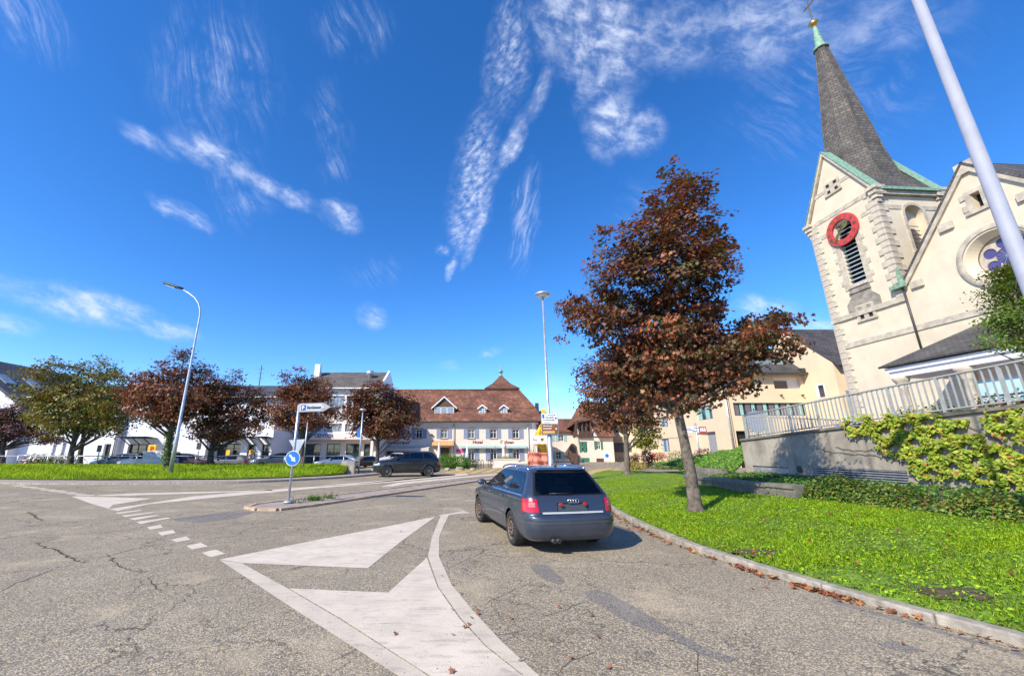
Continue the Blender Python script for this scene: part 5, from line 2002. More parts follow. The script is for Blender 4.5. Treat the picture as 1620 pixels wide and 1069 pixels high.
b.lathe([(1.70, -.06), (1.98, -.10), (2.02, -.02), (1.98, -.001), (1.70, -.001)], 40, RM, closed=True)
b.build('stone_ring', M['church_stone'], rw)
b = MB()
b.lathe([(1.70, -.02), (1.32, .50), (1.32, .56), (1.26, .56), (1.60, .02)], 40, RM, closed=True)
b.build('splayed_reveal', M['church_stone'], rw)
# tracery plate: disc with a round centre and six foils
bm2 = bmesh.new()


def disc(c, r, y0, y1, n=28):
    q = MB()
    q.lathe([(r, y0), (r, y1)], n, Matrix.Translation((c[0], 0, c[1])) @ RM, smooth=False)
    return q


b = disc((0, 0), 1.30, .60, .70, 40)
tp = b.build('tracery', M['church_stone'], rw)
cutm = []
for (c, r) in [((0, 0), .52)] + [((.82 * math.cos(a), .82 * math.sin(a)), .33) for a in [math.pi / 6 + math.pi / 3 * j for j in range(6)]]:
    q = disc(c, r, .4, .9)
    o = q.build('foil_cutter', M['church_stone'], rw)
    m_ = tp.modifiers.new('cut', 'BOOLEAN')
    m_.object = o
    m_.operation = 'DIFFERENCE'
    m_.solver = 'EXACT'
    cutm.append(o)
dg = bpy.context.evaluated_depsgraph_get()
dg.update()
newme = bpy.data.meshes.new_from_object(tp.evaluated_get(dg))
tp.modifiers.clear()
tp.data = newme
for o in cutm:
    bpy.data.objects.remove(o)
for (c, r) in [((0, 0), .53)] + [((.82 * math.cos(a), .82 * math.sin(a)), .34) for a in [math.pi / 6 + math.pi / 3 * j for j in range(6)]]:
    q = disc(c, r, .655, .675)
    q.build('pane', M['rose_glass'], rw)
b = MB()
for j in range(12):
    Mx = Matrix.Rotation(math.pi / 6 * j, 4, 'Y')
    b.box(-.012, .012, .640, .654, .10, .52, M=Mx)
b.lathe([(.10, .640), (.10, .654)], 12, RM)
b.build('glazing_bar', M['letter_grey'], rw)
# slit window with stone surround
b = MB()
for (x0, x1, z0, z1) in ((-.50, -.243, 16.28, 17.6), (.243, .50, 16.28, 17.6), (-.78, -.503, 16.35, 16.75), (.503, .78, 16.35, 16.75), (-.78, -.503, 17.15, 17.5), (.503, .78, 17.15, 17.5)):
    b.box(NC + x0, NC + x1, -.05, .017, z0, z1)
b.box(NC - .24, NC + .24, -.05, .017, 17.36, 17.6)
b.box(NC - .7, NC + .7, -.10, .016, 16.05, 16.27)
b.build('slit_surround', M['church_stone'], church)
boxpart(church, 'slit_back', NC - .24, NC + .24, .46, .5, 16.3, 17.35, M['dark_hole'])
# verges in stone with kneelers, thin copper edge
b = MB()
for sgn, xe in ((-1, NX0 + .1), (1, NX1 + .35)):
    sl = (NP - NZ) / (NC - NX0)
    ze = NP - abs(xe - NC) * sl
    b.prism([(NC, -.16, NP - .32), (NC, -.16, NP + .18), (xe, -.16, ze + .18), (xe, -.16, ze - .32)], (0, .17, 0))
    for t in (.42, .9):
        xk = NC + (xe - NC) * t
        zk = NP - abs(xk - NC) * sl
        b.box(min(xk, xk - sgn * .75), max(xk, xk - sgn * .75), -.155, .015, zk - .95, zk - .45)
b.box(NC - .45, NC + .45, -.17, .012, NP - .55, NP + .22)
b.build('verge_stone', M['church_stone'], church)
sl = (NP - NZ) / (NC - NX0)
slab(church, 'nave_roof', [[(NC, -.2, NP + .30), (NC, 22.4, NP + .30), (NX0 + .06, 22.4, NP + .30 - (NC - NX0 - .06) * sl), (NX0 + .06, -.2, NP + .30 - (NC - NX0 - .06) * sl)],
                           [(NC, -.2, NP + .30), (NC, 22.4, NP + .30), (NX1 + .5, 22.4, NP + .30 - (NX1 + .5 - NC) * sl), (NX1 + .5, -.2, NP + .30 - (NX1 + .5 - NC) * sl)]], M['porch_slate'], .14)
b = MB()
b.box(NX0 + .1, NX1, -.06, .017, ZS - .2, ZS + .2)
b.build('string_course', M['church_stone'], church)
b = MB()
b.tube([(NX0 + .15, -.14, 13.1), (NX0 + .15, -.14, 8.2)], .07, 8)
b.lathe([(.09, 12.9), (.24, 13.25), (.26, 13.4)], 8, Matrix.Translation((NX0 + .15, -.16, 0)))
b.build('downpipe', M['dark_grey'], church)
b = MB()
b.box(NX0 - .5, NX0 + .45, -.45, -.17, 13.05, 13.32)
b.prism([(NX0 + .1, -.4, 13.32), (NX0 + .4, -.4, 13.32), (NX0 + .25, -.4, 14.6)], (0, .2, 0))
b.build('copper_gutter', M['verdigris'], church)
# porch across the front
px0, px1, pd = 7.6, 18.5, -5.1
zb, zt = 6.05, 6.78
slab(church, 'porch_roof', [[(px0 - .3, pd - .35, zt + .02), (px1, pd - .35, zt + .02), (px1, -.01, 9.35), (px0 + 1.9, -.01, 9.35)], [(px0 - .3, pd - .35, zt + .02), (px0 + 1.9, -.01, 9.35), (px0 - .3, -.01, zt + .02)]], M['porch_slate'], .12)
b = MB()
b.box(px0, px1, pd, pd + .35, zb, zt - .12)
b.box(px0, px0 + .35, pd + .352, -.01, zb, zt - .12)
b.box(px0 - .12, px1, pd - .12, pd - .003, zt - .38, zt - .13)
b.box(px0 + .36, px1, pd + .36, -.012, zt - .2, zt - .13)
b.build('porch_beam', M['white_render'], church)
for x in (8.0, 11.2, 14.4, 17.6):
    b = MB()
    b.lathe([(.30, 2.1), (.30, 2.35), (.22, 2.5), (.20, 5.35), (.25, 5.42), (.21, 5.5), (.34, 5.75), (.42, 5.9), (.42, 6.04)], 14, Matrix.Translation((x, pd + .2, 0)))
    b.build('column', M['church_stone'], church)
boxpart(church, 'church_door', 10.2, 12.0, -.10, -.003, 2.1, 5.2, M['wood_brown'])
boxpart(church, 'porch_back', 8.3, 18.4, -.045, -.004, 2.1, 6.6, M['white_render'])
# white rounded notice board standing in the porch
nb_ = thing('notice_board', 'white notice board with rounded foot standing between the porch columns', 'notice board', tuple(CP + Matrix.Rotation(church_rot, 3, 'Z') @ Vector((11.9, -4.2, TERR_Z))), church_rot)
pts = [(-.85, 3.2), (.85, 3.2), (.85, 2.35), (1.05, 1.9)] + [(1.05 * math.cos(a), 1.35 + 1.0 * math.sin(a)) for a in [-.0 - math.pi * j / 12 for j in range(13)]] + [(-1.05, 1.9), (-.85, 2.35)]
b = MB()
b.prism([(x, 0, z) for x, z in pts], (0, .06, 0))
b.build('panel', M['door_blue'], nb_)
b = MB()
b.tube([(-.6, .1, 0), (-.6, .1, .9)], .04, 6)
b.tube([(.6, .1, 0), (.6, .1, .9)], .04, 6)
b.build('leg', M['dark_grey'], nb_)
b = MB()
b.box(-.9, .9, -.025, -.003, 2.28, 2.36)
b.build('rail', M['dark_grey'], nb_)

# ------------------------------------------------------------------ retaining wall with railing
WT = lambda y: np.interp(y, [-5, 9.2, 14.2, 19.6], [2.66, 2.56, 2.33, 2.06])
rwall = thing('retaining_wall', 'stained grey concrete retaining wall below the church terrace', 'wall', (WALL_X, 12.0, 0))
b = MB()
GR = (12.35, 15.75, .62, 1.06)
PN = (16.9, 19.1, .40, 1.0)
ysb = sorted({-5.0, 19.6, 9.2, 14.2, GR[0], GR[1], PN[0], PN[1]})
for a, c in zip(ysb, ysb[1:]):
    mid = (a + c) / 2
    za, zc = float(WT(a)), float(WT(c))
    hole = GR if GR[0] < mid < GR[1] else (PN if PN[0] < mid < PN[1] else None)
    X = 0
    Y = lambda v: v - 12.0
    if hole is None:
        b.poly([(X, Y(c), 0), (X, Y(a), 0), (X, Y(a), za), (X, Y(c), zc)])
    else:
        b.poly([(X, Y(c), 0), (X, Y(a), 0), (X, Y(a), hole[2]), (X, Y(c), hole[2])])
        b.poly([(X, Y(c), hole[3]), (X, Y(a), hole[3]), (X, Y(a), za), (X, Y(c), zc)])
        d = .16
        b.poly([(X, Y(a), hole[2]), (X + d, Y(a), hole[2]), (X + d, Y(a), hole[3]), (X, Y(a), hole[3])])
        b.poly([(X, Y(c), hole[2]), (X, Y(c), hole[3]), (X + d, Y(c), hole[3]), (X + d, Y(c), hole[2])])
        b.poly([(X, Y(a), hole[3]), (X + d, Y(a), hole[3]), (X + d, Y(c), hole[3]), (X, Y(c), hole[3])])
        b.poly([(X, Y(a), hole[2]), (X, Y(c), hole[2]), (X + d, Y(c), hole[2]), (X + d, Y(a), hole[2])])
        b.poly([(X + d, Y(c), hole[2]), (X + d, Y(a), hole[2]), (X + d, Y(a), hole[3]), (X + d, Y(c), hole[3])])
b.poly([(0, 7.6, 0), (0, 7.6, 2.06), (6.5, 9.6, 2.06), (6.5, 9.6, 0)])
b.build('wall_face', M['concrete'], rwall)
for a, c in zip([19.6, 17.2, 14.8, 12.4, 10.0, 7.6, 5.2, 2.8], [17.2, 14.8, 12.4, 10.0, 7.6, 5.2, 2.8, 0.4]):
    za, zc = float(WT(a)), float(WT(c))
    q = MB()
    q.prism([(-.07, a - 12, za), (-.07, c - 12 + .012, zc), (-.07, c - 12 + .012, zc + .10), (-.07, a - 12, za + .10)], (.5, 0, 0))
    o = q.build('coping', M['concrete_cap'], rwall)
    bevel(o, .015, 1)
for k in range(6):
    z = .66 + .072 * k
    q = MB()
    q.prism([(.0, GR[0] - 12 + .02, z), (.0, GR[0] - 12 + .02, z + .022), (.10, GR[0] - 12 + .02, z + .06), (.10, GR[0] - 12 + .02, z + .038)], (0, GR[1] - GR[0] - .04, 0))
    q.build('vent_slat', M['galv'], rwall)
boxpart(rwall, 'vent_back', .12, .155, GR[0] - 12 + .01, GR[1] - 12 - .01, GR[2] + .01, GR[3] - .01, M['dark_hole'])
b = MB()
b.box(.03, .07, PN[0] - 12 + .06, PN[1] - 12 - .06, PN[2] + .05, PN[3] - .05)
pn_ = b.build('access_panel', M['galv'], rwall)
b = MB()
b.box(.015, .028, PN[0] - 12 + .35, PN[1] - 12 - .35, PN[2] + .14, PN[3] - .14)
b.build('panel_plate', M['sign_alu'], pn_)
b = MB()
b.lathe([(.13, -.03), (.13, .0)], 14, Matrix.Translation((-.002, 16.35 - 12, .95)) @ Matrix.Rotation(math.pi / 2, 4, 'Y'))
b.build('drain_cap', M['dark_grey'], rwall)

rail = thing('terrace_railing', 'pale painted railing with vertical balusters along the top of the retaining wall', 'railing', (WALL_X + .16, 12.0, 0))
RT = lambda y: float(np.interp(y, [-5, 9.0, 19.3], [3.82, 3.62, 3.22]))
RB = lambda y: float(WT(y)) + .20
b = MB()
yl = [19.35, 17, 14.2, 11.5, 9, 6, 2, -2]
b.tube([(0, y - 12, RT(y)) for y in yl], .032, 8)
b.build('top_rail', M['pale_rail'], rail)
b = MB()
b.tube([(0, y - 12, RB(y)) for y in yl], .024, 6)
b.build('bottom_rail', M['pale_rail'], rail)
y = 19.3
k = 0
while y > 1.0:
    if k % 8 == 0:
        q = MB()
        q.box(-.035, .035, -.03, .03, float(WT(y)) + .09, RT(y) - .02)
        q.build('post', M['pale_rail'], rail, loc=(0, y - 12, 0))
    else:
        q = MB()
        q.box(-.022, .022, -.009, .009, RB(y) + .01, RT(y) - .02)
        q.build('baluster', M['pale_rail'], rail, loc=(0, y - 12, 0))
    y -= .172
    k += 1
# return of the railing along the far end of the terrace
rail2 = thing('end_railing', 'dark grey railing running back from the far corner of the retaining wall', 'railing', (WALL_X + .2, 19.45, 0))
dv = Vector((6.3, 2.0, 0))
b = MB()
b.tube([(0, 0, 3.22), tuple(dv + Vector((0, 0, 3.16)))], .03, 8)
b.build('top_rail', M['pale_rail'], rail2)
b = MB()
b.tube([(0, 0, 2.28), tuple(dv + Vector((0, 0, 2.28)))], .022, 6)
b.build('bottom_rail', M['pale_rail'], rail2)
bq_ = MB()
bq_.box(-.011, .011, -.02, .02, 2.28, 3.19)
bal = bq_.mesh('baluster', M['pale_rail'])
for k in range(1, 36):
    inst('baluster', bal, rail2, tuple(dv * (k / 36)))
for k in range(5):
    q = MB()
    q.box(-.03, .03, -.03, .03, 2.1, 3.2)
    q.build('post', M['pale_rail'], rail2, loc=tuple(dv * (k / 4)))
# small blue figure-shaped sign seen through the railing
fs = thing('figure_sign', 'small blue figure-shaped board behind the terrace railing', 'sign', (20.6, 23.5, TERR_Z))
b = MB()
b.prism([(-.10, 0, 0), (-.02, 0, 0), (0, 0, .35), (.02, 0, 0), (.10, 0, 0), (.12, 0, .55), (.32, 0, .62), (.30, 0, .72), (.1, 0, .78), (-.1, 0, .78), (-.30, 0, .72), (-.32, 0, .62), (-.12, 0, .55)], (0, .03, 0))
b.build('board', M['sign_blue'], fs)
b = MB()
b.lathe([(.11, -.015), (.11, .015)], 12, Matrix.Translation((0, .015, .90)) @ Matrix.Rotation(math.pi / 2, 4, 'X'))
b.build('head', M['sign_blue'], fs)
# round dark sign and red banner behind the railing
rs = thing('round_sign', 'round dark grey sign on a post behind the near end of the dark railing', 'sign', (16.4, 24.0, TERR_Z))
b = MB()
b.lathe([(.62, -.03), (.62, .03)], 24, Matrix.Translation((0, 0, 1.15)) @ Matrix.Rotation(math.pi / 2, 4, 'X'))
b.build('disc', M['shutter_blue'], rs)
b = MB()
b.tube([(0, .06, 0), (0, .06, 1.9)], .04, 6)
b.build('post', M['dark_grey'], rs)

# low garden wall in front of the planting bed
lw = thing('low_wall', 'low weathered concrete wall with flat top at the lawn edge', 'wall', (9.3, 18.9, 0))
path = resample([(9.45, 19.2), (8.75, 15.6), (8.25, 12.6), (8.35, 11.2)], .9)
for i, (a, c) in enumerate(zip(path, path[1:])):
    d = (c - a).normalized()
    n = Vector((d.y, -d.x, 0))
    q = MB()
    z1 = .60 + .20 * (i / len(path))
    q.box(0, (c - a).length - .004, -.02, .30, 0, z1 - .10)
    q.box(-.002, (c - a).length - .002, -.06, .34, z1 - .098, z1)
    o = q.build('wall_block', M['concrete_cap'], lw, loc=tuple(a - lw.location), rotz=math.atan2(d.y, d.x))
# second low wall further back
lw2 = thing('low_wall', 'long low stone kerb wall below the green bank', 'wall', (10.6, 21.0, 0))
path = resample([(13.2, 26.0), (11.9, 22.5), (12.4, 19.75)], 1.1)
for i, (a, c) in enumerate(zip(path, path[1:])):
    d = (c - a).normalized()
    q = MB()
    q.box(0, (c - a).length - .006, -.02, .3, 0, .78)
    q.build('wall_block', M['concrete_cap'], lw2, loc=tuple(a - lw2.location), rotz=math.atan2(d.y, d.x))
# planting bed soil between low wall and retaining wall
b = MB()
for y0, y1 in zip(np.arange(-3, 19.5, 1.5), np.arange(-1.5, 21, 1.5)):
    y1 = min(y1, 19.5)
    xa, xb = float(np.interp(y0, HY, HX)), float(np.interp(y1, HY, HX))
    b.poly([(xa + .25, y0, .40), (WALL_X + .02, y0, .62), (WALL_X + .02, y1, .62), (xb + .25, y1, .40)])
bed = struct(b.build('planting_bed', M['soil']))
# ------------------------------------------------------------------ trees


def make_tree(name, label, cat, base, trunk, blobs, nclus, per, lsize, cols, wts, seed, group=None, trunk_mat=None, template=None, csize=0.28, droop=0.38, ivy=None, nbranch=70, shell=0.55):
    """tapered trunk with limbs; leaves in many small sprays spread through the crown volume.
    trunk: [(x,y,z,r)], blobs: [(x,y,z,rx,ry,rz,weight)], all relative to the base"""
    r = np.random.default_rng(seed)
    root = thing(name, label, cat, base, 0, group)
    tb = MB()
    tb.tube([p[:3] for p in trunk], [p[3] for p in trunk], 12)
    # root flare
    p0 = trunk[0]
    tb.lathe([(p0[3] * 1.55, -.08), (p0[3] * 1.32, .03), (p0[3] * 1.13, .14), (p0[3] * 1.02, .32), (p0[3] * .93, .55)], 12, Matrix.Translation((p0[0], p0[1], 0)))
    t_ = tb.build('trunk', trunk_mat or M['bark'], root, uv=False)
    bl = np.array([b_[:6] for b_ in blobs])
    w = np.array([b_[6] if len(b_) > 6 else 1.0 for b_ in blobs]) * bl[:, 3] * bl[:, 5] * (bl[:, 4] ** .6)
    idx = r.choice(len(bl), nclus, p=w / w.sum())
    u = r.normal(size=(nclus, 3))
    u /= np.linalg.norm(u, axis=1, keepdims=True)
    rr = (shell + (1 - shell) * r.random(nclus)) ** 0.8
    rr = np.where(r.random(nclus) < .25, r.random(nclus), rr)
    cp = bl[idx, :3] + u * rr[:, None] * bl[idx, 3:6]
    out = cp - bl[:, :3].mean(0)
    out /= np.linalg.norm(out, axis=1, keepdims=True) + 1e-6
    # limbs to a share of the sprays
    bb_ = MB()
    tp_ = np.array([p[:3] for p in trunk])
    tr_ = np.array([p[3] for p in trunk])
    order = r.permutation(nclus)[:nbranch]
    top = len(tp_) - 1
    for ci in order:
        tgt = cp[ci]
        hz = tgt[2] - 0.75 * np.hypot(tgt[0] - tp_[-1, 0], tgt[1] - tp_[-1, 1])
        hz = max(hz, tp_[max(1, top // 3), 2])
        px_ = [np.interp(hz, tp_[:, 2], tp_[:, k]) for k in (0, 1)]
        pz_ = min(hz, tp_[-1, 2])
        start = Vector((px_[0], px_[1], pz_))
        rad0 = float(np.interp(pz_, tp_[:, 2], tr_)) * .42
        L = (Vector(tgt) - start).length
        mid = start.lerp(Vector(tgt), .5) + Vector((r.normal() * .06 * L, r.normal() * .06 * L, .05 * L))
        tgt = start.lerp(Vector(tgt), .86)
        bb_.tube([start, mid, tgt], [max(.012, rad0), max(.010, rad0 * .55), .008], 5, caps=False)
    bb_.build('branches', M['bark_dark'], root, uv=False)['kind'] = 'stuff'
    # leaves
    npr = np.maximum(3, r.poisson(per, nclus))
    ci = np.repeat(np.arange(nclus), npr)
    n = len(ci)
    off = np.clip(r.normal(size=(n, 3)), -1.6, 1.6) * np.array([1, 1, .45]) * csize * (0.7 + .6 * r.random((nclus, 1)))[ci]
    pos = cp[ci] + off
    lean = r.normal(size=(nclus, 3)) * .35
    nrm = out[ci] * .75 + lean[ci] + np.array([0, 0, .6]) + r.normal(size=(n, 3)) * droop
    cc = palette(nclus, cols, wts, .22, seed + 1)
    tint = cc[ci] * (1 + .30 * (r.random((n, 1)) - .5) * 2)
    own = palette(n, cols, wts, .2, seed + 2)
    mixm = (r.random(n) < .3)[:, None]
    tint = np.clip(np.where(mixm, own, tint), .003, .9)
    tv, tf = template or (MAPLE_V, MAPLE_F)
    scatter('crown', tv, tf, pos, rot_from(nrm, r.random(n) * 6.283), lsize * (.65 + .6 * r.random(n)), tint, M['leaf'], root)
    if ivy:
        z0, z1, rad_, nn = ivy
        zz = z0 + (z1 - z0) * r.random(nn)
        a = r.random(nn) * 6.283
        tx0 = np.interp(zz, tp_[:, 2], tp_[:, 0])
        ty0 = np.interp(zz, tp_[:, 2], tp_[:, 1])
        rd = rad_ * (.9 + .5 * r.random(nn))
        pos = np.column_stack([tx0 + rd * np.cos(a), ty0 + rd * np.sin(a), zz])
        nrm = np.column_stack([np.cos(a), np.sin(a), .3 * np.ones(nn)]) + r.normal(size=(nn, 3)) * .4
        scatter('ivy', QUAD_V, QUAD_F, pos, rot_from(nrm, r.random(nn) * 6.28), .10 + .08 * r.random(nn), palette(nn, [(.06, .14, .015), (.14, .22, .03), (.2, .2, .04)], [3, 2, 1], .3, seed + 5), M['leaf'], root)
    return root


def px_blobs(lst, Y, base, depth=1.0, seed=0, sh=.86):
    """crown masses surveyed as (px, py, half width px, half height px) on the plane Y"""
    rr = random.Random(seed)
    outl = []
    for q in lst:
        c = atY(q[0], q[1], Y)
        e = atY(q[0] + q[2], q[1], Y)
        f = atY(q[0], q[1] - q[3], Y)
        rx, rz = (e - c).length * sh, abs(f.z - c.z) * sh
        dy = q[4] if len(q) > 4 else rr.uniform(-.5, .5) * depth
        outl.append((c.x - base[0], dy, c.z - base[2], rx, rx * (.9 if len(q) < 6 else q[5]), rz, 1.0))
    return outl


RED = [(0.18, 0.062, 0.032), (0.28, 0.098, 0.044), (0.10, 0.042, 0.030), (0.12, 0.085, 0.034), (0.33, 0.135, 0.055), (0.10, 0.105, 0.04)]
PURPLE = [(0.125, 0.055, 0.06), (0.17, 0.08, 0.085), (0.08, 0.05, 0.05), (0.12, 0.09, 0.05), (.2, .12, .10)]
OLIVE = [(0.15, 0.165, 0.026), (0.23, 0.215, 0.035), (0.085, 0.125, 0.025), (0.20, 0.125, 0.035), (0.12, 0.065, 0.035), (0.30, 0.24, 0.045)]

# the big maple on the right lawn
mb = G(1100, 800, .32)
mb.z = float(lawn_z(mb.x, mb.y))
Ym = mb.y
tk_px = [(1100, 802, .175), (1093, 750, .15), (1083, 700, .135), (1073, 655, .13), (1065, 600, .11), (1060, 540, .09), (1056, 470, .07), (1054, 400, .05), (1055, 330, .028), (1056, 290, .012)]
trunk = []
for (px, py, r_) in tk_px:
    c = atY(px, py, Ym)
    trunk.append((c.x - mb.x, 0.0, c.z - mb.z, r_ * .88))
trunk[0] = (trunk[0][0], 0, -.05, trunk[0][3])
MAIN = [(1054, 292, 18, 26), (1070, 325, 38, 30), (1045, 345, 38, 40), (1085, 360, 40, 35), (1020, 395, 55, 38), (1090, 405, 60, 40), (1150, 378, 24, 13), (1160, 372, 12, 8), (1120, 388, 30, 18), (958, 382, 28, 14), (950, 395, 22, 14),
        (985, 420, 45, 35), (1045, 440, 80, 45), (1108, 445, 42, 34), (955, 450, 45, 30), (1000, 475, 70, 40), (1090, 490, 75, 45), (1128, 484, 28, 24), (920, 480, 36, 24), (903, 510, 28, 26), (940, 515, 50, 30),
        (1010, 530, 70, 45), (1080, 545, 80, 45), (1140, 550, 55, 40), (890, 532, 15, 10), (1175, 545, 45, 30), (1205, 522, 42, 28), (1200, 530, 40, 24), (1232, 506, 24, 20), (1235, 510, 20, 14), (1222, 548, 26, 20), (1215, 560, 26, 20), (1185, 580, 48, 30), (1205, 608, 20, 20), (1212, 622, 10, 12), (1170, 560, 40, 24),
        (1100, 600, 80, 35), (1050, 605, 60, 35), (1020, 640, 40, 26), (1000, 575, 60, 40), (1040, 580, 60, 36), (1110, 575, 60, 30), (985, 590, 45, 38), (1135, 610, 40, 22), (1075, 640, 40, 18)]
blobs = px_blobs(MAIN, Ym, mb, 1.5, 4, .95)
make_tree('maple_tree', 'large maple with dark red-brown leaves standing on the right lawn', 'tree', tuple(mb), trunk, blobs, 2600, 17, .118, RED, [3.6, 3.8, 3.0, 3.0, 2.0, 2.2], 21, 'red-leaved maples', template=None, csize=.15, nbranch=110, shell=.4, droop=.33)

# second maple further along the verge
b2 = G(993, 753, .10)
b2.z = float(lawn_z(b2.x, b2.y))
Y2 = b2.y
trunk = []
for (px, py, r_) in [(993, 755, .19), (992, 730, .165), (990, 690, .15), (986, 650, .12), (980, 600, .08), (975, 565, .04)]:
    c = atY(px, py, Y2)
    trunk.append((c.x - b2.x, 0.0, c.z - b2.z, r_))
SEC = [(960, 570, 34, 22), (935, 585, 26, 18), (920, 575, 14, 9), (955, 605, 48, 28), (930, 625, 24, 16), (985, 600, 50, 40), (960, 640, 45, 24), (1000, 640, 48, 30), (980, 668, 44, 20), (945, 655, 26, 14), (1020, 610, 40, 40), (1030, 665, 30, 14)]
make_tree('maple_tree', 'smaller red-brown maple behind the large one, at the edge of the lawn', 'tree', tuple(b2), trunk, px_blobs(SEC, Y2, b2, 2.0, 8), 700, 15, .19, RED, [4, 3, 4, 2.5, 1.2, 1.5], 22, 'red-leaved maples', csize=.34, nbranch=70)

# thin yellow-green tree by the office building
b3 = G(1022, 741, 0.0)
trunk = []
for (px, py, r_) in [(1022, 742, .10), (1021, 720, .08), (1020, 690, .06), (1020, 665, .03)]:
    c = atY(px, py, b3.y)
    trunk.append((c.x - b3.x, 0.0, c.z - b3.z, r_))
THIN = [(1020, 668, 14, 12), (1012, 682, 14, 12), (1030, 680, 12, 14), (1038, 685, 6, 10), (1018, 698, 16, 10), (1010, 706, 9, 7), (1028, 702, 10, 10)]
make_tree('young_tree', 'slender yellow-green young tree before the yellow office wall', 'tree', tuple(b3), trunk, px_blobs(THIN, b3.y, b3, 1.0, 3), 230, 13, .20, [(.16, .19, .02), (.25, .25, .03), (.09, .12, .02), (.30, .24, .04)], [3, 3, 2, 1], 23, template=(QUAD_V, QUAD_F), csize=.30, nbranch=30)

# row of trees on the verge across the road
def verge_tree(label, px, py, zb, tpx, crown, n, cols, wts, seed, ls=.18, Y=None, ivy=None, lean=None, cs=.30, grp='maples on the far verge', per=18):
    p = G(px, py, zb) if Y is None else atY(px, py, Y)
    if Y is not None:
        p.z = zb
    tr = []
    for (x, y, r_) in tpx:
        c = atY(x, y, p.y)
        tr.append((c.x - p.x, 0, c.z - p.z, r_))
    make_tree('maple_tree', label, 'tree', tuple(p), tr, px_blobs(crown, p.y, p, 2.2, seed), n, per, ls, cols, wts, seed, grp, trunk_mat=M['bark_dark'], csize=cs, nbranch=60, ivy=ivy)


verge_tree('broad olive-green maple turning yellow, second from the left on the far verge', 110, 733, .75, [(109, 735, .2), (113, 715, .17), (119, 690, .15), (120, 660, .12), (122, 620, .08), (125, 590, .03)],
           [(108, 578, 12, 12), (182, 575, 11, 14), (95, 590, 40, 18), (140, 592, 50, 22), (65, 600, 28, 12), (175, 600, 34, 28), (80, 625, 46, 26), (130, 630, 70, 30), (185, 635, 36, 26), (60, 635, 22, 20), (75, 660, 32, 24), (115, 660, 50, 28), (165, 660, 46, 26), (205, 665, 22, 14), (95, 682, 34, 12), (150, 680, 32, 12), (190, 676, 16, 8)],
           900, OLIVE, [3.5, 3, 2.5, 2, 1.2, 1.2], 31, Y=30.5)
verge_tree('small dark trunked maple close behind the olive-green one', 128, 729, .70, [(125, 732, .19), (128, 712, .16), (132, 690, .14), (134, 660, .1), (135, 640, .04)],
           [(150, 640, 30, 20), (120, 650, 30, 20), (165, 660, 26, 16), (135, 672, 30, 12)], 230, OLIVE, [2, 1.5, 3, 2, 2, .5], 32, Y=33.5)
verge_tree('purple-leaved low maple at the far left end of the verge', 2, 730, .6, [(2, 735, .18), (4, 712, .16), (8, 690, .13), (10, 665, .05)],
           [(20, 655, 26, 20), (0, 660, 30, 18), (45, 665, 22, 18), (-30, 655, 30, 26), (15, 680, 40, 18), (50, 690, 22, 14), (70, 692, 20, 10), (-20, 690, 34, 14), (38, 645, 14, 10)], 520, PURPLE, [3, 3, 2, 2, 1], 33, Y=35.0)
verge_tree('red-brown maple with an ivy-covered trunk beside the curved street lamp', 263, 739, .55, [(263, 742, .24), (264, 722, .22), (267, 700, .20), (272, 675, .17), (278, 645, .12), (284, 610, .08), (290, 570, .03)],
           [(292, 562, 14, 12), (278, 560, 10, 9), (250, 575, 16, 12), (310, 580, 20, 14), (275, 590, 40, 20), (240, 605, 32, 18), (312, 605, 26, 24), (215, 622, 24, 14), (265, 625, 54, 22), (305, 635, 34, 22), (230, 640, 34, 14), (255, 655, 36, 14), (285, 660, 34, 14), (250, 672, 18, 6)],
           760, RED, [4, 3, 4, 1.5, 1.2, 1.0], 34, Y=29.0, ivy=(.1, 2.6, .24, 520))
verge_tree('dark red maple right of the curved street lamp', 333, 733, .7, [(331, 738, .22), (334, 715, .20), (338, 695, .17), (342, 665, .12), (346, 635, .05)],
           [(372, 592, 9, 10), (355, 605, 30, 16), (330, 618, 28, 16), (385, 625, 32, 20), (345, 635, 50, 22), (400, 640, 30, 22), (320, 650, 32, 20), (365, 660, 56, 22), (415, 655, 18, 18), (310, 672, 24, 14), (350, 685, 50, 14), (395, 680, 30, 14), (322, 690, 18, 8)],
           760, RED, [3.5, 2.5, 4, 2.0, .9, 1.5], 35, Y=31.5)
verge_tree('red-brown maple behind the parking direction sign', 482, 735, .72, [(478, 738, .2), (477, 715, .18), (478, 695, .16), (480, 660, .12), (480, 620, .06), (480, 600, .02)],
           [(476, 590, 10, 10), (445, 592, 12, 14), (470, 602, 26, 14), (500, 605, 24, 12), (485, 620, 42, 18), (455, 625, 26, 22), (520, 615, 14, 10), (500, 640, 34, 20), (460, 650, 34, 20), (525, 655, 22, 12), (490, 668, 38, 16), (520, 675, 16, 8), (455, 675, 20, 10), (440, 660, 18, 16)],
           620, RED, [4, 3, 3.5, 1.8, 1.2, 1.2], 36, Y=31.5)
verge_tree('dense dark maple in front of the inn beside the grey car', 597, 731, .10, [(597, 735, .21), (597, 720, .19), (598, 700, .17), (600, 670, .12), (602, 640, .06)],
           [(592, 612, 22, 10), (612, 618, 24, 12), (572, 628, 26, 16), (605, 640, 44, 22), (640, 632, 16, 14), (648, 648, 14, 14), (580, 655, 38, 20), (625, 662, 34, 18), (650, 668, 14, 12), (562, 660, 20, 14), (555, 645, 16, 8), (595, 680, 40, 14), (630, 685, 24, 10), (568, 685, 14, 8), (645, 690, 10, 6)],
           800, RED, [3.5, 2, 5, 2.2, .7, 1.8], 37, Y=44.0, ls=.26, cs=.45)

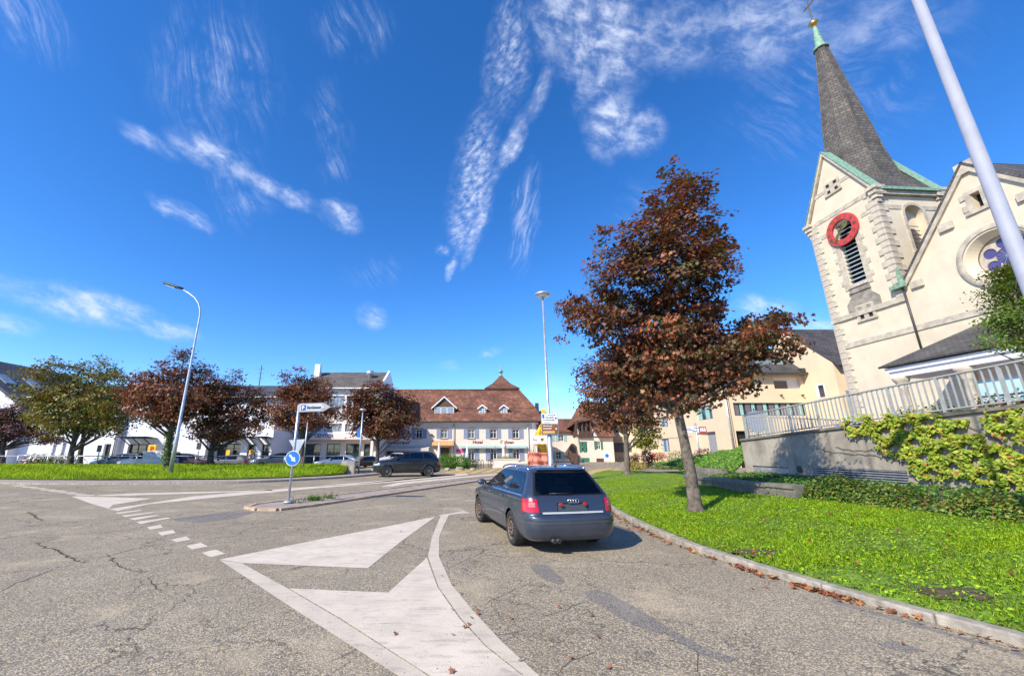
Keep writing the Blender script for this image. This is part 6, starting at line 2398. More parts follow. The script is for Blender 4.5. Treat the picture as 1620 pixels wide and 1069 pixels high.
# leafy tree on the terrace before the church gable, partly out of view
p = Vector((19.6, 14.0, TERR_Z))
tr = [(0, 0, 0, .12), (.1, 0, 1.4, .10), (.2, .1, 3.0, .08), (.3, 0, 5.0, .03)]
cr = px_blobs([(1585, 540, 20, 16), (1600, 505, 26, 24), (1615, 470, 30, 28), (1612, 432, 22, 20), (1640, 500, 50, 40), (1650, 440, 40, 40), (1582, 500, 10, 16), (1640, 545, 40, 18), (1595, 460, 16, 16)], 14.0, p, 1.0, 5)
make_tree('young_tree', 'bright green leafy tree in front of the church gable at the right edge', 'tree', tuple(p), tr, cr, 560, 22, .10, [(.10, .17, .018), (.16, .22, .025), (.06, .11, .015), (.20, .22, .03)], [3, 3, 2.5, 1], 41, template=(QUAD_V, QUAD_F), csize=.22, nbranch=50)


# ------------------------------------------------------------------ shrubs, hedge, bank, ivy
def shrub(name, label, loc, blobs, n, ls, cols, wts, seed, cat='shrub', group=None, kind_stem=True, template=None):
    r = np.random.default_rng(seed)
    root = thing(name, label, cat, loc, 0, group)
    bl = np.array(blobs, float)
    w = bl[:, 3] * bl[:, 4] * bl[:, 5]
    idx = r.choice(len(bl), n, p=w / w.sum())
    u = r.normal(size=(n, 3))
    u /= np.linalg.norm(u, axis=1, keepdims=True)
    rr = .55 + .5 * r.random(n)
    pos = bl[idx, :3] + u * rr[:, None] * bl[idx, 3:6]
    pos[:, 2] = np.abs(pos[:, 2])
    nrm = u * .7 + np.array([0, 0, .6]) + r.normal(size=(n, 3)) * .5
    tv, tf = template or (QUAD_V, QUAD_F)
    scatter('foliage', tv, tf, pos, rot_from(nrm, r.random(n) * 6.28), ls * (.6 + .7 * r.random(n)), palette(n, cols, wts, .28, seed), M['leaf'], root)
    st = MB()
    for k in range(7):
        q = bl[k % len(bl)]
        st.tube([(q[0] * .4, q[1] * .4, -.05), (q[0] + r.normal() * .3 * q[3], q[1] + r.normal() * .3 * q[4], q[2] + .3 * q[5])], [.03, .01], 5, caps=False)
    st.build('stems', M['bark_dark'], root, uv=False)
    return root


GREENS = [(.07, .17, .02), (.12, .24, .025), (.04, .10, .015), (.17, .27, .03)]
# hedge along the foot of the bed
r = np.random.default_rng(77)
hd = thing('hedge', 'loose yellowing low hedge along the back of the right lawn', 'hedge', (9.6, 7.0, .3))
n_ = 42000
y = -2 + 14.3 * r.random(n_) ** .9
hx0 = np.interp(y, HY, HX)
wd = .30 + .45 * r.random(n_)
a = r.random(n_) * math.pi
x = hx0 + .75 - np.cos(a) * .72 * (.75 + .3 * r.random(n_))
z = .30 + np.sin(a) * (.46 + .14 * np.sin(y * 1.9) + .10 * np.sin(y * 4.7)) * (.65 + .5 * r.random(n_))
pos = np.column_stack([x - 9.6, y - 7.0, z - .3])
nrm = np.column_stack([-np.cos(a), np.zeros(n_), np.sin(a) + .5]) + r.normal(size=(n_, 3)) * .6
yl_ = np.clip((11.0 - y) / 7 + .25 * np.sin(y * 2.3), 0, 1)
gcol = palette(n_, GREENS, [3, 2, 3, 1], .3, 5)
ycol = palette(n_, [(.20, .22, .03), (.28, .25, .05), (.10, .16, .02), (.24, .13, .05)], [3, 2, 2, 1], .3, 6)
tint = np.where((r.random(n_) < .35 + .6 * yl_)[:, None], ycol, gcol)
scatter('foliage', QUAD_V, QUAD_F, pos, rot_from(nrm, r.random(n_) * 6.28), .04 + .045 * r.random(n_), tint, M['leaf'], hd)
st = MB()
for k in range(150):
    yy_ = -2 + 14 * r.random()
    x0 = float(np.interp(yy_, HY, HX)) + .75
    st.tube([(x0 - 9.6, yy_ - 7, -.05), (x0 - 9.6 + r.normal() * .35, yy_ - 7 + r.normal() * .25, .3 + .3 * r.random())], [.012, .005], 4, caps=False)
st.build('stems', M['bark_dark'], hd, uv=False)
# dark green shrub at the end of the low wall
shrub('shrub', 'dark green shrub growing over the end of the low wall', (8.9, 11.9, .3), [(0, 0, .25, .75, .6, .38), (.5, -.6, .25, .6, .6, .35), (-.1, .7, .2, .5, .5, .3)], 2600, .075, GREENS, [3, 1, 4, .5], 51)

# green planted bank left of the retaining wall
bk = MB()
gx_, gy_ = np.linspace(0, 1, 17), np.linspace(0, 1, 17)


def bank_pt(u, v):
    """u across from the front low wall to the terrace, v from near to far"""
    y = 20.0 + 15.5 * v
    x0 = 12.2 + 3.2 * v
    x1 = 12.9 + 6.6 * v + 1.5
    x = x0 + (x1 - x0) * u
    hump = math.sin(math.pi * min(1, .12 + u * .55)) * (1.75 - 0.9 * v) * (1 if v > .03 else .9)
    return x, y, .35 + hump * (.55 + .45 * u)


for i in range(17):
    for j in range(17):
        bk.v.append(bank_pt(gx_[i], gy_[j]))
for i in range(16):
    for j in range(16):
        a = i * 17 + j
        bk.f.append([a, a + 17, a + 18, a + 1])
        bk.m.append(0)
        bk.s.append(True)
M['bank_soil'] = mat('bank_soil', (.035, .05, .015), .95, var=.4, scale=4)
bank = struct(bk.build('bank', M['bank_soil']))
n_ = 30000
u, v = r.random(n_) * .98, r.random(n_) ** 1.2
P_ = np.array([bank_pt(a, c) for a, c in zip(u, v)])
P_[:, 2] += .02 + .22 * r.random(n_) * (.6 + .5 * np.sin(P_[:, 0] * 3) * np.sin(P_[:, 1] * 2.2))
nrm = np.column_stack([-.5 + r.normal(0, .5, n_), -.4 + r.normal(0, .5, n_), .7 + 0 * u])
o = scatter('ground_cover', QUAD_V, QUAD_F, P_, rot_from(nrm, r.random(n_) * 6.28), .07 + .09 * r.random(n_), palette(n_, [(.085, .20, .018), (.14, .28, .02), (.05, .12, .015), (.22, .30, .05)], [3, 3, 2, .6], .3, 8), M['leaf'])
o['kind'] = 'stuff'
o['label'] = 'green ground cover on the bank beside the retaining wall'

# flower bed shrubs before the office building
bed_spec = [('dark purple upright shrub in the flower bed by the yellow building', 1026, 740, [(0, 0, .9, .75, .6, .95)], [(.06, .012, .035), (.09, .02, .05), (.035, .01, .02)], 900, .15),
            ('dark maroon low shrub beside the second maple trunk', 1000, 742, [(0, 0, .6, .6, .5, .65)], [(.06, .015, .02), (.09, .025, .03)], 500, .13),
            ('small purple shrub behind the yellow flowers', 1008, 738, [(0, 0, 1.0, .5, .4, .55)], [(.05, .012, .03), (.08, .02, .04)], 350, .13),
            ('yellow flowering low plants between the purple shrubs', 1009, 743, [(0, 0, .35, 1.0, .6, .45)], [(.42, .33, .02), (.18, .22, .02), (.5, .38, .04)], 700, .11),
            ('bright red-leaved shrub in the flower bed', 1041, 738, [(0, 0, 1.1, 1.1, .6, .5)], [(.38, .035, .02), (.25, .03, .02), (.42, .10, .03)], 700, .13),
            ('low green bushes with pale spots in the flower bed', 1052, 742, [(0, 0, .35, 1.4, .8, .5), (1.6, .2, .4, 1.3, .8, .6)], GREENS, 1500, .13),
            ('pale flowering tall bush behind the red-leaved shrub', 1074, 738, [(0, 0, .9, 1.3, .8, .85), (1.4, 0, .8, 1.0, .8, .7)], [(.10, .18, .03), (.16, .22, .05), (.5, .48, .38), (.05, .1, .02)], 1700, .14),
            ('dark green bush behind the large maple trunk', 1092, 748, [(0, 0, .7, .9, .7, .8), (.9, .4, .6, .8, .6, .6)], GREENS, 1300, .11),
            ('small red-purple bush at the doorway of the yellow building', 1114, 712, [(0, 0, .5, .8, .6, .5)], [(.14, .02, .03), (.08, .02, .03), (.2, .05, .05)], 500, .12)]
for k, (lab, px, py, bl, cols, nn, ls) in enumerate(bed_spec):
    g0 = G(px, py, 0.0) if k < 7 else (G(px, py, .3) if k == 7 else atY(px, 722, 36.0))
    shrub('shrub', lab, (g0.x, g0.y, 0.0 if k < 8 else .9), bl, nn, ls, cols, [1] * len(cols), 60 + k)
# shrub with boulders in front of the inn
sh0 = G(718, 741, 0)
shrub('shrub', 'rounded bright green shrub in front of the inn', (sh0.x, sh0.y, 0), [(-.6, 0, .65, 1.1, .8, .85), (.6, 0, .6, 1.1, .8, .75), (1.6, .1, .4, .9, .7, .55)], 6000, .11, [(.06, .19, .012), (.10, .26, .018), (.035, .10, .01)], [3, 3, 2], 71)
for k, (px, s, lab) in enumerate(((708, .45, 'large pale boulder at the left foot of the green shrub'), (727, .60, 'broad brown boulder before the green shrub'), (748, .42, 'dark rounded boulder at the right end of the green shrub'))):
    q = G(px, 743, 0)
    bm2 = bmesh.new()
    bmesh.ops.create_icosphere(bm2, subdivisions=2, radius=1)
    rr = random.Random(k)
    for vv in bm2.verts:
        vv.co *= (1 + rr.uniform(-.18, .18))
        vv.co.z = max(vv.co.z * .7, -.3)
    me = bpy.data.meshes.new('boulder')
    bm2.to_mesh(me)
    bm2.free()
    me.materials.append(M['stone'])
    o = inst('boulder', me, None, (q.x, q.y - .3, s * .12), rr.uniform(0, 6), (s * .75, s * .6, s * .5))
    tag(o, lab, 'boulder')
# bushes by the far-left house and garages
for k, (px, py, lab, cols) in enumerate(((52, 728, 'orange-red autumn bush before the white gabled house', [(.30, .10, .03), (.22, .06, .02), (.12, .14, .02)]), (66, 720, 'round dark green bush beside the white garage doors', GREENS),
                                         (100, 727, 'low clipped olive bush below the white garage doors', [(.12, .14, .03), (.18, .17, .04), (.07, .09, .02)]), (172, 722, 'dark green bush beside the dark shop doorway', GREENS))):
    c = atY(px, py, 40.0)
    shrub('shrub', lab, (c.x, 40.0, 0), [(0, 0, .7, 1.4, .8, .75), (1.1, 0, .6, 1.0, .7, .6)], 900, .15, cols, [1] * len(cols), 80 + k)

# low greenery over the planting bed
n_ = 16000
y = -2 + 21 * r.random(n_)
xa_ = np.interp(y, HY, HX) + .3
x = xa_ + (WALL_X - .05 - xa_) * r.random(n_)
pos = np.column_stack([x, y, .44 + .18 * (x - xa_) / (WALL_X - xa_) + .16 * r.random(n_)])
o = scatter('bed_cover', QUAD_V, QUAD_F, pos, rot_from(r.normal(size=(n_, 3)) * .5 + np.array([-.3, 0, .8]), r.random(n_) * 6.28), .06 + .06 * r.random(n_), palette(n_, GREENS + [(.2, .2, .05)], [3, 2, 4, .6, 1], .3, 14), M['leaf'])
o['kind'] = 'stuff'
o['label'] = 'low green plants in the bed below the retaining wall'

# ivy on the retaining wall
def in_poly(px, py, poly):
    ins = np.zeros(len(px), bool)
    j = len(poly) - 1
    for i in range(len(poly)):
        xi, yi = poly[i]
        xj, yj = poly[j]
        c = ((yi > py) != (yj > py)) & (px < (xj - xi) * (py - yi) / (yj - yi + 1e-9) + xi)
        ins ^= c
        j = i
    return ins


def wall_pts(pxs, pys, off):
    res = []
    for x_, y_ in zip(pxs, pys):
        p_ = atX(x_, y_, WALL_X)
        res.append((p_.x - off, p_.y, p_.z))
    return np.array(res)


IVY = [[(1335, 667), (1370, 660), (1400, 655), (1425, 668), (1445, 690), (1430, 708), (1405, 700), (1380, 692), (1352, 686)],
       [(1400, 655), (1480, 654), (1505, 668), (1540, 690), (1570, 700), (1625, 722), (1640, 775), (1575, 768), (1540, 757), (1500, 750), (1455, 742), (1440, 735), (1428, 718), (1392, 716), (1398, 702), (1425, 692)],
       [(1560, 662), (1640, 645), (1660, 705), (1600, 692), (1568, 675)], [(1508, 664), (1534, 668), (1530, 676), (1510, 674)], [(1440, 745), (1470, 742), (1500, 752), (1470, 758)]]
ivy = thing('ivy', 'yellow-green creeper hanging over the concrete retaining wall', 'climbing plant', (WALL_X, 11.0, .8))
ax, ay = [], []
for poly, nn in zip(IVY, (1000, 3900, 800, 90, 110)):
    P = np.array(poly, float)
    got = 0
    while got < nn:
        qx = P[:, 0].min() + np.ptp(P[:, 0]) * r.random(nn)
        qy = P[:, 1].min() + np.ptp(P[:, 1]) * r.random(nn)
        # ragged edges and holes
        jx, jy = qx + r.normal(0, 5, nn), qy + r.normal(0, 4, nn)
        ok = in_poly(jx, jy, poly) & ((np.sin(qx * .11 + qy * .07) * np.sin(qx * .05 - qy * .16) > -.30))
        ax.append(qx[ok])
        ay.append(qy[ok])
        got += int(ok.sum())
ax, ay = np.concatenate(ax), np.concatenate(ay)
n_ = len(ax)
pos = wall_pts(ax, ay, 0)
pos[:, 0] -= .03 + .14 * r.random(n_) ** 1.5
nrm = np.column_stack([-1 + r.normal(0, .45, n_), -.25 + r.normal(0, .45, n_), .55 + r.normal(0, .45, n_)])
sc_ = .065 + .055 * r.random(n_)
tint = palette(n_, [(.24, .33, .025), (.34, .39, .035), (.13, .22, .02), (.45, .38, .05), (.45, .15, .06)], [4, 3.5, 2.5, 1.5, .35], .25, 9)
scatter('foliage', IVY_V, IVY_F, pos - np.array([WALL_X, 11.0, .8]), rot_from(nrm, r.normal(0, .6, n_) + 3.14), sc_, tint, M['leaf'], ivy)
st = MB()
for path in ([(1425, 700), (1390, 712), (1350, 712), (1320, 706)], [(1440, 735), (1400, 722), (1330, 716), (1290, 708)], [(1480, 700), (1540, 720), (1620, 760)], [(1500, 660), (1540, 678), (1600, 705), (1640, 730)], [(1450, 690), (1500, 720), (1540, 750), (1580, 772)]):
    pp = wall_pts([q[0] for q in path], [q[1] for q in path], .03) - np.array([WALL_X, 11.0, .8])
    pp = [tuple(q) for q in resample([tuple(q) for q in pp], .12)]
    pp = [(q[0], q[1] + r.normal() * .015, q[2] + r.normal() * .015) for q in pp]
    st.tube(pp, .008, 5, caps=False)
st.build('stems', M['bark_dark'], ivy, uv=False)
# flowers in boxes behind the railing
for k, (y0, y1) in enumerate(((13.2, 11.4), (10.9, 9.0))):
    fb = thing('flower_box', ['long flower box with red and pink blooms behind the railing near the porch', 'flower box with pink blooms behind the railing at the right edge'][k], 'flower box', (WALL_X + .85, (y0 + y1) / 2, 2.12))
    q = MB()
    L = abs(y1 - y0) / 2
    q.box(-.15, .15, -L, L, .0, .28 + .12 * k)
    q.build('box', M['timber'], fb)
    n_ = 1100
    pos = np.column_stack([r.normal(0, .13, n_), -L + 2 * L * r.random(n_), .38 + .12 * k + abs(r.normal(0, .16, n_))])
    tint = palette(n_, [(.08, .17, .02), (.14, .24, .03), (.62, .08, .14), (.60, .22, .30), (.55, .06, .03)], [4, 3, 1.2, .8, .8], .2, 11 + k)
    scatter('foliage', QUAD_V, QUAD_F, pos, rot_from(r.normal(size=(n_, 3)) + np.array([-.4, 0, .6]), r.random(n_) * 6.28), .05 + .05 * r.random(n_), tint, M['leaf'], fb)
# dry creeper and grass on top of the wall
n_ = 700
y = 6 + 8 * r.random(n_)
pos = np.column_stack([WALL_X - .08 + .35 * r.random(n_), y, np.array([float(WT(v)) for v in y]) + .10])
o = scatter('wall_weeds', QUAD_V, QUAD_F, pos, rot_from(r.normal(size=(n_, 3)) * .6 + np.array([-.3, 0, .8]), r.random(n_) * 6.28), .05 + .06 * r.random(n_), palette(n_, [(.16, .2, .03), (.22, .16, .06), (.10, .08, .04)], [2, 2, 2], .3, 13), M['leaf'])
o['kind'] = 'stuff'
o['label'] = 'weeds and dry stems on the coping of the retaining wall'
# ------------------------------------------------------------------ vehicles


def pchip(zs, ys, zq):
    """monotone cubic through the table"""
    zs, ys = np.asarray(zs, float), np.asarray(ys, float)
    h = np.diff(zs)
    d = np.diff(ys) / h
    m = np.zeros_like(ys)
    m[0], m[-1] = d[0], d[-1]
    for i in range(1, len(ys) - 1):
        if d[i - 1] * d[i] > 0:
            w1, w2 = 2 * h[i] + h[i - 1], h[i] + 2 * h[i - 1]
            m[i] = (w1 + w2) / (w1 / d[i - 1] + w2 / d[i])
    i = np.clip(np.searchsorted(zs, zq) - 1, 0, len(h) - 1)
    t = (zq - zs[i]) / h[i]
    return ((1 + 2 * t) * (1 - t) ** 2 * ys[i] + t * (1 - t) ** 2 * h[i] * m[i] + t * t * (3 - 2 * t) * ys[i + 1] + t * t * (t - 1) * h[i] * m[i + 1])


def outline(yr, yf, W, rr, rf, ym):
    rr = min(rr, .85 * W, .42 * (yf - yr))
    rf = min(rf, .85 * W, .42 * (yf - yr))
    br, bf = .05 * min(1, W), .12 * min(1, W)
    half = []
    for k in range(5):
        x = (W - rr) * k / 5
        half.append((x, yr + br * (x / W) ** 2))
    yb = yr + br * ((W - rr) / W) ** 2
    for k in range(8):
        a = -math.pi / 2 + math.pi / 2 * k / 7
        half.append((W - rr + rr * math.cos(a), yb + rr + rr * math.sin(a)))
    ye = yf - bf * ((W - rf) / W) ** 2
    y0, y1 = yb + rr, ye - rf
    for k in range(1, 20):
        half.append((W, y0 + (y1 - y0) * k / 20))
    for k in range(8):
        a = math.pi / 2 * k / 7
        half.append((W - rf + rf * math.cos(a), ye - rf + rf * math.sin(a)))
    for k in range(1, 6):
        x = (W - rf) * (1 - k / 6)
        half.append((x, yf - bf * (x / W) ** 2))
    half.append((0.0, yf))
    res = []
    for x, y in half:
        t = abs(y - ym) / 2.4
        res.append((x * (1 - .05 * min(1.2, t) ** 3), y))
    full = res + [(-x, y) for x, y in res[1:-1][::-1]]
    return full


def shell(table, levels=54, arches=(), flare=.018):
    T_ = np.array(table, float)
    zs = T_[:, 0]
    zq = np.concatenate([np.linspace(zs[0], zs[-1], levels), zs[-5:]])
    zq = np.unique(np.round(zq, 4))
    cols = [pchip(zs, T_[:, k], zq) for k in range(1, 6)]
    ym = (T_[:, 1].min() + T_[:, 2].max()) / 2
    bm = bmesh.new()
    rows = []
    for i, z in enumerate(zq):
        row = []
        for x, y in outline(cols[0][i], cols[1][i], cols[2][i], cols[3][i], cols[4][i], ym):
            # wheel-arch lips stand out a little
            if abs(x) > .6:
                for (ya, ra) in arches:
                    dd = math.hypot(y - ya, z - .30)
                    x += math.copysign(flare * math.exp(-((dd - ra - .03) / .07) ** 2), x)
            row.append(bm.verts.new((x, y, float(z))))
        rows.append(row)
    n = len(rows[0])
    for i in range(len(rows) - 1):
        for j in range(n):
            k = (j + 1) % n
            bm.faces.new((rows[i][j], rows[i][k], rows[i + 1][k], rows[i + 1][j]))
    bm.faces.new(rows[0][::-1])
    bm.faces.new(rows[-1])
    for f in bm.faces:
        f.smooth = True
    bm.normal_update()
    return bm


def carve(bm, poly, ax, ok):
    """cut the outline of a convex polygon (seen along the third axis) into the skin; returns the faces inside"""
    i, j = ax
    P = [Vector(p) for p in poly]
    area = sum(P[k].x * P[(k + 1) % len(P)].y - P[(k + 1) % len(P)].x * P[k].y for k in range(len(P)))
    if area < 0:
        P = P[::-1]
    lo = (min(p.x for p in P), min(p.y for p in P))
    hi = (max(p.x for p in P), max(p.y for p in P))

    def near(f):
        if not ok(f):
            return False
        a = [v.co[i] for v in f.verts]
        c = [v.co[j] for v in f.verts]
        return max(a) > lo[0] - .01 and min(a) < hi[0] + .01 and max(c) > lo[1] - .01 and min(c) < hi[1] + .01

    for k in range(len(P)):
        a, c = P[k], P[(k + 1) % len(P)]
        d = c - a
        nn = Vector((d.y, -d.x))
        no = [0, 0, 0]
        co = [0, 0, 0]
        no[i], no[j] = nn.x, nn.y
        co[i], co[j] = a.x, a.y
        fs = [f for f in bm.faces if near(f)]
        geom = set(fs)
        for f in fs:
            geom.update(f.edges)
            geom.update(f.verts)
        bmesh.ops.bisect_plane(bm, geom=list(geom), plane_co=co, plane_no=no, dist=1e-5)
    inside = []
    for f in bm.faces:
        if not ok(f):
            continue
        m_ = f.calc_center_median()
        q = Vector((m_[i], m_[j]))
        if all((P[(k + 1) % len(P)] - P[k]).cross(q - P[k]) > -1e-6 for k in range(len(P))):
            inside.append(f)
    return inside


def take(bm, faces, name, material, parent, push=0.0, keep=False):
    """lift faces out of the skin as a part of their own"""
    nb = bmesh.new()
    mp = {}
    for f in faces:
        vs = []
        for v in f.verts:
            if v not in mp:
                mp[v] = nb.verts.new(v.co + v.normal * push)
            vs.append(mp[v])
        try:
            nf = nb.faces.new(vs)
            nf.smooth = True
        except ValueError:
            pass
    if not keep:
        bmesh.ops.delete(bm, geom=faces, context='FACES')
    me = bpy.data.meshes.new(name)
    nb.normal_update()
    nb.to_mesh(me)
    nb.free()
    me.materials.append(material)
    o = bpy.data.objects.new(name, me)
    COL.objects.link(o)
    o.parent = parent
    return o


def finish(bm, name, mats, parent):
    me = bpy.data.meshes.new(name)
    bm.to_mesh(me)
    bm.free()
    for m_ in mats:
        me.materials.append(m_)
    o = bpy.data.objects.new(name, me)
    COL.objects.link(o)
    o.parent = parent
    return o


def paint_mat(name, col, metal=.55, rough=.32, dust=.25):
    m, T, b, out = new_mat(name)
    tc = T.add('ShaderNodeTexCoord').outputs['Object']
    n = T.noise(tc, 2.0, 6, .6)
    sp = T.add('ShaderNodeSeparateXYZ')
    T.l.new(tc, sp.inputs[0])
    low = T.smooth(sp.outputs[2], .75, .18)
    dirt = T.math('MULTIPLY', T.math('ADD', low, .25), T.smooth(n, .35, .7))
    T.put(b.inputs['Base Color'], T.mix(T.math('MULTIPLY', dirt, dust), col, (.22, .19, .16)))
    T.put(b.inputs['Roughness'], T.math('ADD', rough, T.math('MULTIPLY', dirt, .3)))
    b.inputs['Metallic'].default_value = metal
    b.inputs['Coat Weight'].default_value = .85
    b.inputs['Coat Roughness'].default_value = .06
    return m


M['car_glass'] = clear_glass('car_window', (.66, .76, .72), .10)
M['rear_glass'] = clear_glass('rear_car_window', (.66, .72, .68), .02, .65)
M['car_glass_dark'] = clear_glass('tinted_car_window', (.13, .15, .15), .06)
M['chrome'] = mat('satin_chrome', (.62, .63, .65), .22, .95, var=.05)
M['trim_silver'] = mat('silver_trim', (.50, .51, .50), .5, .2, var=.05)
M['alloy'] = mat('alloy_rim', (.34, .34, .36), .35, .8, var=.1)
M['alloy_dark'] = mat('dark_alloy_rim', (.16, .155, .15), .4, .7, var=.1)
M['tyre'] = mat('tyre', (.022, .021, .021), .85, var=.3, scale=10, dirt=(.10, .09, .08), dirt_amt=.5)
M['red_lens'] = mat('red_lens', (.46, .008, .014), .18, var=.15, scale=20, coat=.8)
M['red_lens2'] = mat('pale_lens', (.50, .17, .14), .25, var=.3, scale=30, coat=.8)
M['head_lens'] = mat('headlight_lens', (.50, .53, .56), .12, .3, var=.3, scale=14, coat=1.0)
M['interior'] = mat('car_interior', (.035, .035, .036), .8, var=.2)
M['bumper_grey'] = mat('bumper_trim', (.06, .068, .08), .55, .1, var=.1)


def wheel(parent, x, y, r, w, side, rim, spokes=10, steel=False, name='wheel'):
    """tyre with a rim; side +1 right, -1 left"""
    e = bpy.data.objects.new(name, None)
    COL.objects.link(e)
    e.parent = parent
    e.location = (x, y, r)
    RY = Matrix.Rotation(math.pi / 2 * side, 4, 'Y')     # local z -> outwards
    t = MB()
    ri = r * .68
    t.lathe([(ri, -w / 2), (r * .93, -w / 2), (r * .985, -w * .38), (r, -w * .25), (r, w * .25), (r * .985, w * .38), (r * .93, w / 2 - .005), (r * .80, w / 2 + .006), (ri, w / 2 - .008), (ri, w / 2 - .03)], 36, RY, closed=True)
    t.build('tyre', M['tyre'], e, uv=False)
    q = MB()
    if steel:
        q.lathe([(ri + .003, w / 2 - .012), (ri * .93, w / 2 - .018), (ri * .90, w / 2 - .05), (ri * .80, w / 2 - .042), (ri * .56, w / 2 - .015), (ri * .36, w / 2 - .012), (ri * .30, w / 2 - .028), (ri * .16, w / 2 - .028), (ri * .14, w / 2 - .008), (.001, w / 2 - .006)], 36, RY, closed=True)
        d = q.build('rim', rim, e, uv=False)
        h = MB()
        for k in range(16):
            a = 2 * math.pi * k / 16
            h.lathe([(.019, w / 2 - .036), (.019, w / 2 - .012)], 8, RY @ Matrix.Translation((ri * .70 * math.cos(a), ri * .70 * math.sin(a), 0)), smooth=False)
        for k in range(5):
            a = 2 * math.pi * k / 5
            h.lathe([(.011, w / 2 - .03), (.011, w / 2 - .004)], 6, RY @ Matrix.Translation((ri * .27 * math.cos(a), ri * .27 * math.sin(a), 0)), smooth=False)
        h.build('rim_holes', M['black_gloss'], e, uv=False)
    else:
        q.lathe([(ri + .004, w / 2 - .010), (ri * .93, w / 2 - .006), (ri * .90, w / 2 - .05), (ri * .88, -.02)], 36, RY, closed=True)
        q.lathe([(ri * .22, w / 2 - .05), (ri * .22, w / 2 - .016), (ri * .12, w / 2 - .010), (.001, w / 2 - .010)], 18, RY, closed=True)
        for k in range(spokes):
            a = 2 * math.pi * k / spokes
            Mx = RY @ Matrix.Rotation(a, 4, 'Z')
            q.box(ri * .18, ri * .93, -.016, .016, w / 2 - .045, w / 2 - .014, M=Mx)
        q.build('rim', rim, e, uv=False)
        h = MB()
        h.lathe([(ri * .9, -.01), (.001, -.01)], 24, RY, closed=True)
        h.build('brake_disc', M['black_gloss'], e, uv=False)
    return e


AUDI_T = [(.19, .22, 4.50, .76, .25, .40), (.24, .08, 4.66, .835, .28, .50), (.34, .02, 4.75, .880, .30, .55), (.45, .0, 4.79, .893, .30, .55), (.56, .0, 4.80, .900, .30, .55), (.615, .012, 4.80, .905, .30, .55),
          (.645, .065, 4.79, .906, .27, .55), (.70, .085, 4.76, .905, .25, .54), (.76, .10, 4.62, .902, .25, .52), (.82, .115, 4.36, .897, .24, .50), (.88, .135, 3.98, .886, .22, .48), (.93, .16, 3.66, .868, .20, .42),
          (.965, .19, 3.45, .842, .17, .34), (1.0, .22, 3.35, .818, .15, .30), (1.10, .31, 3.13, .765, .14, .28), (1.20, .40, 2.91, .712, .14, .26), (1.30, .49, 2.69, .656, .14, .26), (1.36, .545, 2.52, .615, .15, .26),
          (1.395, .57, 2.38, .575, .16, .26), (1.42, .64, 2.20, .50, .18, .26), (1.438, .82, 1.95, .36, .2, .2), (1.448, 1.1, 1.7, .18, .1, .1)]
SUV_T = [(.25, .28, 4.42, .80, .25, .40), (.33, .10, 4.60, .885, .28, .5), (.45, .03, 4.67, .925, .30, .5), (.60, .0, 4.71, .94, .30, .5), (.75, .02, 4.71, .945, .30, .5), (.90, .08, 4.66, .945, .28, .5), (.98, .12, 4.52, .94, .26, .48),
         (1.05, .15, 4.12, .928, .24, .46), (1.10, .18, 3.74, .910, .22, .42), (1.14, .20, 3.46, .885, .2, .36), (1.19, .235, 3.32, .858, .18, .3), (1.35, .37, 2.98, .785, .16, .28), (1.5, .52, 2.64, .71, .16, .28), (1.58, .62, 2.42, .662, .16, .28),
         (1.62, .70, 2.22, .60, .18, .26), (1.655, .90, 1.95, .46, .2, .2), (1.672, 1.2, 1.7, .22, .1, .1)]
VAN_T = [(.22, .14, 4.15, .78, .2, .4), (.32, .03, 4.32, .85, .22, .5), (.50, .0, 4.38, .88, .22, .5), (.70, .0, 4.40, .89, .22, .5), (.84, .02, 4.34, .89, .2, .48), (.95, .03, 4.08, .888, .18, .45), (1.05, .04, 3.72, .88, .16, .4), (1.12, .05, 3.48, .87, .15, .34),
         (1.3, .07, 3.22, .85, .14, .28), (1.5, .10, 2.96, .82, .14, .26), (1.66, .13, 2.74, .79, .15, .26), (1.74, .18, 2.58, .75, .16, .26), (1.79, .30, 2.35, .66, .2, .26), (1.82, .6, 2.05, .40, .2, .2)]
HATCH_T = [(.20, .2, 3.85, .76, .25, .4), (.28, .06, 4.0, .84, .28, .5), (.45, .0, 4.1, .875, .3, .55), (.6, .02, 4.12, .885, .3, .55), (.72, .06, 4.06, .885, .28, .54), (.80, .09, 3.82, .88, .26, .5), (.88, .12, 3.45, .868, .24, .46), (.94, .15, 3.15, .848, .22, .4), (.98, .19, 2.98, .825, .2, .34),
           (1.1, .30, 2.74, .77, .18, .28), (1.25, .46, 2.42, .70, .18, .28), (1.36, .60, 2.15, .63, .18, .26), (1.42, .75, 1.92, .54, .2, .26), (1.45, .95, 1.7, .38, .2, .2), (1.465, 1.15, 1.5, .2, .1, .1)]


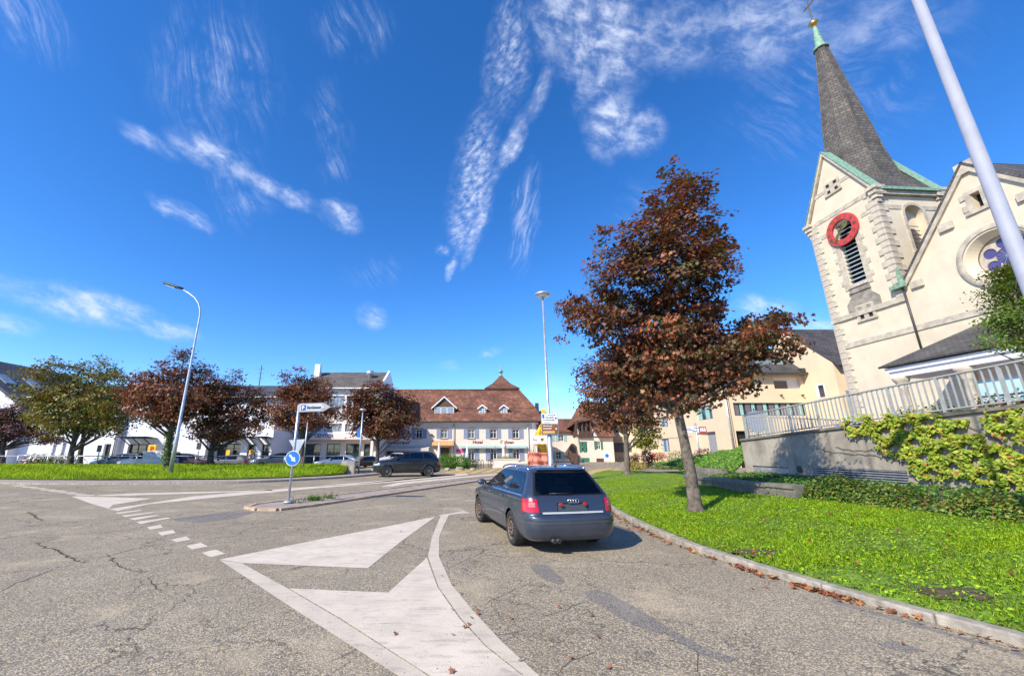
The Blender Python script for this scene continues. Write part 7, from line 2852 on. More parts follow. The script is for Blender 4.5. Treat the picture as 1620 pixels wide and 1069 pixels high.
def simple_car(name, label, table, paint, axles, wr, sidew, win_z, loc, rotz, scale, group, rim=None, van=False, spokes=9):
    """parked or passing car: body skin with real window openings, lamps, wheels, mirrors"""
    root = thing(name, label, 'van' if van else 'car', loc, rotz, group)
    root.scale = (scale[0], scale[1], scale[2])
    bm = shell(table, 40, [(a, wr + .04) for a in axles])
    side = lambda s: (lambda f: f.calc_center_median().x * s > .45)
    for s in (-1, 1):
        for a in axles:
            arch = [(a + (wr + .045) * math.cos(2 * math.pi * k / 20), wr - .01 + (wr + .045) * math.sin(2 * math.pi * k / 20)) for k in range(20)]
            fs = carve(bm, arch, (1, 2), side(s))
            bmesh.ops.delete(bm, geom=fs, context='FACES')
    mats = [paint, M['black_gloss']]
    for poly in sidew:
        for s in (-1, 1):
            cx = sum(p[0] for p in poly) / len(poly)
            cz = sum(p[1] for p in poly) / len(poly)
            big = [(cx + (p[0] - cx) * 1.05 + math.copysign(.012, p[0] - cx), cz + (p[1] - cz) * 1.09 + math.copysign(.008, p[1] - cz)) for p in poly]
            for f in carve(bm, big, (1, 2), side(s)):
                f.material_index = 1
            take(bm, carve(bm, poly, (1, 2), side(s)), 'side_window', M['car_glass_dark'], root)
    wz0, wz1, wx0, wx1, rz0, rz1, rx0, rx1 = win_z
    fr = lambda f: f.normal.y > .12 and f.calc_center_median().y > 2 and f.calc_center_median().z > wz0 - .05
    take(bm, carve(bm, [(-wx0, wz0), (wx0, wz0), (wx1, wz1), (-wx1, wz1)], (0, 2), fr), 'windscreen', M['car_glass_dark'], root)
    rr_ = lambda f: f.normal.y < -.12 and f.calc_center_median().y < 1.2
    take(bm, carve(bm, [(-rx0, rz0), (rx0, rz0), (rx1, rz1), (-rx1, rz1)], (0, 2), rr_), 'rear_window', M['car_glass_dark'], root)
    yf = max(t[2] for t in table)
    zl = .66 if table is HATCH_T else (.80 if table is SUV_T else .78)
    frn = lambda f: f.normal.y > .05 and f.calc_center_median().y > yf - .75
    for s in (-1, 1):
        fs = carve(bm, [(s * .50, zl - .075), (s * .90, zl - .02), (s * .90, zl + .09), (s * .55, zl + .05)], (0, 2), frn)
        take(bm, fs, 'headlight', M['head_lens'], root, .004)
        fs = carve(bm, [(s * .55, zl - .02), (s * .95, zl - .02), (s * .95, zl + .18), (s * .62, zl + .16)], (0, 2), lambda f: f.normal.y < .3 and f.calc_center_median().y < .35)
        take(bm, fs, 'tail_light', M['red_lens'], root, .004)
    fs = carve(bm, [(-.40, zl - .10), (.40, zl - .10), (.44, zl + .04), (-.44, zl + .04)], (0, 2), frn)
    take(bm, fs, 'grille', M['black_gloss'], root, .003)
    for f in carve(bm, [(-.62, .30), (.62, .30), (.62, .46), (-.62, .46)], (0, 2), frn):
        f.material_index = 1
    zsill = table[0][0] + .10
    body = finish(bm, 'body', mats, root)
    b = MB()
    ya, yb_ = axles[0] - wr - .2, axles[1] + wr + .2
    b.box(-.64, .64, ya, yb_, table[0][0] + .02, .62)
    b.build('chassis', M['interior'], root)
    b = MB()
    for x in (-.36, .36):
        for y in (axles[0] + .65, axles[0] + 1.45):
            b.box(x - .22, x + .22, y, y + .14, .6, win_z[1] - .28)
            b.box(x - .12, x + .12, y - .02, y + .08, win_z[1] - .27, win_z[1] - .10)
    b.build('seats', M['interior'], root)
    for s in (-1, 1):
        for a in axles:
            wheel(root, s * (table[3][3] - .12), a, wr, .21, s, rim or M['alloy'], spokes)
        q = MB()
        zm = wz0 + .03
        q.lathe([(.02, -.07), (.07, -.04), (.085, 0), (.07, .05), (.02, .07)], 10, Matrix.Translation((s * (wx0 + .20), wz0 * 0 + (axles[1] - wr - .25), zm)) @ Matrix.Scale(1.3, 4, (1, 0, 0)))
        q.build('mirror', paint, root)
    b = MB()
    b.box(-.26, .26, yf - .005, yf + .012, .40, .51)
    b.build('number_plate', M['sign_white'], root)
    return root


def heading(dx, dy):
    return math.atan2(dy, dx) - math.pi / 2


# ---- the blue-grey estate car parked in the foreground
P_BLUE = paint_mat('blue_grey_car_paint', (.042, .055, .082), .42, .33, .14)
aud = thing('estate_car', 'dark blue-grey estate car parked at the kerb in the foreground, seen from behind', 'car', (1.69, 7.22, 0), rad(12.3))
aud.scale = (.925, .925, .925)
bm = shell(AUDI_T, 80, [(1.02, .34), (3.78, .34)], .02)
sd = lambda s: (lambda f: f.calc_center_median().x * s > .40)
for s in (-1, 1):
    for a in (1.02, 3.78):
        arch = [(a + .355 * math.cos(2 * math.pi * k / 28), .315 + .355 * math.sin(2 * math.pi * k / 28)) for k in range(28)]
        bmesh.ops.delete(bm, geom=carve(bm, arch, (1, 2), sd(s)), context='FACES')
WINS = [[(2.32, .962), (3.24, .972), (3.02, 1.10), (2.74, 1.262), (2.62, 1.318), (2.32, 1.330)],
        [(1.40, .965), (2.26, .962), (2.26, 1.332), (1.40, 1.326)],
        [(.58, .985), (1.33, .967), (1.33, 1.322), (.86, 1.305), (.74, 1.25)]]
mats = [P_BLUE, M['black_gloss'], M['chrome'], M['bumper_grey']]
for s in (-1, 1):
    # black surround of the whole side glazing, then the bright strip under it
    for f in carve(bm, [(.50, .962), (3.36, .955), (2.66, 1.350), (.80, 1.346), (.68, 1.28)], (1, 2), sd(s)):
        f.material_index = 1
    for f in carve(bm, [(.50, .936), (3.40, .930), (3.38, .955), (.50, .961)], (1, 2), sd(s)):
        f.material_index = 2
    for poly in WINS:
        take(bm, carve(bm, poly, (1, 2), sd(s)), 'side_window', M['car_glass'], aud)
    # shut lines of the doors
    for y0 in (2.29, 1.365, 3.30):
        for f in carve(bm, [(y0 - .004, .30), (y0 + .004, .30), (y0 + .004, .93), (y0 - .004, .93)], (1, 2), sd(s)):
            f.material_index = 1
    for f in carve(bm, [(.30, .508), (4.5, .508), (4.5, .548), (.30, .548)], (1, 2), sd(s)):
        f.material_index = 3
    for f in carve(bm, [(1.38, .255), (3.4, .255), (3.4, .263), (1.38, .263)], (1, 2), sd(s)):
        f.material_index = 1
rear = lambda f: f.normal.y < -.05 and f.calc_center_median().y < 1.0
rear_wide = lambda f: f.calc_center_median().y < .42 and f.normal.y < .35
# rear window: black ceramic edge, then the pane
for f in carve(bm, [(-.70, .955), (.70, .955), (.635, 1.16), (.560, 1.352), (-.560, 1.352), (-.635, 1.16)], (0, 2), rear):
    f.material_index = 1
take(bm, carve(bm, [(-.655, .975), (.655, .975), (.60, 1.15), (.530, 1.335), (-.530, 1.335), (-.60, 1.15)], (0, 2), rear), 'rear_window', M['rear_glass'], aud)
take(bm, carve(bm, [(-.68, 1.0), (.68, 1.0), (.55, 1.355), (-.55, 1.355)], (0, 2), lambda f: f.normal.y > .1 and f.calc_center_median().y > 2.0), 'windscreen', M['car_glass'], aud)
for s in (-1, 1):
    for (x0, x1, z0, z1) in ((.70, .80, .775, .806), (.70, .80, .815, .846), (.73, .79, .857, .888)):
        take(bm, carve(bm, [(s * x0, z0), (s * x1, z0), (s * x1, z1), (s * x0, z1)], (0, 2), rear_wide), 'lamp_insert', M['red_lens2'], aud, .012, True)
    take(bm, carve(bm, [(s * .640, .690), (s * .93, .690), (s * .93, .905), (s * .660, .905)], (0, 2), rear_wide), 'tail_light', M['red_lens'], aud, .006)
    # tailgate seam beside the lamps
    for f in carve(bm, [(s * .622, .655), (s * .630, .655), (s * .652, .955), (s * .644, .955)], (0, 2), rear):
        f.material_index = 1
for f in carve(bm, [(-.63, .648), (.63, .648), (.63, .656), (-.63, .656)], (0, 2), rear):
    f.material_index = 1
take(bm, carve(bm, [(-.585, .660), (.585, .660), (.585, .692), (-.585, .692)], (0, 2), rear), 'chrome_strip', M['trim_silver'], aud, .008)
take(bm, carve(bm, [(-.30, .705), (.30, .705), (.30, .835), (-.30, .835)], (0, 2), rear), 'plate_recess', M['bumper_grey'], aud, -.02)
take(bm, carve(bm, [(-.92, .505), (.92, .505), (.92, .545), (-.92, .545)], (0, 2), lambda f: f.calc_center_median().y < .30), 'bumper_strip', M['bumper_grey'], aud, .006)
for f in carve(bm, [(-.62, .225), (.62, .225), (.58, .30), (-.58, .30)], (0, 2), lambda f: f.normal.y < -.2 and f.calc_center_median().y < .5):
    f.material_index = 3
body = finish(bm, 'body', mats, aud)
# chassis, floor, seats
b = MB()
b.box(-.62, .62, .35, 4.5, .20, .50)
b.box(-.40, .40, .12, .35, .24, .5)
b.box(-.80, .80, 1.45, 3.3, .2, .45)
b.build('chassis', M['interior'], aud)
b = MB()
for x in (-.36, .36):
    for y, hh in ((1.35, 1.02), (2.25, 1.04)):
        b.box(x - .24, x + .24, y, y + .15, .5, hh)
        b.box(x - .13, x + .13, y - .03, y + .07, hh + .03, hh + .17)
        b.box(x - .24, x + .24, y + .15, y + .65, .5, .66)
b.box(-.70, .70, 3.05, 3.35, .7, .95)
b.box(-.68, .68, .28, 1.35, .5, .86)
b.build('seats', M['interior'], aud)
b = MB()
b.lathe([(.175, -.012), (.185, 0), (.175, .012)], 20, Matrix.Translation((-.36, 2.98, .93)) @ Matrix.Rotation(rad(70), 4, 'X'), closed=True)
b.build('steering_wheel', M['interior'], aud)
b = MB()
b.box(-.10, .10, 2.60, 2.63, 1.22, 1.29)
b.build('inside_mirror', M['interior'], aud)
for s in (-1, 1):
    for a in (1.02, 3.78):
        w_ = wheel(aud, s * .80, a, .315, .205, s, M['rust_wheel'], steel=True)
        if a > 3:
            w_.rotation_euler = (0, 0, rad(6))
    # roof rails
    b = MB()
    path = [(s * .60, .72, 1.385), (s * .585, .80, 1.425), (s * .575, 1.0, 1.447), (s * .565, 1.6, 1.462), (s * .565, 2.1, 1.452), (s * .575, 2.42, 1.415), (s * .585, 2.50, 1.375)]
    b.tube(path, .018, 8)
    b.tube([(s * .565, 1.6, 1.455), (s * .575, 1.6, 1.39)], .016, 6)
    b.build('roof_rail', M['chrome'], aud)
    # mirror with its arm
    b = MB()
    b.lathe([(.02, -.085), (.075, -.06), (.095, 0), (.085, .05), (.03, .075)], 12, Matrix.Translation((s * .975, 3.06, 1.02)) @ Matrix.Rotation(math.pi / 2, 4, 'X') @ Matrix.Scale(1.2, 4, (1, 0, 0)) @ Matrix.Scale(.75, 4, (0, 1, 0)))
    b.box(min(s * .80, s * .93), max(s * .80, s * .93), 3.05, 3.10, .965, 1.0)
    b.build('mirror', P_BLUE, aud)
    for y in (1.50, 2.42):
        b = MB()
        b.box(min(s * .875, s * .915), max(s * .875, s * .915), y, y + .17, .845, .875)
        o = b.build('door_handle', P_BLUE, aud)
        bevel(o, .012, 2)
        b = MB()
        b.lathe([(.014, 0), (.014, .012)], 10, Matrix.Translation((s * .893, y + .22, .855)) @ Matrix.Rotation(math.pi / 2 * s, 4, 'Y'))
        b.build('lock', M['chrome'], aud)
# wiper, ring badge, twin exhausts, aerial, red plate marks
b = MB()
b.tube([(.02, .195, .975), (-.10, .185, .985), (-.36, .20, .995)], [.016, .012, .008], 6)
b.tube([(-.40, .205, .992), (.06, .20, 1.0)], .009, 5)
b.build('rear_wiper', M['black_gloss'], aud)
badge = bpy.data.objects.new('badge', None)
COL.objects.link(badge)
badge.parent = aud
badge.location = (.02, .108, .868)
for k in range(4):
    b = MB()
    Mx = Matrix.Translation((-.075 + .05 * k, 0, 0)) @ Matrix.Rotation(math.pi / 2, 4, 'X')
    ring = [(.032 + .006 * math.cos(a), .006 * math.sin(a)) for a in [2 * math.pi * j / 6 for j in range(7)]]
    b.lathe(ring, 18, Mx, closed=True)
    b.build('ring', M['chrome'], badge)
for x in (-.235, .235):
    b = MB()
    b.lathe([(.002, -.012), (.028, -.009), (.036, 0), (.028, .01)], 10, Matrix.Translation((x, .085, .818)) @ Matrix.Rotation(math.pi / 2, 4, 'X') @ Matrix.Scale(1.25, 4, (1, 0, 0)) @ Matrix.Scale(.8, 4, (0, 1, 0)))
    b.build('red_plate_mark', M['red_lens'], aud)
for x in (-.42, -.335):
    b = MB()
    b.tube([(x, .0, .235), (x, .16, .235)], .036, 14)
    o = b.build('exhaust_pipe', M['dark_grey'], aud)
    b = MB()
    b.lathe([(.029, -.003), (.029, 0)], 14, Matrix.Translation((x, -.001, .235)) @ Matrix.Rotation(math.pi / 2, 4, 'X'), smooth=False)
    b.build('pipe_mouth', M['dark_hole'], o)
b = MB()
b.tube([(0, .80, 1.44), (0, .62, 1.60)], [.008, .004], 5)
b.lathe([(.035, 1.43), (.02, 1.46)], 8, Matrix.Translation((0, .80, 0)))
b.build('aerial', M['black_gloss'], aud)
b = MB()
b.prism([(-.52, .52, 1.385), (.52, .52, 1.385), (.50, .66, 1.418), (-.50, .66, 1.418)], (0, 0, .014))
o = b.build('roof_spoiler', P_BLUE, aud)
bevel(o, .006, 2)
b = MB()
b.box(-.09, .09, .555, .58, 1.362, 1.376)
b.build('brake_lamp', M['red_lens'], aud)

# ---- the dark off-roader driving past
P_BLACK = paint_mat('black_car_paint', (.012, .014, .020), .35, .25, .12)
SW = [[(2.34, 1.19), (3.16, 1.19), (2.94, 1.34), (2.62, 1.50), (2.50, 1.545), (2.34, 1.552)], [(1.36, 1.19), (2.27, 1.19), (2.27, 1.553), (1.42, 1.54)], [(.62, 1.24), (1.28, 1.20), (1.32, 1.53), (.98, 1.50)]]
fw_ = G(625, 753, 0)
simple_car('off_roader', 'black off-roader driving left on the far lane in front of the inn', SUV_T, P_BLACK, (.93, 3.79), .365, SW, (1.18, 1.58, .72, .58, 1.22, 1.55, .66, .58),
           (-2.33, 29.8, 0), heading(-.94, -.30), (.97, .97, .97), None, M['alloy_dark'], spokes=10)

# ---- cars in the car park behind the verge
P_WHITE = paint_mat('white_car_paint', (.72, .72, .74), .0, .35, .15)
P_GREY = paint_mat('grey_car_paint', (.16, .165, .175), .6, .35, .2)
P_DKGREY = paint_mat('dark_grey_car_paint', (.05, .052, .06), .5, .3, .2)
P_SILVER = paint_mat('silver_car_paint', (.42, .43, .45), .7, .35, .15)
P_TAUPE = paint_mat('taupe_car_paint', (.20, .175, .15), .6, .38, .2)
P_MAROON = paint_mat('dark_maroon_car_paint', (.10, .025, .03), .5, .35, .2)
P_PALEBLUE = paint_mat('pale_blue_car_paint', (.33, .38, .47), .6, .35, .15)
SWH = [[(1.92, 1.0), (2.78, 1.0), (2.62, 1.10), (2.28, 1.28), (2.10, 1.35), (1.92, 1.355)], [(1.05, 1.0), (1.85, 1.0), (1.85, 1.355), (1.15, 1.33), (1.0, 1.2)]]
SWV = [[(2.52, 1.12), (3.36, 1.12), (3.18, 1.28), (2.86, 1.52), (2.74, 1.60), (2.52, 1.61)]]
SWE = WINS
HW = (1.0, 1.38, .68, .55, 1.02, 1.36, .62, .54)
VW = (1.13, 1.68, .74, .66, 1.15, 1.60, .66, .62)
EW = (1.0, 1.355, .68, .55, .975, 1.335, .655, .53)
XW = (1.18, 1.58, .72, .58, 1.22, 1.55, .66, .58)
grp = 'cars parked behind the far verge'
PARK = [('parked_car', 'dark hatchback parked left of the white van', HATCH_T, P_DKGREY, (.70, 3.2), .30, SWH, HW, 190, 40.0, (-.95, -.30), (1, 1, .98), False),
        ('parked_van', 'small white panel van parked behind the verge', VAN_T, P_WHITE, (.75, 3.4), .31, SWV, VW, 238, 37.6, (-.95, -.32), (1, 1, .92), True),
        ('parked_car', 'dark maroon estate car parked between the white van and the low taupe car', AUDI_T, P_MAROON, (1.02, 3.78), .315, SWE, EW, 304, 39.5, (.95, .25), (1, .92, 1.02), False),
        ('parked_car', 'low taupe grey car parked right of the maroon estate', HATCH_T, P_TAUPE, (.70, 3.2), .30, SWH, HW, 360, 40.5, (-.97, -.22), (1, 1.0, .90), False),
        ('parked_car', 'pale grey off-roader parked left of the blue arrow sign', SUV_T, P_GREY, (.93, 3.79), .36, SW, XW, 437, 40.0, (-.80, -.60), (1, .95, .93), False),
        ('parked_car', 'pale blue hatchback parked right of the blue arrow sign', HATCH_T, P_PALEBLUE, (.70, 3.2), .30, SWH, HW, 532, 41.5, (-.93, -.36), (1, 1.02, .88), False),
        ('parked_car', 'black car parked behind the slim lamp post', HATCH_T, P_BLACK, (.70, 3.2), .30, SWH, HW, 572, 45.0, (-.55, -.83), (1, .95, .80), False),
        ('parked_car', 'white car parked under the inn awning behind the off-roader', HATCH_T, P_WHITE, (.70, 3.2), .30, SWH, HW, 620, 51.5, (-.85, -.5), (1, 1, 1.0), False)]
for nm, lab, tab, pt, ax_, wr_, sw_, wz_, px_, Yc, hd_, sc_, van_ in PARK:
    c = atY(px_, 722, Yc)
    hv = Vector(hd_).normalized()
    Lh = max(t[2] for t in tab) * .5 * sc_[1]
    simple_car(nm, lab, tab, pt, ax_, wr_, sw_, wz_, (c.x - hv.x * Lh, Yc - hv.y * Lh, 0), heading(*hv), sc_, grp, van=van_)
# ------------------------------------------------------------------ street furniture
# curved street lamp on the far verge
LB = atY(270, 744, 26.2)
sl_ = thing('street_lamp', 'tall galvanised street lamp with curved arm on the far verge', 'street lamp', (LB.x, 26.2, .42))
b = MB()
path = []
for (px, py) in ((271, 745), (287, 668), (303, 585), (311, 535), (316, 500), (316.5, 490), (314, 480), (308, 471), (299, 464), (288, 457.5)):
    c = atY(px, py, 26.2)
    path.append((c.x - LB.x, 0, c.z - .42))
path[0] = (0, 0, -.1)
top = path[4][2]
# straight vertical shaft, then the curved arm
sx = 0.0
shaft = [(0, 0, -.1), (0, 0, 2.2), (0, 0, 2.25), (0, 0, 6.0), (0, 0, top)]
dx = path[4][0]
arm = [(p[0] - dx, 0, p[2]) for p in path[5:]]
b.tube(shaft + arm, [.125, .115, .10, .075, .055] + [.050, .046, .044, .042, .040], 12)
b.build('post', M['galv'], sl_)
hd_ = arm[-1]
b = MB()
prof = [(-1.35, .10), (-1.30, .16), (-.9, .20), (-.3, .17), (.05, .09)]
for s_ in (0,):
    ringpts = []
    for (xx, ww) in prof:
        ringpts.append([(hd_[0] + xx, -ww, hd_[2] + .02 - .35 * xx * .9), (hd_[0] + xx, -ww * .6, hd_[2] + .13 - .35 * xx * .9), (hd_[0] + xx, ww * .6, hd_[2] + .13 - .35 * xx * .9), (hd_[0] + xx, ww, hd_[2] + .02 - .35 * xx * .9), (hd_[0] + xx, ww * .5, hd_[2] - .03 - .35 * xx * .9), (hd_[0] + xx, -ww * .5, hd_[2] - .03 - .35 * xx * .9)])
    i0 = len(b.v)
    for r_ in ringpts:
        b.v.extend(r_)
    for k in range(len(ringpts) - 1):
        for j in range(6):
            a, c = i0 + k * 6 + j, i0 + k * 6 + (j + 1) % 6
            b.f.append([a, c, c + 6, a + 6])
            b.m.append(0)
            b.s.append(True)
    b.f.append([i0 + j for j in range(6)][::-1])
    b.f.append([i0 + (len(ringpts) - 1) * 6 + j for j in range(6)])
    b.m += [0, 0]
    b.s += [False, False]
head = b.build('lamp_head', M['dark_grey'], sl_)
b = MB()
b.prism([(hd_[0] - 1.15, -.10, hd_[2] - .04 + .36), (hd_[0] - 1.15, .10, hd_[2] - .04 + .36), (hd_[0] - .45, .12, hd_[2] - .04 + .14), (hd_[0] - .45, -.12, hd_[2] - .04 + .14)], (-.02, 0, -.04))
b.build('lens', M['win_pale'], head)

# tall central lamp with mushroom head, carrying the direction boards
cb = atY(869.5, 735, 22.5)
cl = thing('street_lamp', 'tall slim lamp post with round mushroom head behind the estate car', 'street lamp', (4.12, 22.5, 0))
b = MB()
zt = atY(862, 470, 22.5).z
b.tube([(0, 0, 0), (0, 0, 1.1), (0, 0, 1.12), (0, 0, 3.0), (0, 0, 3.05), (0, 0, zt)], [.14, .14, .125, .12, .085, .05], 12)
b.build('post', M['galv'], cl)
b = MB()
b.lathe([(.05, zt - .02), (.10, zt), (.14, zt + .03), (.44, zt + .10), (.47, zt + .16), (.43, zt + .22), (.26, zt + .30), (.06, zt + .33)], 24)
b.build('lamp_head', M['sign_alu'], cl)
b = MB()
b.lathe([(.12, zt + .005), (.38, zt + .075)], 20)
b.build('lens', M['sign_white'], cl)
ds = thing('direction_sign', 'pair of white and brown direction boards fixed to the central lamp post', 'sign', (4.12, 22.3, 0))
c0, c1 = atY(855.5, 653, 22.3), atY(884, 687, 22.3)
xa, xb, za, zb_, zm_ = c0.x - 4.12, c1.x - 4.12, c1.z, c0.z, atY(868, 670.5, 22.3).z
b = MB()
b.box(xa, xb, -.03, .03, za, zb_)
b.build('board_frame', M['galv'], ds)
wbp = boxpart(ds, 'white_board', xa + .03, xb - .03, -.045, -.032, zm_ + .02, zb_ - .03, M['sign_white'])
bbp = boxpart(ds, 'brown_board', xa + .03, xb - .03, -.045, -.032, za + .03, zm_ - .02, M['sign_brown'])
b = MB()
b.prism([(xa + .06, -.056, zb_ - .08), (xa + .17, -.056, zb_ - .08), (xa + .17, -.056, zb_ - .24), (xa + .115, -.056, zb_ - .31), (xa + .06, -.056, zb_ - .24)], (0, .01, 0))
b.build('crest', M['sign_blue'], wbp)
rr = random.Random(2)


def word_bars(parent, x0, z, widths, h, material, y):
    """lines of lettering too small to read, as short uneven strokes"""
    x = x0
    q = MB()
    for w in widths:
        n = max(2, int(w / (h * .55)))
        for k in range(n):
            hh = h * rr.choice((.62, .62, .7, 1.0, .62))
            q.box(x + w * k / n, x + w * (k + .72) / n, y, y + .006, z, z + hh)
        x += w + h * .5
    q.build('lettering', material, parent)


word_bars(wbp, xa + .36, zb_ - .14, (.42,), .045, M['sign_text'], -.053)
word_bars(wbp, xa + .22, zb_ - .27, (.48,), .06, M['sign_text'], -.053)
word_bars(wbp, xa + .10, zb_ - .40, (.10, .52), .055, M['sign_text'], -.053)
word_bars(wbp, xa + .12, zb_ - .52, (.36,), .05, M['sign_cream'], -.053)
b = MB()
b.prism([(xb - .12, -.055, zb_ - .22), (xb - .18, -.055, zb_ - .28), (xb - .12, -.055, zb_ - .34), (xb - .06, -.055, zb_ - .28)], (0, .008, 0))
b.build('arrow', M['sign_text'], wbp)
word_bars(bbp, xa + .09, zm_ - .13, (.48,), .06, M['sign_white'], -.053)
word_bars(bbp, xa + .09, zm_ - .27, (.44,), .085, M['sign_white'], -.053)
boxpart(bbp, 'cream_panel', xa + .07, xb - .22, -.053, -.046, za + .06, za + .18, M['sign_cream'])
b = MB()
b.prism([(xb - .13, -.055, zm_ - .20), (xb - .18, -.055, zm_ - .25), (xb - .13, -.055, zm_ - .30), (xb - .08, -.055, zm_ - .25)], (0, .008, 0))
b.build('arrow', M['sign_white'], bbp)

# near lamp post at the right edge
np_ = thing('street_lamp', 'thick pale grey lamp post rising out of frame at the right edge', 'street lamp', (5.36, 3.64, .10))
b = MB()
b.tube([(0, 0, -.1), (0, 0, 1.2), (0, 0, 1.22), (0, 0, 9.6)], [.078, .078, .072, .036], 24)
b.tube([(0, 0, 9.5), (0, -.0, 9.9), (-.3, .3, 10.2), (-.9, .9, 10.35)], [.036, .034, .03, .03], 12)
b.build('post', M['lamp_grey'], np_)
b = MB()
b.lathe([(.095, -.1), (.095, .25), (.08, .3)], 20)
b.build('base_collar', M['galv'], np_)
b = MB()
b.box(-1.5, -.8, .75, 1.05, 10.28, 10.40)
b.build('lamp_head', M['dark_grey'], np_)

# direction sign with arrow board and round blue sign on one post on the island
ip = G(456, 793.5, .08)
sp_ = thing('sign_post', 'steel post on the traffic island with arrow board and round blue sign', 'sign post', tuple(ip))
Yi = ip.y
b = MB()
zt = atY(465, 640, Yi).z - .08
b.tube([(0, 0, -.06), (0, 0, 1.2), (0, 0, 1.22), (0, 0, zt)], [.036, .036, .046, .046], 12)
b.lathe([(.16, -.02), (.15, .02), (.06, .05)], 14)
b.build('post', M['galv'], sp_)
# round blue sign, white border and arrow pointing down right
zc = atY(457.5, 724.5, Yi).z - .08
rd = .235
RX = Matrix.Rotation(math.pi / 2, 4, 'X')
b = MB()
b.lathe([(rd, -.01), (rd, .012)], 32, Matrix.Translation((.02, -.075, zc)) @ RX)
disc_ = b.build('round_sign', M['sign_white'], sp_)
b = MB()
b.lathe([(rd - .02, 0), (rd - .02, .004)], 32, Matrix.Translation((.02, -.089, zc)) @ RX)
b.build('blue_face', M['sign_blue'], disc_)
b = MB()
A2 = Matrix.Translation((.02, -.096, zc)) @ Matrix.Rotation(rad(45), 4, 'Y')
pts = [(-.15, .03), (.015, .03), (.015, .08), (.155, 0), (.015, -.08), (.015, -.03), (-.15, -.03)]
for tri in ((0, 1, 5, 6), (2, 3, 4)):
    b.prism([tuple(A2 @ Vector((pts[k][0], 0, pts[k][1]))) for k in tri], (0, -.004, 0))
b.build('arrow', M['sign_white'], disc_)
for k in (-.08, .08):
    boxpart(sp_, 'clamp', -.05, .06, -.062, .055, zc + k - .015, zc + k + .015, M['sign_alu'])
# arrow board
ba = MB()
c = [atY(x, y, Yi) for x, y in ((467, 638.5), (513, 642), (531, 652), (512, 656.5), (467, 652.0))]
ctr = [(p.x - ip.x, p.z - .08) for p in c]
zt0, zt1 = ctr[0][1], ctr[4][1]
zmid = (zt0 + zt1) / 2
hh = (zt0 - zt1) / 2
Lb = ctr[2][0]
rot_b = Matrix.Rotation(rad(-14), 4, 'Z')
pl = [(.05, zmid + hh), (Lb * .78, zmid + hh), (Lb, zmid), (Lb * .78, zmid - hh), (.05, zmid - hh)]
ba.prism([tuple(rot_b @ Vector((x, -.075, z))) for x, z in pl], tuple(rot_b @ Vector((0, .05, 0)) ))
ab = ba.build('arrow_board', M['grey_trim'], sp_)
b = MB()
b.prism([tuple(rot_b @ Vector((x, -.083, z))) for x, z in [(.12, zmid + hh * .78), (Lb * .70, zmid + hh * .78), (Lb * .83, zmid), (Lb * .70, zmid - hh * .78), (.12, zmid - hh * .78)]], tuple(rot_b @ Vector((0, .006, 0))))
b.build('white_face', M['sign_grey'], ab)
b = MB()
b.prism([tuple(rot_b @ Vector((x, -.090, z))) for x, z in [(.15, zmid + hh * .62), (.15 + hh * 1.25, zmid + hh * .62), (.15 + hh * 1.25, zmid - hh * .62), (.15, zmid - hh * .62)]], tuple(rot_b @ Vector((0, .006, 0))))
b.build('parking_field', M['sign_dkblue'], ab)
for txt, x, z, s, mm in (("P", .15 + hh * .28, zmid - hh * .42, hh * 1.15, 'sign_white'), ("Storchennest", .15 + hh * 1.55, zmid - hh * .30, hh * .92, 'sign_text')):
    p_ = rot_b @ Vector((x, -.094, z))
    fitw = Lb * .72 - (x)
    me_ = text_mesh(txt, s, .002, .004)
    wmax = max(v.co.x for v in me_.vertices)
    sq = min(1.0, fitw / wmax) if txt != 'P' else 1.0
    for v in me_.vertices:
        v.co.x *= sq
    me_.materials.append(M[mm])
    o = bpy.data.objects.new('lettering', me_)
    COL.objects.link(o)
    o.parent = ab
    o.location = p_
    o.rotation_euler = (math.pi / 2, 0, rad(-14))

# back of a triangular sign and small poles by the car park
tg = thing('give_way_sign', 'pale back of a give-way sign on a post beyond the round blue sign', 'sign', (atY(466, 730, 28.5).x, 28.5, .5))
zc2 = atY(466, 706, 28.5).z - .5
b = MB()
b.prism([(-.55, 0, zc2 + .42), (.55, 0, zc2 + .48), (.12, 0, zc2 - .55)], (0, .025, 0))
b.build('sign_plate', M['sign_alu'], tg)
b = MB()
b.tube([(.02, .06, 0), (.02, .06, zc2 + .3)], .035, 8)
b.build('post', M['galv'], tg)
for nm, lab, px, pyb, pyt, Y_, extra in (('flag_pole', 'thin bare pole on the verge right of the island sign post', 479.5, 736, 668, 29.0, None),
                                         ('parking_sign', 'small dark sign on a thin post before the maroon estate car', 311, 731, 700, 33.0, 'd'),
                                         ('parking_sign', 'small dark sign on a thin post left of the white van', 153.5, 729, 704, 33.0, 'd')):
    bs = atY(px, pyb, Y_)
    tp2 = atY(px, pyt, Y_)
    zb0 = .5
    o = thing(nm, lab, 'pole' if extra is None else 'sign', (bs.x, Y_, zb0))
    b = MB()
    b.tube([(0, 0, 0), (0, 0, tp2.z - zb0)], .04, 8)
    b.build('post', M['galv'], o)
    if extra:
        b = MB()
        b.box(-.17, .17, -.07, -.045, tp2.z - zb0 - .5, tp2.z - zb0)
        b.build('sign_plate', M['dark_grey'], o)
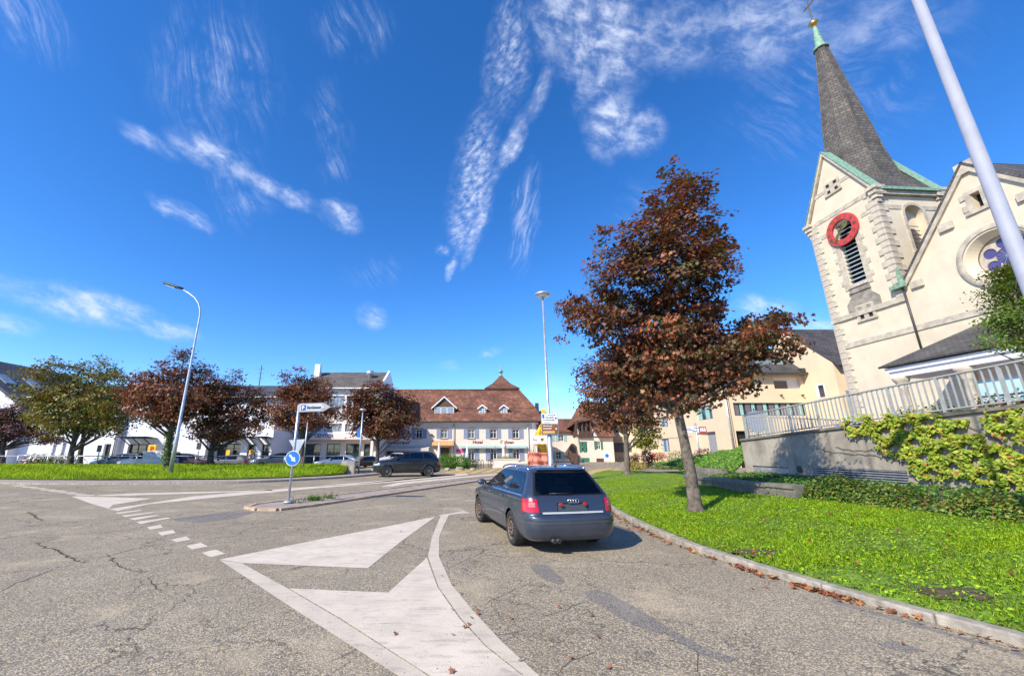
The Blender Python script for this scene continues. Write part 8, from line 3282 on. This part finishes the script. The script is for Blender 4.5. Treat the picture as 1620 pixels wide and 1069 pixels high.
# slim lamp post with square sign beside the dark maple
q0 = atY(567.5, 741, 30.8)
sl2 = thing('street_lamp', 'slim short lamp post with blue square sign at the right end of the verge', 'street lamp', (q0.x, 30.8, 0))
zt = atY(571, 650, 30.8).z
b = MB()
b.tube([(0, 0, 0), (0, 0, zt)], [.065, .045], 10)
b.build('post', M['galv'], sl2)
b = MB()
b.lathe([(.05, zt), (.24, zt + .05), (.27, zt + .10), (.20, zt + .16), (.04, zt + .19)], 16)
b.build('lamp_head', M['sign_alu'], sl2)
b = MB()
z1 = atY(568, 678, 30.8).z
b.box(-.30, -.06, -.03, .0, z1 - .62, z1)
b.build('blue_sign', M['sign_blue'], sl2)
b = MB()
b.box(-.05, .05, -.06, .0, z1 - .5, z1 - .46)
b.build('clamp', M['galv'], sl2)
# concrete block at the end of the verge with its rail
cbk = boxpart(None, 'concrete_block', atY(541, 740, 30.2).x, atY(562, 740, 30.2).x, 30.0, 30.4, 0, .95, M['concrete'], .03)
tag(cbk, 'pale concrete end block of the verge beside the slim lamp post', 'concrete block')

# guard rail along the back of the verge
gr = thing('guard_rail', 'thin steel guard rail along the back of the far verge', 'railing', (-30, 31.6, .6))
b = MB()
X0, X1 = -47.0, atY(545, 728, 31.6).x
zr = 1.28
b.tube([(X0 + 30, 0, zr - .6), (X1 + 30, 0, zr - .6)], .035, 8)
b.tube([(X1 + 30, 0, zr - .6), (X1 + 31.2, -.8, .35)], .035, 8)
b.build('rail', M['galv'], gr)
pm = MB()
pm.tube([(0, 0, 0), (0, 0, zr - .62)], .035, 8)
pme = pm.mesh('post', M['galv'])
x = X0
while x < X1:
    inst('post', pme, gr, (x + 30, 0, 0))
    x += 2.2
# small fenced hatch left
hb = thing('barrier', 'short double-post steel barrier frame on the far left verge', 'barrier', (atY(36, 732, 31.3).x, 31.3, .7))
b = MB()
for x in (-.45, .45):
    b.tube([(x, 0, 0), (x, 0, .62)], .035, 8)
b.tube([(-.45, 0, .62), (.45, 0, .62)], .035, 8)
b.tube([(-.45, 0, .3), (.45, 0, .3)], .03, 8)
b.build('frame', M['galv'], hb)

# ------------------------------------------------------------------ in front of the inn
fc = atY(800, 735, 44.0)
ft = thing('fountain', 'pale stone village fountain with long trough, pillar and flowers', 'fountain', (fc.x, 44.0, 0))
b = MB()
b.box(-1.35, 1.35, -.55, .55, 0, .16)
b.box(-1.25, 1.25, -.48, -.36, .16, .82)
b.box(-1.25, 1.25, .36, .48, .16, .82)
b.box(-1.25, -1.13, -.358, .358, .16, .82)
b.box(1.13, 1.25, -.358, .358, .16, .82)
b.box(-1.32, 1.32, -.54, -.30, .822, .90)
b.build('trough', M['cream_plaster'], ft)
b = MB()
b.box(-1.12, 1.12, -.355, .355, .6, .70)
b.build('water', M['win_glass'], ft)
b = MB()
b.lathe([(.30, 0), (.30, .9), (.20, 1.0), (.17, 1.9), (.24, 2.0), (.30, 2.15), (.12, 2.4), (.05, 2.7)], 12, Matrix.Translation((-.1, .85, 0)))
b.build('pillar', M['cream_plaster'], ft)
n_ = 700
r9 = np.random.default_rng(9)
pos = np.column_stack([r9.uniform(-.9, .9, n_), r9.normal(0, .12, n_) - .2, .90 + abs(r9.normal(0, .14, n_))])
scatter('flowers', QUAD_V, QUAD_F, pos, rot_from(r9.normal(size=(n_, 3)) + np.array([0, -.4, .7]), r9.random(n_) * 6.28), .05 + .05 * r9.random(n_), palette(n_, [(.10, .2, .03), (.5, .42, .04), (.6, .15, .1), (.14, .25, .04)], [4, 2, 1, 2], .2, 12), M['leaf'], ft)['kind'] = 'stuff'
# hoop bicycle stands
hm = MB()
hm.tube([(-.22, 0, 0), (-.22, 0, .62), (-.12, 0, .78), (.12, 0, .78), (.22, 0, .62), (.22, 0, 0)], .03, 8)
hme = hm.mesh('hoop', M['dark_grey'])
for k, px in enumerate((758, 763, 774, 779)):
    c = atY(px, 738, 44.5)
    o = inst('bicycle_stand', hme, None, (c.x, 44.5, 0), rad(60))
    tag(o, 'dark steel hoop stand standing before the inn between shrub and fountain', 'bicycle stand', 'hoop stands before the inn')
# closed parasols
for k, (px, pyt, lab) in enumerate(((694, 699, 'closed white parasol beside the inn door'), (739, 703, 'closed white parasol standing behind the round green shrub'))):
    c = atY(px, 735, 55.5)
    zt = atY(px, pyt, 55.5).z
    o = thing('parasol', lab, 'parasol', (c.x, 55.5, 0), 0, None)
    b = MB()
    b.tube([(0, 0, 0), (0, 0, zt)], .03, 8)
    b.build('pole', M['galv'], o)
    b = MB()
    b.lathe([(.16, .75), (.24, .85), (.20, 1.4), (.10, zt - .25), (.03, zt)], 10)
    b.build('canopy', M['canvas'], o)
    b = MB()
    b.box(-.3, .3, -.3, .3, 0, .08)
    b.build('base', M['concrete'], o)
# paved edge under the shrub
# site works at the right end of the inn: brown side wall, yellow sheet, red netting, banner
sx = atY(848, 700, 57.0).x
sw = thing('side_building', 'red-brown rendered building at the right end of the inn', 'building', (sx + .5, 60.0, 0))
wall(sw, 'wall', -.45, 2.2, 0, 5.6, [(.8, 1.9, 2.2, 3.2)], M['brick_red_plaster'], back=6)
window(sw, .82, 1.88, 2.22, 3.18, frame=M['timber'])
slab(sw, 'roof', [[(-.5, -.4, 5.55), (2.5, -.4, 5.55), (2.0, 3, 7.6), (-.5, 3, 7.6)], [(2.5, -.4, 5.55), (2.5, 6, 5.55), (2.0, 3, 7.6)]], M['hotel_tiles'], .1)
boxpart(sw, 'chimney', .3, .8, 1.4, 1.9, 6.4, 8.6, M['dark_grey'])
tp_Y = 46.0
xa, xb = atY(846, 700, tp_Y).x, atY(869, 700, tp_Y).x
tz = lambda py: atY(858, py, tp_Y).z
sc = thing('scaffold', 'scaffold hung with bright yellow sheeting beside the inn', 'scaffold', ((xa + xb) / 2, tp_Y, 0))
hw = (xb - xa) / 2
b = MB()
for x in (-hw, hw + .1):
    for y in (0, 1.0):
        b.tube([(x, y, 0), (x, y, tz(668))], .03, 6)
for z in (1.0, 2.4, 3.6):
    b.tube([(-hw, 0, z), (hw + .1, 0, z)], .025, 6)
    b.tube([(-hw, 1, z), (hw + .1, 1, z)], .025, 6)
b.build('tubes', M['galv'], sc)


def cloth(name, pts, parent, material, y, amp, thick=.02):
    """hanging sheet: fine grid with soft folds and real thickness; pts = four corners (x, z)"""
    q = MB()
    n = 14
    P = [Vector((*p, 0)) for p in pts]
    g_ = []
    for i in range(n + 1):
        for j in range(n + 1):
            u, v = i / n, j / n
            p = P[0] * (1 - u) * (1 - v) + P[1] * u * (1 - v) + P[2] * u * v + P[3] * (1 - u) * v
            q.v.append((p.x, y + amp * math.sin(u * 9 + v * 2) * (.4 + .6 * (1 - v)) + amp * .5 * math.sin(v * 11), p.y))
    for i in range(n):
        for j in range(n):
            a = i * (n + 1) + j
            q.f.append([a, a + n + 1, a + n + 2, a + 1])
            q.m.append(0)
            q.s.append(True)
    o = q.build(name, material, parent)
    s_ = o.modifiers.new('thickness', 'SOLIDIFY')
    s_.thickness = thick
    return o


X = lambda px: atY(px, 700, tp_Y).x - (xa + xb) / 2
cloth('yellow_sheet', [(X(858), tz(733)), (X(868), tz(733)), (X(868), tz(676)), (X(859), tz(672))], sc, M['tarp_yellow'], -.1, .06)
cloth('yellow_sheet', [(X(845), tz(690)), (X(859), tz(690)), (X(859), tz(668)), (X(855), tz(672))], sc, M['tarp_yellow'], -.16, .05)
cloth('yellow_sheet', [(X(858), tz(717)), (X(861), tz(717)), (X(861), tz(700)), (X(847), tz(700))], sc, M['tarp_yellow'], -.2, .05)
boxpart(sc, 'yellow_hoist', X(859), X(865), -.2, .3, tz(655), tz(647), M['tarp_yellow'], .03)
boxpart(sc, 'timber_plate', X(848), X(858), .55, .6, 2.2, 3.2, M['brick_red_plaster'])
nt = thing('safety_netting', 'orange-red safety netting around the building works', 'netting', ((xa + xb) / 2, tp_Y - .8, 0))
cloth('net', [(X(832), 0.05), (X(862), .05), (X(863), tz(716)), (X(834), tz(714.5))], nt, M['net_red'], 0, .22)
b = MB()
for px in (833, 842, 852, 862):
    b.tube([(X(px), .12, 0), (X(px), .12, tz(711))], .025, 6)
b.build('stake', M['timber'], nt)
bn = thing('banner', 'white banner with pink writing and gold shield hung before the works', 'banner', ((xa + xb) / 2, tp_Y - 1.0, 0))
za, zb2 = tz(702), tz(689.5)
b = MB()
b.box(X(837.5), X(864), -.02, .02, za, zb2)
b.build('panel', M['sign_white'], bn)
x0 = X(841)
q = MB()
zz = (za + zb2) / 2
for k, (dx_, w_, h_) in enumerate(((0, .08, .20), (.10, .05, .12), (.17, .10, .10), (.29, .06, .16), (.37, .10, .10))):
    q.box(x0 + dx_, x0 + dx_ + w_, -.032, -.022, zz + .06 - .10 - .02 * k, zz + .06 - .10 + h_ - .02 * k)
q.build('pink_lettering', M['pink'], bn)
q = MB()
cxx = X(855.5)
q.prism([(cxx - .16, -.032, zz + .17), (cxx + .16, -.032, zz + .17), (cxx + .16, -.032, zz - .02), (cxx, -.032, zz - .19), (cxx - .16, -.032, zz - .02)], (0, .01, 0))
q.build('gold_shield', M['gold'], bn)
b = MB()
for px in (838.5, 863):
    b.tube([(X(px), .05, 0), (X(px), .05, zb2)], .03, 6)
b.build('post', M['galv'], bn)

# ------------------------------------------------------------------ by the old houses
st_ = atY(905.5, 728, 50.0)
ss = thing('sculpture', 'dark brown pointed hood-shaped sculpture on the pavement before the village house', 'sculpture', (st_.x, 50.0, 0))
b = MB()
prof = [(-1.0, 1.15), (.1, 2.6), (.55, 2.2), (.75, .0), (-.1, .0), (-.25, .75)]
b.prism([(x, -.45, z) for x, z in prof], (0, .9, 0))
o = b.build('hood', M['wood_brown'], ss)
bevel(o, .12, 3)
b = MB()
b.box(-.35, .85, -.55, .55, 0, .12)
b.build('plinth', M['concrete_cap'], ss)
bs = atY(961.5, 737, 52.0)
ps = thing('crossing_sign', 'white sign with a blue disc standing on the corner by the timbered house', 'sign', (bs.x, 52.0, 0))
b = MB()
b.box(-.36, .36, -.03, .03, .55, 1.55)
b.build('panel', M['sign_white'], ps)
b = MB()
b.lathe([(.22, 0), (.22, .01)], 20, Matrix.Translation((0, -.032, 1.12)) @ Matrix.Rotation(math.pi / 2, 4, 'X'))
b.build('blue_disc', M['sign_blue'], ps)
b = MB()
b.tube([(-.3, .06, 0), (-.3, .06, .7)], .03, 6)
b.tube([(.3, .06, 0), (.3, .06, .7)], .03, 6)
b.build('post', M['galv'], ps)
bc = atY(984, 734, 52.0)
bk_ = thing('bicycle', 'black bicycle leaning before the yellow wing beside the maple trunk', 'bicycle', (bc.x, 52.0, 0))
b = MB()
P0, P1, S_, H_, BB = (-.52, 0, .34), (.52, 0, .34), (-.18, 0, .85), (.36, 0, .88), (-.08, 0, .30)
for a, c in ((P0, BB), (BB, S_), (S_, H_), (BB, H_), (P0, S_), (H_, P1)):
    b.tube([a, c], .018, 6)
b.tube([(.34, -.25, .98), (.36, 0, 1.0), (.34, .25, .98)], .014, 6)
b.tube([H_, (.36, 0, 1.0)], .015, 6)
b.build('frame', M['black_gloss'], bk_)
b = MB()
b.box(-.30, -.06, -.06, .06, .88, .93)
b.build('saddle', M['black'], bk_)
for P_ in (P0, P1):
    b = MB()
    b.lathe([(.33 + .016 * math.cos(a), .016 * math.sin(a)) for a in [2 * math.pi * j / 6 for j in range(7)]], 24, Matrix.Translation(P_) @ Matrix.Rotation(math.pi / 2, 4, 'X'), closed=True)
    for k in range(8):
        a = math.pi * k / 8
        b.tube([(P_[0] + .32 * math.cos(a), 0, P_[2] + .32 * math.sin(a)), (P_[0] - .32 * math.cos(a), 0, P_[2] - .32 * math.sin(a))], .003, 3)
    b.build('wheel', M['black'], bk_)

# ------------------------------------------------------------------ person stooping by the yellow post sign
pc = atY(397, 730, 41.5)
pr_ = thing('person', 'person in a pale lilac top stooping in the car park before the shop windows', 'person', (pc.x, 41.5, 0), rad(-70))


def skin_body(name, joints, edges, radii, material, parent, root_i=0, sub=2):
    me = bpy.data.meshes.new(name)
    me.from_pydata(joints, edges, [])
    o = bpy.data.objects.new(name, me)
    COL.objects.link(o)
    o.parent = parent
    md = o.modifiers.new('skin', 'SKIN')
    me.skin_vertices.new() if not me.skin_vertices else None
    for k, r_ in enumerate(radii):
        me.skin_vertices[0].data[k].radius = r_ if hasattr(r_, '__len__') else (r_, r_)
    me.skin_vertices[0].data[root_i].use_root = True
    md.use_smooth_shade = True
    s_ = o.modifiers.new('sub', 'SUBSURF')
    s_.levels = sub
    s_.render_levels = sub
    me.materials.append(material)
    return o


# local: forward +x; hips at 0.92 m, trunk bent well forward
J = [(0, 0, .92), (.10, 0, 1.10), (.28, 0, 1.28), (.38, 0, 1.38), (.46, 0, 1.46), (.54, 0, 1.56),
     (0, .10, .88), (.06, .11, .48), (0, .11, .08), (.14, .12, .04), (0, -.10, .88), (-.06, -.11, .48), (-.16, -.11, .09), (-.02, -.12, .04),
     (.34, .19, 1.34), (.50, .22, 1.10), (.68, .18, 1.00), (.34, -.19, 1.34), (.50, -.22, 1.10), (.70, -.16, 1.02)]
E_ = [(0, 1), (1, 2), (2, 3), (3, 4), (4, 5), (0, 6), (6, 7), (7, 8), (8, 9), (0, 10), (10, 11), (11, 12), (12, 13), (3, 14), (14, 15), (15, 16), (3, 17), (17, 18), (18, 19)]
Rd = [(.15, .12), (.15, .12), (.17, .12), (.12, .10), (.055, .055), (.10, .115), (.095, .095), (.068, .068), (.048, .048), (.04, .04), (.095, .095), (.068, .068), (.048, .048), (.04, .04), (.065, .065), (.045, .045), (.035, .035), (.065, .065), (.045, .045), (.035, .035)]
skin_body('body', J, E_, Rd, M['skin'], pr_)
skin_body('top', [J[1], J[2], J[3], J[14], ((J[14][0] + J[15][0]) / 2, .21, 1.22), J[17], ((J[17][0] + J[18][0]) / 2, -.21, 1.22), (0.02, 0, .98)], [(7, 0), (0, 1), (1, 2), (2, 3), (3, 4), (2, 5), (5, 6)],
          [(.185, .15), (.20, .15), (.15, .13), (.09, .09), (.07, .07), (.09, .09), (.07, .07), (.175, .145)], M['cloth_lilac'], pr_)
skin_body('trousers', [J[0], J[6], J[7], (0, .11, .14), J[10], J[11], (-.15, -.11, .15)], [(0, 1), (1, 2), (2, 3), (0, 4), (4, 5), (5, 6)], [(.17, .14), (.12, .12), (.09, .09), (.075, .075), (.12, .12), (.09, .09), (.075, .075)], M['cloth_dark'], pr_)
bm2 = bmesh.new()
bmesh.ops.create_uvsphere(bm2, u_segments=14, v_segments=10, radius=.118)
for v in bm2.verts:
    v.co.z *= 1.08
    if v.co.x > .03 and v.co.z < .03:
        v.co.x *= .3
me = bpy.data.meshes.new('hair')
bm2.to_mesh(me)
bm2.free()
me.materials.append(M['wood_brown'])
inst('hair', me, pr_, (.525, 0, 1.60))
